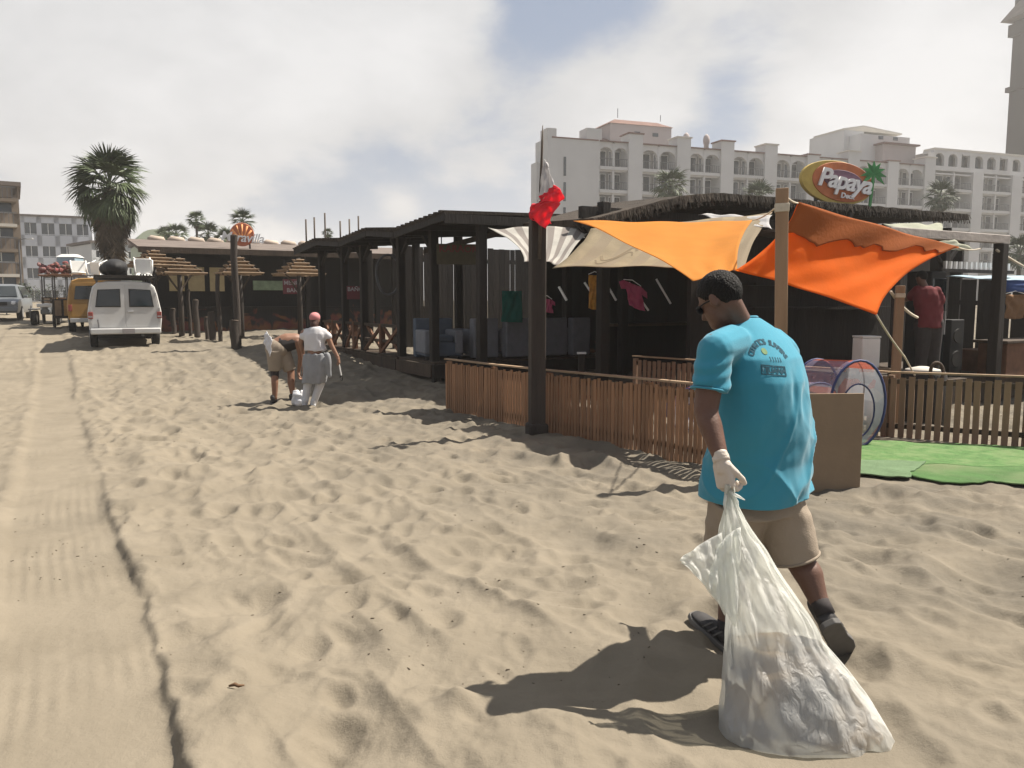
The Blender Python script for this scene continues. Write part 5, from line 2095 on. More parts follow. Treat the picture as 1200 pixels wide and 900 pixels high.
def van_body(prof, Ln, hood=True):
    full = [Vector((x, 0, z)) for x, z in prof] + [Vector((-x, 0, z)) for x, z in reversed(prof) if x > 0.001]
    rings = []
    for y, s, zs in ((0.0, 0.97, 0.985), (0.05, 1.0, 1.0), (Ln * 0.4, 1.0, 1.0), (Ln * 0.72, 1.0, 1.0), (Ln * 0.80, 0.985, 0.97), (Ln * 0.90, 0.96, 0.66), (Ln * 0.985, 0.93, 0.58), (Ln, 0.86, 0.50)):
        rg = []
        for p in full:
            z = p.z if p.z < 1.0 else 1.0 + (p.z - 1.0) * max(0.0, (zs - 0.42) / 0.58 if zs < 1 else 1)
            if zs < 0.9:
                z = min(p.z, 1.02 + (z - 1.0) * 0.2) if p.z > 1.0 else p.z
            rg.append(Vector((p.x * s, y, z)))
        rings.append(rg)
    return MB().loft(rings)


def white_van():
    b = gp(149, 22.4)
    t = thing('parked_van', 'old white panel van seen from behind with roof rack load', 'van', (b.x, b.y, gs(b.x, b.y) - 0.02), R(28))
    prof = [(0.0, 0.44), (0.90, 0.44), (0.97, 0.56), (1.0, 0.85), (1.0, 1.05), (0.975, 1.2), (0.90, 1.60), (0.835, 1.82), (0.72, 1.93), (0.45, 1.975), (0.0, 1.99)]
    body = van_body(prof, 5.0).build('body', M['van_white'], t, angle=35)
    # rear doors
    for s in (-1, 1):
        pts = [(s * 0.012, 0.62), (s * 0.90, 0.62), (s * 0.93, 1.05), (s * 0.905, 1.22), (s * 0.80, 1.78), (s * 0.70, 1.86), (s * 0.012, 1.88)]
        d = MB().slab([(x, -0.012, z) for x, z in pts], (0, 0.03, 0)).build('rear_door', M['van_white'], t, bevel=0.006)
        gl = [(s * 0.14, 1.24), (s * 0.76, 1.24), (s * 0.69, 1.70), (s * 0.14, 1.72)]
        cx, cz = sum(p[0] for p in gl) / 4, sum(p[1] for p in gl) / 4
        MB().slab([(cx + (x - cx) * 1.09, -0.022, cz + (z - cz) * 1.12) for x, z in gl], (0, 0.014, 0)).build('window_seal', M['rubber'], d)
        MB().slab([(x, -0.030, z) for x, z in gl], (0, 0.012, 0)).build('window', M['van_glass'], d, bevel=0.004)
        for z in (0.80, 1.14, 1.6):
            MB().box((s * (0.93 if z < 1.3 else 0.84), -0.022, z), (0.05, 0.03, 0.10)).build('hinge', M['chrome'], d, bevel=0.004)
        lamp = MB().box((s * 0.925, -0.028, 0.97), (0.13, 0.04, 0.20)).build('tail_light', M['red_lens'], t, bevel=0.012)
        MB().box((s * 0.925, -0.05, 0.93), (0.11, 0.012, 0.05)).build('reverse_lens', M['letter_pale'], lamp)
    MB().box((0.14, -0.035, 1.08), (0.16, 0.03, 0.04)).build('door_handle', M['chrome'], t, bevel=0.006)
    MB().box((0, -0.10, 0.50), (1.90, 0.16, 0.17)).build('rear_bumper', M['van_white'], t, bevel=0.03)
    pl = MB().box((0.06, -0.195, 0.50), (0.34, 0.02, 0.15)).build('number_plate', M['letter_pale'], t, bevel=0.004)
    for s in (-1, 1):
        wheel(t, (s * 0.86, 1.0, 0.36))
        wheel(t, (s * 0.86, 3.9, 0.36))
    MB().box((0, 0.5, 0.34), (1.5, 0.12, 0.12)).build('axle', M['black'], t)
    MB().tube([(0.45, -0.08, 0.36), (0.45, 0.8, 0.38)], 0.035, 8).build('exhaust', M['iron'], t)
    MB().tube([(-0.72, -0.03, 0.6), (-0.74, -0.04, 0.85)], 0.02, 6).build('tow_hook', M['iron'], t)
    for s in (-1, 1):
        MB().slab([(s * 1.003, 1.2, 1.24), (s * 1.003, 2.6, 1.24), (s * 0.925, 2.6, 1.62), (s * 0.925, 1.2, 1.62)], (-s * 0.01, 0, 0)).build('side_window', M['van_glass'], t)
    t.scale = (0.94, 0.94, 0.94)
    # rack
    rk = MB()
    for y in (0.15, 1.2, 2.3, 3.3):
        rk.box((0, y, 2.09), (1.5, 0.05, 0.04))
        for s in (-1, 1):
            rk.box((s * 0.7, y, 2.03), (0.04, 0.04, 0.12))
    rko = rk.build('roof_rack', M['iron'], t)
    MB().box((0.05, 1.6, 2.135), (1.66, 3.3, 0.05)).build('rack_board', M['dark_wood'], t)
    Mi = Matrix.Translation(t.location) @ Matrix.Rotation(R(28), 4, 'Z')
    c = Mi @ Vector((-0.18, 0.75, 2.02))
    mb = MB()
    mb.ell((0, 0, 0.24), (0.34, 0.6, 0.25), 16, 10)
    mb.ell((-0.12, 0.2, 0.2), (0.3, 0.5, 0.2), 14, 8)
    mb.box((0.05, 0, 0.15), (0.5, 0.7, 0.28))
    me = remesh(mb, 0.03, 3)
    bg = link('duffel_bag', me)
    me.materials.append(M['black'])
    bg.location = c
    bg.rotation_euler = (0, 0, R(28))
    tag(bg, 'bulging black bag lying on the white van roof', 'bag')
    return Mi


M['chair_white'] = mat('chair_white', (0.70, 0.69, 0.66), 0.5, 0.05, 4)


def plastic_chair(label, Mt):
    t = thing('plastic_chair', label, 'chair', (0, 0, 0), 0, 'white plastic chairs carried on vehicle roofs')
    mb = MB()
    mb.box((0, 0, 0.42), (0.44, 0.42, 0.03))
    mb.build('seat', M['chair_white'], t, bevel=0.01)
    fr = [Vector((0.20 * math.cos(a) if abs(math.cos(a)) < 0.99 else 0.20 * math.cos(a), 0.22 + 0.08 * (0.5 + 0.5 * math.sin(a)), 0.64 + 0.24 * math.sin(a))) for a in np.linspace(0, 2 * math.pi, 25)]
    MB().tube(fr, 0.028, 7, False).build('back_frame', M['chair_white'], t, smooth=True)
    for k in range(4):
        x = -0.12 + 0.08 * k
        MB().beam((x, 0.24, 0.44), (x * 1.05, 0.30, 0.84), 0.035, 0.012).build('back_slat', M['chair_white'], t)
    for sx in (-1, 1):
        for sy in (-1, 1):
            MB().tube([(sx * 0.18, sy * 0.17, 0.41), (sx * 0.22, sy * 0.22, 0.0)], [0.026, 0.02], 7).build('leg', M['chair_white'], t, smooth=True)
        MB().tube([(sx * 0.21, -0.18, 0.42), (sx * 0.24, -0.17, 0.63), (sx * 0.23, 0.1, 0.66), (sx * 0.19, 0.26, 0.64)], 0.022, 7).build('armrest', M['chair_white'], t, smooth=True)
    t.matrix_world = Mt
    return t


Mv = white_van()
plastic_chair('white plastic chair lying back on the white van roof beside the black bag', Mv @ Matrix.Translation((0.55, 0.75, 2.02)) @ Matrix.Rotation(R(180), 4, 'Z') @ Matrix.Rotation(R(-95), 4, 'X') @ Matrix.Translation((0, -0.3, -0.45)))


def boxy_van(px, Y, rz, material, label, name='parked_van', scale=1.0, wstripe=None):
    b = gp(px, Y)
    t = thing(name, label, 'van', (b.x, b.y, gnd(b.x, b.y) - 0.02), rz)
    prof = [(0.0, 0.42), (0.88, 0.42), (0.95, 0.55), (0.98, 0.95), (0.96, 1.15), (0.88, 1.65), (0.80, 1.85), (0.60, 1.93), (0.0, 1.96)]
    van_body(prof, 4.6).build('body', material, t, angle=35)
    for s in (-1, 1):
        MB().slab([(s * 0.03, -0.012, 0.6), (s * 0.86, -0.012, 0.6), (s * 0.78, -0.012, 1.76), (s * 0.03, -0.012, 1.8)], (0, 0.02, 0)).build('rear_door', material, t, bevel=0.006)
        MB().slab([(s * 0.10, -0.026, 1.2), (s * 0.74, -0.026, 1.2), (s * 0.68, -0.026, 1.66), (s * 0.10, -0.026, 1.68)], (0, 0.012, 0)).build('window', M['van_glass'], t)
        MB().box((s * 0.88, -0.03, 0.9), (0.12, 0.04, 0.22)).build('tail_light', M['red_lens'], t, bevel=0.01)
        wheel(t, (s * 0.84, 0.9, 0.34)); wheel(t, (s * 0.84, 3.6, 0.34))
        MB().slab([(s * 0.968, 1.0, 1.2), (s * 0.968, 3.0, 1.2), (s * 0.90, 3.0, 1.6), (s * 0.90, 1.0, 1.6)], (s * 0.012, 0, 0)).build('side_window', M['van_glass'], t)
    MB().box((0, -0.09, 0.47), (1.8, 0.14, 0.15)).build('rear_bumper', M['chrome'], t, bevel=0.02)
    rk = MB()
    for y in (0.3, 1.3, 2.3):
        rk.box((0, y, 2.03), (1.5, 0.05, 0.05))
        for s in (-1, 1):
            rk.box((s * 0.7, y, 1.95), (0.04, 0.04, 0.14))
    rk.build('roof_rack', M['iron'], t)
    return t, Matrix.Translation(t.location) @ Matrix.Rotation(rz, 4, 'Z')


ty, My = boxy_van(117, 28.2, R(29), M['yellow_paint'], 'dusty yellow van parked in front of the white van')
plastic_chair('white plastic chair upside down on the yellow van roof, showing its slatted back', My @ Matrix.Translation((-0.55, 0.5, 2.06)) @ Matrix.Rotation(R(180), 4, 'Z') @ Matrix.Rotation(R(-80), 4, 'X') @ Matrix.Translation((0, -0.3, -0.45)))
plastic_chair('white plastic chair resting further along the yellow van roof', My @ Matrix.Translation((0.05, 1.5, 2.06)) @ Matrix.Rotation(R(150), 4, 'Z') @ Matrix.Rotation(R(-100), 4, 'X') @ Matrix.Translation((0, -0.3, -0.45)))


def vendor_cart(px, Y, label, seed, w=1.0):
    b = gp(px, Y)
    t = thing('vendor_cart', label, 'cart', b, R(27))
    r_ = random.Random(seed)
    MB().box((0, 0.8, 0.75), (w, 1.6, 0.75)).build('body', M['brown_wood'] if seed % 2 else M['dark_wood'], t, bevel=0.02)
    for k in range(3):
        MB().box((-w * 0.3 + k * w * 0.3, -0.012, 0.78), (w * 0.22, 0.02, 0.6)).build('panel', M[('slat', 'yellow_paint', 'rail_red')[k]], t, bevel=0.005)
    for sx in (-1, 1):
        wheel(t, (sx * w * 0.48, 0.5, 0.30), 0.30, 0.1)
        for y in (0.05, 1.55):
            MB().tube([(sx * w * 0.45, y, 1.1), (sx * w * 0.45, y, 2.05)], 0.03, 6).build('pole', M['iron'], t)
    MB().box((0, 0.8, 2.06), (w * 1.15, 1.8, 0.06)).build('canopy', M['rail_red'], t, bevel=0.01)
    # bundle of bright goods on top: inflatables and artificial flowers
    mb = MB()
    for k in range(46):
        mb.ell((r_.uniform(-w * 0.55, w * 0.55), r_.uniform(0, 1.4), 2.2 + r_.uniform(0, 0.5) * r_.random()), (r_.uniform(0.06, 0.13), r_.uniform(0.06, 0.13), r_.uniform(0.05, 0.12)), 7, 5)
    bd = mb.build('goods_bundle', M['flower_red'] if seed % 2 else M['flower_dark'], t)
    bd['kind'] = 'stuff'
    return t


M['flower_red'] = mat('flower_red', (0.22, 0.05, 0.055), 0.8, 0.5, 7, hue=(0.45, 0.30, 0.28), hfac=0.9)
M['flower_dark'] = mat('flower_dark', (0.06, 0.05, 0.04), 0.9, 0.5, 7, hue=(0.25, 0.06, 0.06), hfac=0.9)
vendor_cart(80, 31.0, 'vendor cart with dark bundle of goods behind the yellow van', 2)
vendor_cart(66, 34.5, 'vendor cart heaped with red and pink goods beside the street', 3)


def box_awning():
    c = at(87, 316, 33)
    b = gp(87, 33)
    t = thing('parasol', 'small blue and white square parasol above the vendor carts', 'parasol', b)
    z = c.z - b.z
    MB().tube([(0, 0, 0), (0, 0, z + 0.5)], 0.03, 6).build('pole', M['iron'], t)
    w = 0.34
    MB().loft([[Vector((x * w, y * w, z)) for x, y in ((-1, -1), (1, -1), (1, 1), (-1, 1))], [Vector((x * w * 1.05, y * w, z + 0.5)) for x, y in ((-1, -1), (1, -1), (1, 1), (-1, 1))]]).build('valance', M['plastic_blue'], t)
    MB().loft([[Vector((x * w * 1.15, y * w * 1.1, z + 0.5)) for x, y in ((-1, -1), (1, -1), (1, 1), (-1, 1))], [Vector((x * w * 0.7, y * w * 0.6, z + 0.62)) for x, y in ((-1, -1), (1, -1), (1, 1), (-1, 1))]]).build('top', M['plastic_white'], t)


box_awning()


def quad_bike():
    b = gp(54, 33)
    t = thing('quad_bike', 'dark quad bike parked beside the vendor carts', 'quad bike', b, R(27))
    for sx in (-1, 1):
        for y in (0.0, 1.2):
            wheel(t, (sx * 0.42, y, 0.3), 0.3, 0.22)
    mb = MB()
    mb.box((0, 0.6, 0.55), (0.35, 1.3, 0.2)); mb.ell((0, 0.35, 0.75), (0.2, 0.45, 0.12)); mb.ell((0, 1.0, 0.75), (0.25, 0.35, 0.16))
    me = remesh(mb, 0.03, 2)
    me.materials.append(M['grey_paint'])
    link('body', me, t)
    for sx in (-1, 1):
        MB().box((sx * 0.42, 0.0, 0.66), (0.34, 0.6, 0.05)).build('mudguard', M['grey_paint'], t, bevel=0.02)
        MB().box((sx * 0.42, 1.2, 0.66), (0.34, 0.6, 0.05)).build('mudguard', M['grey_paint'], t, bevel=0.02)
    MB().tube([(-0.4, 0.85, 1.0), (-0.1, 0.95, 1.02), (0.1, 0.95, 1.02), (0.4, 0.85, 1.0)], 0.02, 6).build('handlebar', M['black'], t, smooth=True)
    MB().box((0, -0.2, 0.82), (0.55, 0.4, 0.14)).build('rear_box', M['plastic_white'], t, bevel=0.03)


quad_bike()


def suv():
    b = gp(6, 38)
    t = thing('parked_suv', 'dark grey off-road car parked facing the beach at the street end', 'car', (b.x, b.y, gnd(b.x, b.y) - 0.03), R(180 + 24))
    # local +y is the car's front
    secs = []
    for y, zt, wt, wb in ((-2.2, 0.95, 0.72, 0.84), (-2.15, 1.45, 0.66, 0.90), (-1.9, 1.66, 0.62, 0.92), (0.2, 1.70, 0.62, 0.92), (0.55, 1.62, 0.64, 0.92), (1.15, 1.06, 0.80, 0.92), (2.0, 0.98, 0.80, 0.90), (2.2, 0.86, 0.74, 0.86)):
        zb = 0.36
        belt = min(1.0, zt - 0.03)
        secs.append([Vector(p) for p in ((-wb + 0.06, y, zb), (-wb, y, zb + 0.15), (-wb, y, belt), (-wt, y, zt - 0.02), (-wt * 0.6, y, zt), (wt * 0.6, y, zt), (wt, y, zt - 0.02), (wb, y, belt), (wb, y, zb + 0.15), (wb - 0.06, y, zb))])
    MB().loft(secs).build('body', M['grey_paint'], t, angle=35)
    MB().slab([(-0.72, 1.12, 1.10), (0.72, 1.12, 1.10), (0.58, 0.62, 1.58), (-0.58, 0.62, 1.58)], (0, 0.02, 0.02)).build('windscreen', M['van_glass'], t)
    for s in (-1, 1):
        MB().slab([(s * 0.905, 0.8, 1.06), (s * 0.905, -1.9, 1.06), (s * 0.66, -1.8, 1.58), (s * 0.66, 0.4, 1.58)], (s * 0.02, 0, 0.01)).build('side_window', M['van_glass'], t)
        MB().ell((s * 0.68, 2.12, 0.80), (0.16, 0.10, 0.10)).build('headlight', M['letter_white'], t, smooth=True)
        wheel(t, (s * 0.82, 1.4, 0.36)); wheel(t, (s * 0.82, -1.4, 0.36))
        MB().box((s * 1.0, 0.75, 1.12), (0.16, 0.1, 0.12)).build('wing_mirror', M['grey_paint'], t, bevel=0.02)
    MB().box((0, 2.20, 0.78), (0.9, 0.05, 0.16)).build('grille', M['black'], t, bevel=0.01)
    MB().box((0, 2.24, 0.52), (1.7, 0.12, 0.20)).build('front_bumper', M['grey_paint'], t, bevel=0.03)
    MB().box((0, 2.31, 0.54), (0.34, 0.02, 0.1)).build('number_plate', M['letter_pale'], t)


suv()


def beach_parasol():
    b = gp(8, 44)
    t = thing('beach_parasol', 'faded beige parasol standing behind the dark grey car', 'parasol', b)
    z = at(8, 336, 44).z - b.z
    MB().tube([(0, 0, -0.2), (0, 0, z)], 0.03, 6).build('pole', M['iron'], t)
    n = 10
    for k in range(n):
        a0, a1 = 2 * math.pi * k / n, 2 * math.pi * (k + 1) / n
        r1, r2 = 0.55, 1.05
        vs = [Vector((0, 0, z + 0.12))] + [Vector((r * math.cos(a), r * math.sin(a), zz)) for r, zz in ((r1, z), (r2, z - 0.32)) for a in (a0, a1)]
        MB().add(vs, [(0, 1, 2), (1, 3, 4, 2)]).build('canopy_gore', M['pale_cloth'] if k % 2 else M['tan_light'], t, fix=False)


M['tan_light'] = cloth_mat('tan_light', (0.50, 0.40, 0.28), 0.4)
beach_parasol()


def street_lamp():
    b = gp(27, 52)
    t = thing('street_lamp', 'thin grey street lamp beside the brown apartment house', 'street lamp', b)
    h = at(27, 282, 52).z - b.z
    MB().tube([(0, 0, -0.2), (0, 0, h)], [0.07, 0.045], 8).build('pole', M['iron'], t)
    MB().tube([(0, 0, h), (0.3, 0, h + 0.12), (0.6, 0, h + 0.12)], 0.03, 6).build('arm', M['iron'], t)
    MB().box((0.75, 0, h + 0.12), (0.4, 0.16, 0.08)).build('lamp_head', M['chrome'], t, bevel=0.02)


street_lamp()


def hedge(px0, px1, Y, h, label, seed):
    a, b = gp(px0, Y), gp(px1, Y)
    t = thing('shrub', label, 'shrub', (a + b) / 2)
    r_ = random.Random(seed)
    w = (b - a).length
    mb = MB()
    for k in range(900):
        x = r_.uniform(-w / 2, w / 2)
        hh = h * (0.6 + 0.4 * mnoise.noise(Vector((x * 0.8, seed, 0)))) 
        p = Vector((x, r_.uniform(-0.6, 0.6), hh * r_.random() ** 0.6))
        d = Vector((r_.uniform(-1, 1), r_.uniform(-1, 1), r_.uniform(-0.6, 1))).normalized()
        q = d.cross(Vector((0.3, 0.2, 1))).normalized()
        s = 0.16
        mb.add([p - d * s, p + q * s * 0.4, p + d * s, p - q * s * 0.4], [(0, 1, 2, 3)])
    mb.build('foliage', M['far_leaf'], t, fix=False)
    for k in range(4):
        x = r_.uniform(-w / 2, w / 2)
        MB().tube([(x, 0, -0.1), (x + 0.1, 0, h * 0.6)], [0.05, 0.02], 5).build('stem', M['trunk'], t)


hedge(0, 34, 56, 2.2, 'low green shrubs at the foot of the brown apartment house', 1)
hedge(34, 120, 100, 3.4, 'row of shrubs before the grey apartment block', 2)

# ------------------------------------------------------------------ people
SKIN = mat('skin_tan', (0.120, 0.060, 0.040), 0.55, 0.12, 9, 0.15, 120, spec=0.4, hue=(0.095, 0.047, 0.033), hfac=0.4)
SKIN2 = mat('skin_warm', (0.22, 0.118, 0.075), 0.55, 0.1, 9, spec=0.4)
HAIR = mat('hair_dark', (0.010, 0.008, 0.007), 0.75, 0.5, 60, 1.0, 160, stretch=(1, 1, 0.4))
HAIR2 = mat('hair_reddish', (0.055, 0.025, 0.018), 0.6, 0.4, 40, 0.8, 120)
TURQ = mat('shirt_turquoise', (0.034, 0.205, 0.290), 0.88, 0.06, 3, 0.12, 400, spec=0.15, sheen=0.2)
KHAKI = mat('shorts_khaki', (0.26, 0.215, 0.168), 0.9, 0.07, 4, 0.3, 180, spec=0.15)
WHITE_T = mat('shirt_white', (0.52, 0.51, 0.52), 0.9, 0.05, 5, 0.2, 60)
GREY_C = mat('shorts_grey', (0.22, 0.225, 0.235), 0.9, 0.1, 5, 0.2, 60)
LEGG = mat('leggings_white', (0.47, 0.47, 0.48), 0.9, 0.06, 5)
PINK = mat('cap_pink', (0.46, 0.19, 0.19), 0.8, 0.08, 8)
DARKC = mat('vest_dark', (0.035, 0.030, 0.030), 0.9, 0.2, 6)
MAROON = mat('shirt_maroon', (0.11, 0.018, 0.022), 0.9, 0.12, 6)
GLOVE = mat('glove_cream', (0.50, 0.44, 0.38), 0.6, 0.06, 14, 0.3, 60)
SHOE = mat('shoe_dark', (0.045, 0.042, 0.042), 0.7, 0.2, 20)
SOLE = mat('shoe_sole', (0.10, 0.095, 0.09), 0.8, 0.1, 20)


def ring(c, a, b, yaw, n=28, tilt=(0, 0), sq=2.3, fold=None):
    """super-ellipse ring, a = half width along the person's left-right axis, b = front-back; yaw turns facing"""
    l = Vector((-math.cos(yaw), -math.sin(yaw), 0))
    f = Vector((-math.sin(yaw), math.cos(yaw), 0))
    out = []
    for k in range(n):
        q = 2 * math.pi * k / n
        cx = math.copysign(abs(math.cos(q)) ** (2 / sq), math.cos(q))
        cy = math.copysign(abs(math.sin(q)) ** (2 / sq), math.sin(q))
        x, y = a * cx, b * cy
        out.append(Vector(c) + l * x + f * y + Vector((0, 0, tilt[0] * x + tilt[1] * y)))
    return out


def wrinkle(me, fn):
    mesh_disp(me, fn)


def foot_shoe(parent, heel, toe, up, scale=1.0, mats=(SHOE, SOLE)):
    """shoe between heel and toe points (sole level), up = shaft direction"""
    heel, toe, up = Vector(heel), Vector(toe), Vector(up).normalized()
    d = (toe - heel)
    Ln = d.length
    d.normalize()
    s = d.cross(up).normalized()
    up = s.cross(d).normalized()
    w = 0.047 * scale
    mb = MB()
    def P(x, y, z):
        return heel + d * (x * Ln) + s * (y * w) + up * (z * scale)
    rings = []
    for x, hw, h0, h1 in ((-0.02, 0.55, 0.02, 0.075), (0.06, 0.85, 0.018, 0.105), (0.22, 0.88, 0.018, 0.115), (0.42, 0.9, 0.018, 0.088), (0.65, 1.1, 0.018, 0.068), (0.85, 1.0, 0.018, 0.054), (0.98, 0.6, 0.022, 0.038)):
        rg = []
        for k in range(16):
            q = 2 * math.pi * k / 16
            yy = hw * math.cos(q)
            zz = (h0 + h1) / 2 + (h1 - h0) / 2 * math.sin(q) * (1.0 if math.sin(q) < 0 else 1.0)
            yy *= (1 - 0.35 * max(0, math.sin(q)))
            rg.append(P(x, yy, zz))
        rings.append(rg)
    mb.loft(rings)
    mb.cap(P(0.17, 0, 0.07), 0.042 * scale, P(0.12, 0, 0.125), 0.042 * scale)
    me = remesh(mb, 0.006 * scale, 2, name='shoe')
    sh = skin_obj('shoe', me, mats[0], parent)
    ms = MB()
    rings = []
    for x, hw in ((-0.05, 0.5), (0.03, 0.92), (0.25, 0.95), (0.45, 0.92), (0.68, 1.16), (0.88, 1.04), (1.02, 0.55)):
        rings.append([P(x, hw, 0.0), P(x, -hw, 0.0), P(x, -hw, 0.026), P(x, hw, 0.026)])
    ms.loft(rings)
    ms.build('sole', mats[1], sh, world=True, bevel=0.004)
    # side stripe
    for sg in (-1, 1):
        mb = MB()
        for x in (0.38, 0.50, 0.62):
            mb.beam(P(x, sg * 0.92, 0.035), P(x - 0.10, sg * 0.72, 0.082), 0.008, 0.012, s)
        mb.build('shoe_stripe', SOLE, sh, world=True)
    return sh


def hand(parent, wrist, dirv, palm_n, mat_, curl=0.6, size=1.0, name='hand', thumb_side=1, voxel=0.004):
    """hand with five curled fingers; dirv: from wrist to knuckles; palm_n: palm faces that way"""
    d = Vector(dirv).normalized()
    n = Vector(palm_n)
    n = (n - d * n.dot(d)).normalized()
    s = d.cross(n).normalized() * thumb_side
    wrist = Vector(wrist)
    mb = MB()
    pl = 0.095 * size
    mb.cap(wrist - d * 0.02 * size, 0.030 * size, wrist + d * 0.03 * size, 0.030 * size)
    for y in (-0.028, -0.010, 0.010, 0.028):
        mb.cap(wrist + d * 0.02 * size + s * y * 0.7 * size, 0.021 * size, wrist + d * pl + s * y * size, 0.015 * size)
    for i, (y, L_) in enumerate(((0.031, 0.070), (0.011, 0.080), (-0.010, 0.075), (-0.030, 0.058))):
        p = wrist + d * pl + s * y * size
        ang = 0.25 + curl * 0.4
        q = [p]
        rr = [0.0105, 0.0098, 0.0088, 0.0075]
        for seg, f in enumerate((0.42, 0.32, 0.26)):
            v = d * math.cos(ang) + n * math.sin(ang)
            p = p + v * L_ * f * size
            q.append(p)
            ang += curl * 0.85
        for a in range(3):
            mb.cap(q[a], rr[a] * size, q[a + 1], rr[a + 1] * size, 10)
    p = wrist + d * 0.025 * size + s * 0.026 * size
    p1 = p + (d * 0.75 + s * 0.40 + n * 0.45).normalized() * 0.040 * size
    p2 = p1 + (d * 0.75 + s * 0.15 + n * 0.65).normalized() * 0.034 * size
    p3 = p2 + (d * 0.70 - s * 0.25 + n * 0.65).normalized() * 0.026 * size
    mb.cap(p, 0.017 * size, p1, 0.0135 * size); mb.cap(p1, 0.0125 * size, p2, 0.011 * size); mb.cap(p2, 0.011 * size, p3, 0.009 * size)
    me = remesh(mb, voxel * size, 2, name=name)
    return skin_obj(name, me, mat_, parent)


def head_parts(mb, c, f, upv, size=1.0):
    """skull, jaw, nose, ears, brow into mb; f = facing (unit), upv = head up"""
    f = Vector(f).normalized()
    upv = Vector(upv)
    upv = (upv - f * upv.dot(f)).normalized()
    l = upv.cross(f).normalized()
    c = Vector(c)
    def A(x, y, z):
        m = Matrix((l * x, f * y, upv * z)).transposed()
        return m
    s = size
    mb.ell(c + (upv * 0.025 - f * 0.008) * s, A(0.073 * s, 0.092 * s, 0.088 * s), 20, 14)      # skull
    mb.ell(c + (f * 0.030 - upv * 0.035) * s, A(0.060 * s, 0.058 * s, 0.070 * s), 16, 10)      # face
    mb.ell(c + (f * 0.050 - upv * 0.085) * s, A(0.040 * s, 0.040 * s, 0.028 * s), 14, 8)       # chin
    mb.cap(c + (f * 0.085 - upv * 0.002) * s, 0.008 * s, c + (f * 0.102 - upv * 0.034) * s, 0.013 * s, 8)   # nose
    mb.ell(c + (f * 0.076 + upv * 0.016) * s, A(0.050 * s, 0.014 * s, 0.010 * s), 12, 6)       # brow
    mb.ell(c + (f * 0.082 - upv * 0.062) * s, A(0.022 * s, 0.011 * s, 0.006 * s), 10, 6)       # lips
    mb.ell(c + (f * 0.081 - upv * 0.073) * s, A(0.019 * s, 0.011 * s, 0.006 * s), 10, 6)
    for sg in (-1, 1):
        mb.ell(c + (l * sg * 0.074 - f * 0.006 - upv * 0.006) * s, Matrix((l * 0.010 * s + f * 0.004 * s * sg, f * 0.019 * s, upv * 0.033 * s)).transposed(), 10, 8)
    return l, f, upv


def hair_cap(parent, c, f, upv, mat_, size=1.0, low=0.0, grow=1.06, name='hair', voxel=0.006, back_low=-0.06, noise_amp=0.0028):
    f = Vector(f).normalized(); upv = Vector(upv); upv = (upv - f * upv.dot(f)).normalized(); l = upv.cross(f).normalized(); c = Vector(c)
    mb = MB()
    mb.ell(c + (upv * 0.027 - f * 0.010) * size, Matrix((l * 0.073 * grow * size, f * 0.092 * grow * size, upv * 0.088 * grow * size)).transposed(), 24, 18)
    me = remesh(mb, voxel, 1, name=name)
    bm = bmesh.new(); bm.from_mesh(me)
    dead = []
    for v in bm.verts:
        r = v.co - c
        y, z = r.dot(f) / size, r.dot(upv) / size
        # hairline: high at the forehead, down behind the ear to the nape
        lim = np.interp(y, [-0.12, -0.05, -0.015, 0.03, 0.06, 0.10], [back_low, back_low, -0.005, 0.012, 0.045, 0.062])
        if z < lim:
            dead.append(v)
    bmesh.ops.delete(bm, geom=dead, context='VERTS')
    bm.to_mesh(me); bm.free()
    def fn(co, no):
        a = co * 210.0
        nz = np.array([mnoise.noise(Vector(p)) for p in a])
        return co + no * (nz * noise_amp * size)[:, None]
    mesh_disp(me, fn)
    o = skin_obj(name, me, mat_, parent)
    sd_ = o.modifiers.new('s', 'SOLIDIFY'); sd_.thickness = 0.012 * size; sd_.offset = -1
    return o


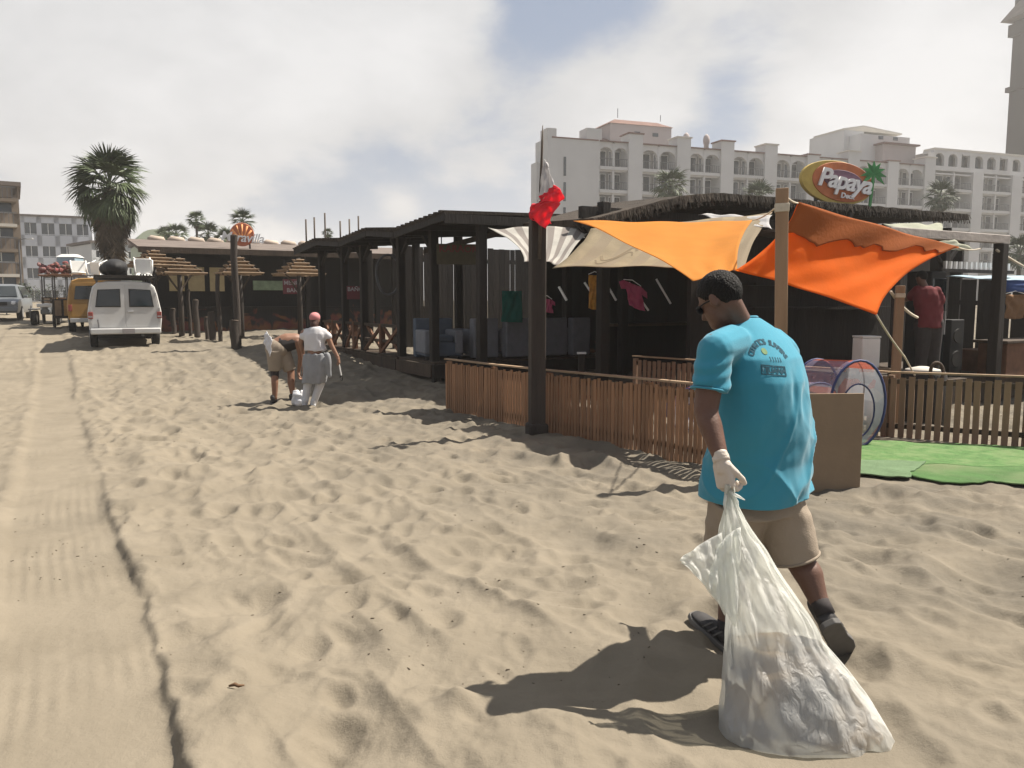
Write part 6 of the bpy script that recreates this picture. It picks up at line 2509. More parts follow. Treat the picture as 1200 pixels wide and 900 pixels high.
def main_man():
    yaw_b, yaw_t = R(38), R(42)         # legs, trunk
    base = gp(890, 3.45)
    t = thing('person', 'man in turquoise T-shirt and khaki shorts walking away dragging a sack', 'person', (base.x, base.y, gs(base.x, base.y)))
    P = at
    # --- skin: head, neck, arms, legs as one surface
    mb = MB()
    hc = P(844, 351, 3.43)
    fh = Vector((-0.66, 0.60, -0.50)).normalized()
    uph = Vector((-0.38, 0.30, 0.88))
    l, f, upv = head_parts(mb, hc, fh, uph, 1.04)
    neck = P(866, 384, 3.50)
    mb.cap(hc - upv * 0.03 - f * 0.025, 0.058, neck, 0.066)
    mb.cap(neck, 0.07, P(876, 420, 3.48), 0.11)
    # trunk core (hidden in the shirt) joins the limbs
    mb.cap(P(878, 430, 3.46), 0.11, P(888, 545, 3.48), 0.10)
    Lsh, Lel, Lwr = P(838, 408, 3.24), P(827, 482, 3.20), P(845, 538, 3.10)
    mb.cap(P(870, 412, 3.42), 0.07, Lsh, 0.066)
    mb.cap(Lsh, 0.062, Lel, 0.050)
    mid = Lel.lerp(Lwr, 0.3)
    mb.cap(Lel, 0.048, mid, 0.049); mb.cap(mid, 0.049, Lwr, 0.031)
    Rsh, Rel, Rwr = P(915, 415, 3.62), P(900, 490, 3.78), P(872, 520, 3.86)
    mb.cap(P(880, 415, 3.5), 0.07, Rsh, 0.062); mb.cap(Rsh, 0.06, Rel, 0.048); mb.cap(Rel, 0.047, Rwr, 0.032)
    Lhip, Rhip = P(868, 565, 3.44), P(908, 565, 3.52)
    Rk, Ra = P(933, 652, 3.50), P(966, 716, 3.36)
    Lk, La = P(856, 665, 3.72), P(851, 738, 3.66)
    for h_, k_, a_ in ((Rhip, Rk, Ra), (Lhip, Lk, La)):
        mb.cap(P(888, 545, 3.48), 0.10, h_, 0.09)
        mb.cap(h_, 0.10, k_, 0.066)
        c1 = k_.lerp(a_, 0.32) + Vector((0.012, -0.012, 0))
        mb.cap(k_, 0.062, c1, 0.065); mb.cap(c1, 0.064, k_.lerp(a_, 0.75), 0.046); mb.cap(k_.lerp(a_, 0.75), 0.046, a_, 0.038)
    me = remesh(mb, 0.008, 5, name='body')
    skin_obj('body', me, SKIN, t)
    # --- hair, glasses
    hair_cap(t, hc, fh, uph, HAIR, 1.04, voxel=0.005, back_low=-0.055)
    g = MB()
    for sg in (-1, 1):
        e = hc + f * 0.092 + l * sg * 0.034 - upv * 0.002
        g.ell(e, Matrix((l * 0.027, f * 0.008, upv * 0.020)).transposed(), 12, 8)
        g.tube([hc + f * 0.088 + l * sg * 0.062 + upv * 0.004, hc + f * 0.04 + l * sg * 0.078 + upv * 0.004, hc - f * 0.01 + l * sg * 0.079], 0.003, 6)
    g.tube([hc + f * 0.098 + l * 0.012, hc + f * 0.098 - l * 0.012], 0.003, 6)
    g.build('sunglasses', M['black'], t, smooth=True, world=True)
    # --- T-shirt
    sb = MB()
    rings = []
    for px, py, Y, a, b, tl in ((887, 606, 3.495, 0.240, 0.205, 0.02), (887, 584, 3.49, 0.240, 0.205, 0.02), (888, 560, 3.48, 0.240, 0.203, 0.02), (890, 520, 3.46, 0.232, 0.190, 0.0), (892, 480, 3.44, 0.226, 0.180, 0.0),
                                (891, 445, 3.43, 0.226, 0.168, 0.0), (888, 418, 3.45, 0.224, 0.155, 0.0), (881, 397, 3.49, 0.195, 0.132, 0.0), (872, 382, 3.51, 0.135, 0.105, -0.02), (866, 373, 3.52, 0.086, 0.083, -0.05)):
        rings.append(ring(P(px, py, Y), a, b, yaw_t, 32, (0.06 if py > 570 else 0, tl)))
    sb.loft(rings)
    sdir = (Lel - Lsh)
    sb.cap(P(858, 404, 3.36), 0.088, Lsh + Vector((0.004, 0, -0.008)), 0.076)
    # sleeve as a tapered tube with an open-looking end
    sl_end = Lsh + sdir * 0.66
    sb.tube([Lsh + Vector((0.01, 0.01, 0.01)), Lsh + sdir * 0.35, sl_end], [0.076, 0.073, 0.073], 18)
    sb.cap(P(900, 405, 3.55), 0.09, Rsh, 0.085)
    sb.tube([Rsh, Rsh + (Rel - Rsh) * 0.6], [0.083, 0.078], 18)
    me = remesh(sb, 0.0075, 4, 0.5, 'tshirt')
    Rv = np.array(P(925, 400, 3.40)); Hv = np.array(P(880, 570, 3.25))

    def folds(co, no):
        z = co[:, 2]
        ax = -co[:, 0] * math.cos(yaw_t) - co[:, 1] * math.sin(yaw_t)     # left coordinate
        fy = -co[:, 0] * math.sin(yaw_t) + co[:, 1] * math.cos(yaw_t)
        q = ax * 1.0 + (z - 1.1) * 0.38
        wob = vnoise(ax * 6 + 20, z * 3.5 + 9) - 0.5
        low = np.clip((1.36 - z) / 0.35, 0, 1)
        d = 0.019 * low * np.sin(q * 36 + wob * 6) * np.clip(vnoise(ax * 8 + 3, z * 3 + 2) * 1.7 - 0.35, 0, 1)
        d += 0.014 * (vnoise(ax * 5 + 60, z * 4 + 30) - 0.5) * low
        d += 0.009 * np.sin((z * 46 + ax * 26 + wob * 9)) * np.clip((1.05 - z) / 0.25, 0, 1) * vnoise(ax * 8, z * 7)
        rg_ = 1 - np.abs(2 * vnoise(q * 12 + 5, z * 1.9 + 3) - 1)
        d += 0.015 * low * rg_ ** 2.5
        rg2 = 1 - np.abs(2 * vnoise((ax - (z - 1.1) * 0.7) * 10 + 55, z * 2.6 + 13) - 1)
        d += 0.010 * low * (rg2 ** 3)
        # belly/back hang: shirt stands off at the hem
        d += 0.012 * np.clip((0.90 - z) / 0.12, 0, 1) * (0.4 + vnoise(ax * 12 + 5, z * 0 + 3))
        sl = np.exp(-(((co[:, 0] - sl_end.x) ** 2 + (co[:, 1] - sl_end.y) ** 2 + (z - sl_end.z - 0.04) ** 2) / 0.012))
        d += 0.005 * sl * np.sin(z * 120 + ax * 40)
        return co + no * d[:, None]
    mesh_disp(me, folds)
    bm = bmesh.new(); bm.from_mesh(me)
    bmesh.ops.bisect_plane(bm, geom=bm.verts[:] + bm.edges[:] + bm.faces[:], plane_co=P(890, 578, 3.47), plane_no=(0.06, 0.05, -1), clear_outer=True)
    bm.to_mesh(me); bm.free()
    me.update()
    shirt = skin_obj('tshirt', me, TURQ, t)
    sm_ = shirt.modifiers.new('hem', 'SOLIDIFY'); sm_.thickness = 0.005; sm_.offset = -1
    # collar and sleeve hems
    cr = ring(P(866, 374, 3.525), 0.078, 0.076, yaw_t, 24, (0, -0.15), 2.0)
    MB().tube(cr + [cr[0], cr[1]], 0.006, 7, False).build('collar', TURQ, shirt, smooth=True, world=True)
    d_ = sdir.normalized()
    a_ = d_.cross(Vector((0, 0, 1))).normalized(); b_ = d_.cross(a_)
    hemr = [sl_end + (a_ * math.cos(q) + b_ * math.sin(q)) * 0.0725 for q in np.linspace(0, 2 * math.pi, 25)]
    MB().tube(hemr, 0.005, 6, False).build('sleeve_hem', TURQ, shirt, smooth=True, world=True)
    # --- print on the back: arched words, dot, row of marks, framed word
    dg = bpy.context.evaluated_depsgraph_get()
    back = Vector((math.sin(R(14)), -math.cos(R(14)), 0))      # from the wearer's upper back outwards to the light
    c0 = P(917, 420, 3.2)
    e1 = Vector((math.cos(R(14)), math.sin(R(14)), -0.10)).normalized()
    e2 = Vector((0.05, 0.0, 1)).normalized()
    inv = shirt.matrix_world.inverted()
    bpy.context.view_layer.update()

    def project(me_, name, mt):
        n = len(me_.vertices)
        co = np.empty(n * 3, 'f'); me_.vertices.foreach_get('co', co); co = co.reshape(-1, 3)
        out = []
        loc0 = Vector(t.location)
        dirn = -back
        for x, y, z in co:
            o_ = c0 + e1 * float(x) + e2 * float(y) + back * 0.3 - loc0
            ok, hit, nn_, _ = shirt.ray_cast(o_, dirn)
            out.append((hit + nn_ * 0.0018) if ok else (o_ + dirn * 0.3))
        me_.vertices.foreach_set('co', np.array([tuple(p) for p in out], 'f').ravel())
        me_.update()
        me_.materials.clear(); me_.materials.append(mt)
        return link(name, me_, shirt)
    INK = mat('ink', (0.018, 0.06, 0.085), 0.9, 0.25, 30)
    INK2 = mat('ink_green', (0.16, 0.24, 0.12), 0.9, 0.25, 30)

    def flat(me_):
        bm = bmesh.new(); bm.from_mesh(me_)
        bmesh.ops.triangulate(bm, faces=bm.faces)
        bm.to_mesh(me_); bm.free()
        return me_
    word = 'CERRITOS SURFERS'
    for i, chh in enumerate(word):
        if chh == ' ':
            continue
        q = R(158 - 136 * i / (len(word) - 1))
        me_ = text_mesh(chh, 0.031, 0, 0, 0.0010)
        a = q - math.pi / 2
        n = len(me_.vertices)
        co = np.empty(n * 3, 'f'); me_.vertices.foreach_get('co', co); co = co.reshape(-1, 3)
        x, y = co[:, 0].copy(), co[:, 1].copy()
        rr = 0.088
        co[:, 0] = x * math.cos(a) - y * math.sin(a) + rr * math.cos(q)
        co[:, 1] = x * math.sin(a) + y * math.cos(a) + rr * 0.95 * math.sin(q) - 0.025
        me_.vertices.foreach_set('co', co.ravel())
        project(flat(me_), 'print_letter', INK)
    bx = MB()
    for (x0, y0, x1, y1) in ((-0.058, -0.034, 0.062, -0.039), (-0.058, -0.070, 0.062, -0.075), (-0.058, -0.039, -0.0535, -0.070), (0.0575, -0.039, 0.062, -0.070)):
        m_ = 6
        for k in range(m_):
            xa, xb = x0 + (x1 - x0) * k / m_, x0 + (x1 - x0) * (k + 1) / m_
            if x1 - x0 < 0.02:
                ya, yb = y0 + (y1 - y0) * k / m_, y0 + (y1 - y0) * (k + 1) / m_
                bx.add([(x0, ya, 0), (x1, ya, 0), (x1, yb, 0), (x0, yb, 0)], [(0, 1, 2, 3)])
            else:
                bx.add([(xa, y0, 0), (xb, y0, 0), (xb, y1, 0), (xa, y1, 0)], [(0, 1, 2, 3)])
    project(bx.mesh('print_frame', None, fix=False), 'print_frame', INK)
    me_ = text_mesh('TIJUANA', 0.033, 0, 0, 0.0012, 0.9)
    mesh_disp(me_, lambda c_, n_: c_ + np.array([[0.002, -0.0545, 0]]))
    project(flat(me_), 'print_word', INK)
    dot = MB().add([(-0.024 + 0.013 * math.cos(a), 0.020 + 0.013 * math.sin(a), 0) for a in np.linspace(0, 2 * math.pi, 17)[:-1]], [tuple(range(16))])
    project(flat(dot.mesh('print_dot', None, fix=False)), 'print_dot', INK2)
    for k in range(5):
        x = -0.012 + k * 0.013
        bar = MB().add([(x, 0.0, 0), (x + 0.004, 0.0, 0), (x + 0.007, -0.018, 0), (x + 0.003, -0.018, 0)], [(0, 1, 2, 3)])
        project(bar.mesh('print_mark', None, fix=False), 'print_mark', INK)
    # --- shorts
    kb = MB()
    rg = [ring(P(888, 540, 3.50), 0.180, 0.135, yaw_b), ring(P(888, 575, 3.50), 0.195, 0.150, yaw_b), ring(P(886, 600, 3.47), 0.20, 0.16, yaw_b)]
    kb.loft(rg)
    kb.cap(P(909, 592, 3.50), 0.118, P(925, 628, 3.50), 0.118)
    kb.tube([P(905, 584, 3.50), P(918, 610, 3.50), P(931, 655, 3.49)], [0.13, 0.123, 0.110], 22)
    kb.tube([P(868, 584, 3.44), P(860, 615, 3.50), P(855, 662, 3.66)], [0.135, 0.130, 0.115], 22)
    me = remesh(kb, 0.008, 4, 0.5, 'shorts')

    def kf(co, no):
        d = 0.010 * (vnoise(co[:, 0] * 14 + co[:, 1] * 9, co[:, 2] * 7) - 0.5) + 0.008 * (vnoise(co[:, 0] * 6 + 8, co[:, 2] * 22 + co[:, 0] * 9) - 0.5)
        return co + no * d[:, None]
    mesh_disp(me, kf)
    sh = skin_obj('shorts', me, KHAKI, t)
    hc_ = P(931, 653, 3.49)
    dh = (P(931, 655, 3.49) - P(918, 610, 3.50)).normalized()
    a_ = dh.cross(Vector((0, 0, 1))).normalized(); b_ = dh.cross(a_)
    MB().tube([hc_ + (a_ * math.cos(q) + b_ * math.sin(q)) * 0.109 for q in np.linspace(0, 2 * math.pi, 29)], 0.007, 6, False).build('leg_hem', KHAKI, sh, smooth=True, world=True)
    # --- shoes
    toe = P(992, 781, 3.50); toe.z = max(toe.z, gs(toe.x, toe.y) - 0.005)
    heel = P(974, 735, 3.28)
    foot_shoe(t, heel, toe, Vector((-0.25, 0.75, 0.6)), 1.08)
    hl, tl = P(858, 762, 3.62), P(818, 760, 3.78)
    hl.z = gs(hl.x, hl.y) + 0.0; tl.z = gs(tl.x, tl.y) + 0.0
    tl = hl + (tl - hl).normalized() * 0.27
    foot_shoe(t, hl, tl, Vector((0.1, -0.1, 1)), 1.05)
    # socks
    MB().tube([Ra + (Rk - Ra).normalized() * 0.05, Ra + (heel - Ra) * 0.25], 0.042, 14).build('sock', DARKC, t, smooth=True, world=True)
    MB().tube([La + Vector((0, 0, 0.05)), La - Vector((0, 0, 0.04))], 0.042, 14).build('sock', DARKC, t, smooth=True, world=True)
    # --- gloved hand gripping the bag
    hand(t, Lwr + (Lwr - mid).normalized() * 0.005, P(852, 575, 3.08) - Lwr, Vector((0.75, 0.55, -0.1)), GLOVE, 1.25, 1.05, 'gloved_hand', 1, 0.0035)
    MB().tube([Lwr - (Lwr - mid).normalized() * 0.012, Lwr + (Lwr - mid).normalized() * 0.012], 0.034, 16).build('glove_cuff', GLOVE, t, smooth=True, world=True)
    hand(t, Rwr, Vector((-0.5, 0.6, -0.6)), Vector((-0.6, -0.4, 0)), SKIN, 0.6, 1.0, 'hand', -1, 0.005)


main_man()


# ------------------------------------------------------------------ sack of litter
def litter_sack():
    secs = [  # image row, left, right column, depth, half depth
        (566, 851, 858, 3.075, 0.010), (578, 850, 860, 3.07, 0.014), (596, 848, 866, 3.05, 0.022), (618, 845, 879, 3.03, 0.035), (640, 842, 893, 3.01, 0.050), (665, 843, 909, 2.99, 0.065), (690, 846, 926, 2.97, 0.078),
        (720, 850, 946, 2.95, 0.092), (750, 851, 963, 2.93, 0.105), (780, 848, 990, 2.91, 0.145), (810, 845, 1012, 2.89, 0.170), (838, 842, 1030, 2.87, 0.185), (860, 842, 1043, 2.86, 0.185), (876, 845, 1040, 2.85, 0.165), (890, 854, 1005, 2.84, 0.11)]
    base = at(940, 884, 2.84)
    t = thing('litter_sack', 'large translucent white plastic sack full of litter dragged by its neck', 'sack', (base.x, base.y, base.z))

    def make(shrink, r0, n, amp, seed):
        rings = []
        for i, (py, xl, xr, Y, dp) in enumerate(secs[r0:]):
            a, b = at(xl, py, Y), at(xr, py, Y)
            c = (a + b) / 2
            hw = (b - a).length / 2 * shrink
            dp2 = dp * shrink
            rg = []
            for k in range(n):
                q = 2 * math.pi * k / n
                fold = 1.0
                cx, sy = math.cos(q), math.sin(q)
                x = hw * math.copysign(abs(cx) ** 0.85, cx)
                y = dp2 * math.copysign(abs(sy) ** 0.8, sy)
                w = math.sin(q * 9 + 1.3 * math.sin(i * 0.35 + seed)) * 0.6 + math.sin(q * 17 + i * 0.22 + seed) * 0.4
                up = max(0.0, 1 - i / max(1, len(secs[r0:]) - 1))
                y += amp * w * (0.35 + up) * min(1, hw / 0.05)
                p = c + Vector((x, y, 0))
                p += Vector((0, 1, 0)) * amp * 1.5 * mnoise.noise(p * 9 + Vector((seed, 0, 0)))
                p += Vector((1, 0, 0)) * amp * 0.9 * mnoise.noise(p * 8 + Vector((0, seed, 5)))
                rg.append(p)
            rings.append(rg)
        # densify along the length
        dense = []
        for i in range(len(rings) - 1):
            for s in range(4):
                q = s / 4
                dense.append([a.lerp(b, q) for a, b in zip(rings[i], rings[i + 1])])
        dense.append(rings[-1])
        for i, rg in enumerate(dense):
            for k, p in enumerate(rg):
                nz = mnoise.noise(Vector((k * 0.55, i * 0.16, seed))) + 0.6 * mnoise.noise(Vector((k * 1.1 + i * 0.25, i * 0.4, seed + 4)))
                nz += 1.6 * (1 - abs(mnoise.noise(Vector((k * 0.42 + i * 0.13, i * 0.11, seed + 9)))) * 3.2) if amp > 0.01 else 0.0
                p += Vector((0.2, -1, 0)) * amp * 0.9 * nz
                p.z = max(p.z, gs(p.x, p.y) - 0.01) if p.z < 0.12 else p.z
        return dense
    rings = make(1.0, 0, 72, 0.0125, 1.0)
    mb = MB().loft(rings)
    # pointed lower corner dragging on the sand
    mb2 = MB()
    me = mb.mesh('bag_film', None, True)
    film = skin_obj('bag_film', me, M['film'], t)
    s_ = film.modifiers.new('sub', 'SUBSURF'); s_.levels = 1; s_.render_levels = 1
    # loose flap of the sack mouth
    fp = patch([at(845, 624, 2.99), at(797, 655, 2.93), at(800, 660, 2.92), at(851, 722, 2.90)], (-0.06, 0.0, 0.16, 0.0), 0.0, 22, 0.010, 3)
    sheet(fp, 'loose_flap', M['film'], t, thick=0.002)
    fp = patch([at(868, 618, 2.97), at(842, 640, 2.95), at(830, 688, 2.90), at(862, 735, 2.86)], (-0.1, -0.12, 0.0, -0.1), 0.0, 20, 0.012, 8)
    sheet(fp, 'loose_flap', M['film'], t, thick=0.002)
    for a in (((855, 575), (864, 588), (866, 600)), ((857, 578), (866, 582), (873, 586)), ((851, 580), (849, 590), (850, 604))):
        pts = [at(p[0], p[1], 3.05 - 0.01 * i) for i, p in enumerate(a)]
        MB().tube(pts, [0.008, 0.006, 0.002], 6).build('crumpled_end', M['film'], t, smooth=True, world=True)
    # litter inside
    r_ = random.Random(4)
    inner = make(0.935, 8, 40, 0.003, 3.0)
    mb = MB().loft(inner)
    me = remesh(mb, 0.012, 1, name='litter')
    mesh_disp(me, lambda c_, n_: c_ + n_ * (0.030 * (vnoise(c_[:, 0] * 20, c_[:, 2] * 20 + c_[:, 1] * 15) - 0.85))[:, None])
    skin_obj('litter', me, M['litter'], t)
    return t


fm = bpy.data.materials.new('film')
fm.use_nodes = True
_N, _L = fm.node_tree.nodes, fm.node_tree.links
_b = _N['Principled BSDF']
_b.inputs['Base Color'].default_value = (0.86, 0.855, 0.83, 1)
_b.inputs['Roughness'].default_value = 0.28
_b.inputs['Specular IOR Level'].default_value = 0.6
_tc = _N.new('ShaderNodeTexCoord')
_nz = _N.new('ShaderNodeTexNoise'); _nz.inputs['Scale'].default_value = 11; _nz.inputs['Detail'].default_value = 6; _nz.inputs['Distortion'].default_value = 1.5
_mp = _N.new('ShaderNodeMapping'); _mp.inputs['Scale'].default_value = (2.2, 2.2, 0.8)
_L.new(_tc.outputs['Object'], _mp.inputs[0]); _L.new(_mp.outputs[0], _nz.inputs['Vector'])
_bp = _N.new('ShaderNodeBump'); _bp.inputs['Strength'].default_value = 0.8; _bp.inputs['Distance'].default_value = 0.02
_L.new(_nz.outputs[0], _bp.inputs['Height']); _L.new(_bp.outputs[0], _b.inputs['Normal'])
_tr = _N.new('ShaderNodeBsdfTranslucent'); _tr.inputs['Color'].default_value = (0.90, 0.90, 0.86, 1)
_tp = _N.new('ShaderNodeBsdfTransparent'); _tp.inputs['Color'].default_value = (0.93, 0.95, 0.93, 1)
_m1 = _N.new('ShaderNodeMixShader'); _m1.inputs[0].default_value = 0.5
_m2 = _N.new('ShaderNodeMixShader'); _m2.inputs[0].default_value = 0.47
_L.new(_b.outputs[0], _m1.inputs[1]); _L.new(_tr.outputs[0], _m1.inputs[2])
_L.new(_m1.outputs[0], _m2.inputs[1]); _L.new(_tp.outputs[0], _m2.inputs[2])
_L.new(_m2.outputs[0], _N['Material Output'].inputs['Surface'])
M['film'] = fm
lm = mat('litter', (0.04, 0.036, 0.035), 0.8, 0.6, 14, 0.6, 40, hue=(0.34, 0.22, 0.10), hfac=0.7)
M['litter'] = lm
litter_sack()


# ------------------------------------------------------------------ two people picking litter
def woman():
    Y = 13.2
    b = gp(369, Y)
    t = thing('person', 'woman in pink cap, white top and grey shorts over white leggings holding a litter picker', 'person', b)
    P = lambda x, y, dy=0.0: at(x, y, Y + dy)
    g = gnd(b.x, b.y)
    mb = MB()
    hc = P(369, 376, 0.06)
    f, up = Vector((-0.25, 0.85, -0.5)).normalized(), Vector((-0.1, 0.4, 0.9))
    head_parts(mb, hc, f, up, 1.0)
    mb.cap(hc - Vector((0, 0, 0.05)), 0.05, P(369, 388, 0.0), 0.055)
    mb.cap(P(369, 390), 0.10, P(369, 412), 0.11); mb.cap(P(369, 410), 0.12, P(369, 424), 0.13)
    for pts, rs in (([P(356, 390), P(352, 402, 0.02), P(355, 414, 0.12)], [0.055, 0.042, 0.030]), ([P(382, 390), P(388, 404), P(396, 419, -0.02)], [0.055, 0.043, 0.030])):
        mb.chain(pts, rs)
    for s, kx, ax in ((-1, 361, 357), (1, 376, 367)):
        ft = Vector((P(ax, 470).x, Y, g + 0.08))
        mb.chain([P(369 + s * 7, 424), P(kx, 448, 0.02), ft], [0.11, 0.066, 0.045])
    me = remesh(mb, 0.016, 3, name='body')
    skin_obj('body', me, SKIN2, t)
    sb = MB()
    sb.loft([ring(P(369, 411), 0.175, 0.13, 0.0), ring(P(369, 400), 0.18, 0.13, 0.0), ring(P(369, 391), 0.195, 0.115, 0.0), ring(P(369, 386), 0.15, 0.09, 0.0), ring(P(369, 383), 0.08, 0.07, 0.0)])
    sb.cap(P(360, 389), 0.07, P(355, 394), 0.066); sb.cap(P(378, 389), 0.07, P(384, 394), 0.066)
    me = remesh(sb, 0.014, 2, name='shirt')
    mesh_disp(me, lambda c_, n_: c_ + n_ * (0.025 * (vnoise(c_[:, 0] * 16, c_[:, 2] * 9) - 0.5))[:, None])
    skin_obj('shirt', me, WHITE_T, t)
    kb = MB()
    kb.loft([ring(P(369, 414), 0.185, 0.15, 0), ring(P(370, 424), 0.215, 0.165, 0), ring(P(369, 438), 0.215, 0.155, 0), ring(P(368, 449), 0.20, 0.14, 0)])
    kb.cap(P(384, 416, -0.12), 0.05, P(386, 440, -0.1), 0.05)
    me = remesh(kb, 0.014, 2, name='shorts')
    mesh_disp(me, lambda c_, n_: c_ + n_ * (0.04 * (vnoise(c_[:, 0] * 20, c_[:, 2] * 5) - 0.5))[:, None])
    skin_obj('shorts', me, GREY_C, t)
    lb = MB()
    for s, kx, ax in ((-1, 361, 357), (1, 376, 367)):
        ft = Vector((P(ax, 470).x, Y, g + 0.08))
        lb.chain([P(369 + s * 7, 430), P(kx, 448, 0.02), ft], [0.10, 0.075, 0.056])
    skin_obj('leggings', remesh(lb, 0.014, 2, name='leggings'), LEGG, t)
    for ax in (357, 367):
        ft = Vector((P(ax, 470).x, Y, g))
        foot_shoe(t, ft + Vector((0.02, -0.06, 0)), ft + Vector((-0.06, 0.17, 0)), (0, 0, 1), 1.0, (LEGG, SOLE))
    # hair under the cap
    hb = MB(); hb.ell(hc + Vector((0, -0.035, -0.02)), (0.08, 0.07, 0.09)); hb.cap(hc + Vector((0, -0.06, -0.05)), 0.065, hc + Vector((0.0, -0.07, -0.19)), 0.045)
    skin_obj('hair', remesh(hb, 0.012, 2, name='hair'), HAIR2, t)
    cb = MB(); cb.ell(hc + Vector((0, -0.005, 0.06)), (0.092, 0.105, 0.085), 18, 12)
    me = remesh(cb, 0.012, 1, name='cap')
    cap = skin_obj('cap', me, PINK, t)
    MB().slab([hc + Vector(p) for p in ((-0.09, 0.05, 0.05), (0.05, 0.09, 0.05), (0.02, 0.19, 0.02), (-0.05, 0.20, 0.02), (-0.10, 0.15, 0.02))], (0, 0, 0.012)).build('peak', PINK, cap, world=True)
    hand(t, P(396, 419, -0.02), Vector((0.25, 0, -1)), Vector((-1, 0, 0)), SKIN2, 0.9, 0.95, 'hand', 1, 0.008)
    hand(t, P(355, 414, 0.12), Vector((0.1, 0.2, -1)), Vector((1, 0, 0)), SKIN2, 0.6, 0.95, 'hand', 1, 0.008)
    # picker
    p = thing('litter_picker', 'thin pale litter picker held by the woman in white', 'litter picker', P(400, 441))
    MB().tube([P(396, 420), P(400, 440)], 0.012, 6).build('shaft', M['plastic_white'], p, world=True)
    MB().tube([P(399.5, 438), P(398.5, 443, 0.02), P(400, 446)], 0.008, 5).build('jaw', M['black'], p, world=True)
    MB().tube([P(399.5, 438), P(401.5, 443), P(401, 446)], 0.008, 5).build('jaw', M['black'], p, world=True)
    MB().cap(P(395, 417), 0.02, P(396.5, 422), 0.018).build('grip', M['black'], p, world=True)


woman()


def bent_man():
    Y = 13.7
    b = gp(332, Y)
    t = thing('person', 'bent over person in dark vest and pale shorts picking litter beside the woman', 'person', b)
    P = lambda x, y, dy=0.0: at(x, y, Y + dy)
    g = gnd(b.x, b.y)
    mb = MB()
    hip, sh_ = P(324, 407), P(346, 399, 0.12)
    hc = P(356, 404, 0.22)
    head_parts(mb, hc, Vector((0.35, 0.25, -0.9)), Vector((0.9, 0.3, 0.2)), 1.0)
    mb.cap(hc - Vector((0.05, 0.02, 0)), 0.05, sh_, 0.07)
    mb.cap(sh_, 0.13, P(335, 400, 0.06), 0.14); mb.cap(P(335, 400, 0.06), 0.14, hip, 0.15)
    mb.chain([P(349, 401, -0.08), P(352, 418, 0.0), P(350, 436, 0.1)], [0.055, 0.042, 0.030])
    mb.chain([P(347, 398, 0.3), P(354, 415, 0.35), P(356, 434, 0.3)], [0.055, 0.042, 0.030])
    for hx, kx, ax, dy in ((322, 322, 323, -0.05), (330, 341, 342, 0.1)):
        ft = Vector((P(ax, 466).x, Y + dy, g + 0.08))
        mb.chain([P(hx, 412, dy), P(kx, 436, dy + 0.06), P(kx, 448, dy + 0.01), ft], [0.12, 0.066, 0.062, 0.040])
    skin_obj('body', remesh(mb, 0.016, 3, name='body'), mat('skin_brown', (0.21, 0.11, 0.07), 0.55, 0.1, 9), t)
    vb = MB()
    vb.cap(P(343, 401, 0.1), 0.138, P(330, 404, 0.03), 0.155)
    me = remesh(vb, 0.014, 2, name='vest')
    # vest leaves the shoulder blades bare: cut the top half round the back
    skin_obj('vest', me, DARKC, t)
    kb = MB()
    kb.ell(hip + Vector((0, 0, -0.02)), (0.20, 0.17, 0.17), 16, 12)
    for hx, kx, dy in ((322, 322, -0.05), (330, 340, 0.1)):
        kb.tube([P(hx, 410, dy), P((hx + kx) / 2, 422, dy + 0.03), P(kx, 434, dy + 0.05)], [0.145, 0.13, 0.105], 16)
    skin_obj('shorts', remesh(kb, 0.014, 2, name='shorts'), KHAKI, t)
    for ax, dy in ((323, -0.05), (342, 0.1)):
        ft = Vector((P(ax, 466).x, Y + dy, g))
        foot_shoe(t, ft + Vector((-0.05, -0.05, 0)), ft + Vector((0.12, 0.14, 0)), (0, 0, 1), 1.05)
    hb = MB(); hb.ell(hc + Vector((0.01, -0.01, 0.03)), (0.10, 0.085, 0.085), 16, 12)
    me = remesh(hb, 0.012, 1, name='hair')
    skin_obj('hair', me, HAIR, t)
    kn = MB()
    ft = P(322, 438, 0.0)
    kn.cap(P(322, 425, -0.0), 0.082, P(322, 442, 0.0), 0.07)
    skin_obj('knee_brace', remesh(kn, 0.012, 2, name='knee_brace'), DARKC, t)
    hand(t, P(350, 436, 0.1), Vector((0, 0.1, -1)), Vector((1, 0, 0)), SKIN2, 0.8, 1.0, 'hand', 1, 0.008)
    hand(t, P(356, 434, 0.3), Vector((0, 0.1, -1)), Vector((-1, 0, 0)), SKIN2, 0.8, 1.0, 'hand', 1, 0.008)
    # white sack at the hip
    o = sheet(patch([P(312, 388, -0.15), P(319, 398, -0.2), P(317, 418, -0.2), P(309, 402, -0.15)], (0, 0, -0.1, -0.15), 0, 14, 0.02, 3), 'plastic_bag', M['film_white'])
    tag(o, 'limp white plastic bag hanging at the bent person hip', 'bag')
    mb = MB()
    c = gp(351, Y - 0.2)
    mb.ell(c + Vector((0, 0, 0.10)), (0.14, 0.10, 0.13)); mb.ell(c + Vector((-0.05, 0, 0.18)), (0.07, 0.06, 0.11)); mb.ell(c + Vector((0.06, 0, 0.17)), (0.06, 0.05, 0.10))
    me = remesh(mb, 0.012, 1, name='plastic_bag')
    mesh_disp(me, lambda c_, n_: c_ + n_ * (0.05 * (vnoise(c_[:, 0] * 25, c_[:, 2] * 18) - 0.5))[:, None])
    me.materials.append(M['film_white'])
    off = np.array(c)
    mesh_disp(me, lambda c_, n_: c_ - off[None, :])
    o = link('plastic_bag', me); o.location = c
    tag(o, 'small white plastic bag standing on sand between the two litter pickers', 'bag')


M['film_white'] = mat('film_white', (0.52, 0.52, 0.54), 0.4, 0.06, 5)
bent_man()


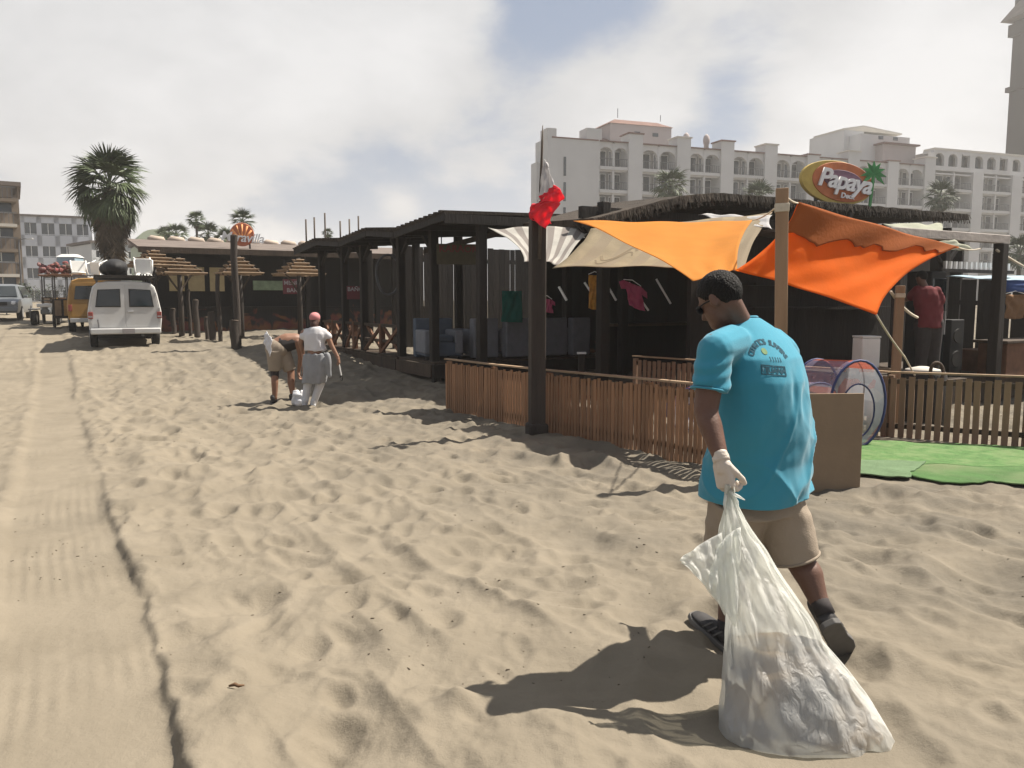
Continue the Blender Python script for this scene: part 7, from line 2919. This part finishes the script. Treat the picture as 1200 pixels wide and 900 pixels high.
def bar_person():
    Y = 12.6
    b0 = at(1085, 400, Y)
    z0 = 0.28
    t = thing('person', 'person in maroon shirt and dark trousers standing with back turned in the snack bar', 'person', (b0.x, Y, z0))
    P = lambda x, y, dy=0.0: at(x, y, Y + dy)
    mb = MB()
    hc = P(1080, 326, 0.12)
    head_parts(mb, hc, Vector((-0.4, 0.85, -0.4)), Vector((-0.1, 0.3, 0.9)), 1.0)
    mb.cap(hc - Vector((0, 0.02, 0.05)), 0.055, P(1084, 338), 0.06)
    mb.cap(P(1086, 345), 0.13, P(1088, 375), 0.14)
    mb.chain([P(1098, 343), P(1102, 356, -0.05), P(1099, 368, -0.02)], [0.06, 0.045, 0.032])
    mb.chain([P(1074, 341), P(1064, 350, 0.2), P(1060, 352, 0.4)], [0.06, 0.045, 0.032])
    for s in (-1, 1):
        mb.chain([P(1088 + s * 6, 378), Vector((P(1088 + s * 7, 400).x, Y, z0 + 0.5)), Vector((P(1088 + s * 8, 400).x, Y, z0 + 0.08))], [0.12, 0.075, 0.05])
    skin_obj('body', remesh(mb, 0.016, 3, name='body'), SKIN, t)
    sb = MB()
    sb.loft([ring(P(1088, 384), 0.215, 0.17, 0.2), ring(P(1088, 365), 0.215, 0.16, 0.2), ring(P(1087, 348), 0.225, 0.14, 0.2), ring(P(1086, 339), 0.19, 0.115, 0.2), ring(P(1084, 335), 0.085, 0.08, 0.2)])
    sb.cap(P(1097, 342), 0.085, P(1101, 352, -0.03), 0.078); sb.cap(P(1076, 340), 0.085, P(1068, 347, 0.12), 0.075)
    me = remesh(sb, 0.014, 3, name='shirt')
    mesh_disp(me, lambda c_, n_: c_ + n_ * (0.025 * (vnoise(c_[:, 0] * 14, c_[:, 2] * 9) - 0.5))[:, None])
    skin_obj('shirt', me, MAROON, t)
    kb = MB()
    for s in (-1, 1):
        kb.chain([P(1088 + s * 6, 378), Vector((P(1088 + s * 7, 400).x, Y, z0 + 0.5)), Vector((P(1088 + s * 8, 400).x, Y, z0 + 0.10))], [0.15, 0.095, 0.075])
    skin_obj('trousers', remesh(kb, 0.014, 2, name='trousers'), DARKC, t)
    hair_cap(t, hc, Vector((-0.4, 0.85, -0.4)), Vector((-0.1, 0.3, 0.9)), HAIR, 1.0, voxel=0.012)
    for s in (-1, 1):
        ft = Vector((P(1088 + s * 8, 400).x, Y, z0))
        foot_shoe(t, ft + Vector((0.02, -0.07, 0)), ft + Vector((-0.04, 0.18, 0)), (0, 0, 1), 1.0)
    hand(t, P(1099, 368, -0.02), Vector((-0.1, 0, -1)), Vector((-1, 0, 0)), GLOVE, 0.6, 1.0, 'hand', -1, 0.008)
    hand(t, P(1060, 352, 0.4), Vector((-0.3, 0.8, 0)), Vector((0, 0, -1)), SKIN, 0.6, 1.0, 'hand', 1, 0.008)


bar_person()


# ------------------------------------------------------------------ sea air
def haze():
    o = MB().box((0, 440, 34.5), (2060, 1000, 73)).build('haze', None)
    o['kind'] = 'stuff'
    o['label'] = 'pale sea haze filling the air over the beach'
    m = bpy.data.materials.new('haze')
    m.use_nodes = True
    N, L = m.node_tree.nodes, m.node_tree.links
    N.clear()
    out = N.new('ShaderNodeOutputMaterial')
    v = N.new('ShaderNodeVolumePrincipled')
    v.inputs['Color'].default_value = (0.97, 0.96, 0.95, 1)
    v.inputs['Density'].default_value = 0.0007
    v.inputs['Anisotropy'].default_value = 0.3
    L.new(v.outputs[0], out.inputs['Volume'])
    o.data.materials.append(m)


haze()
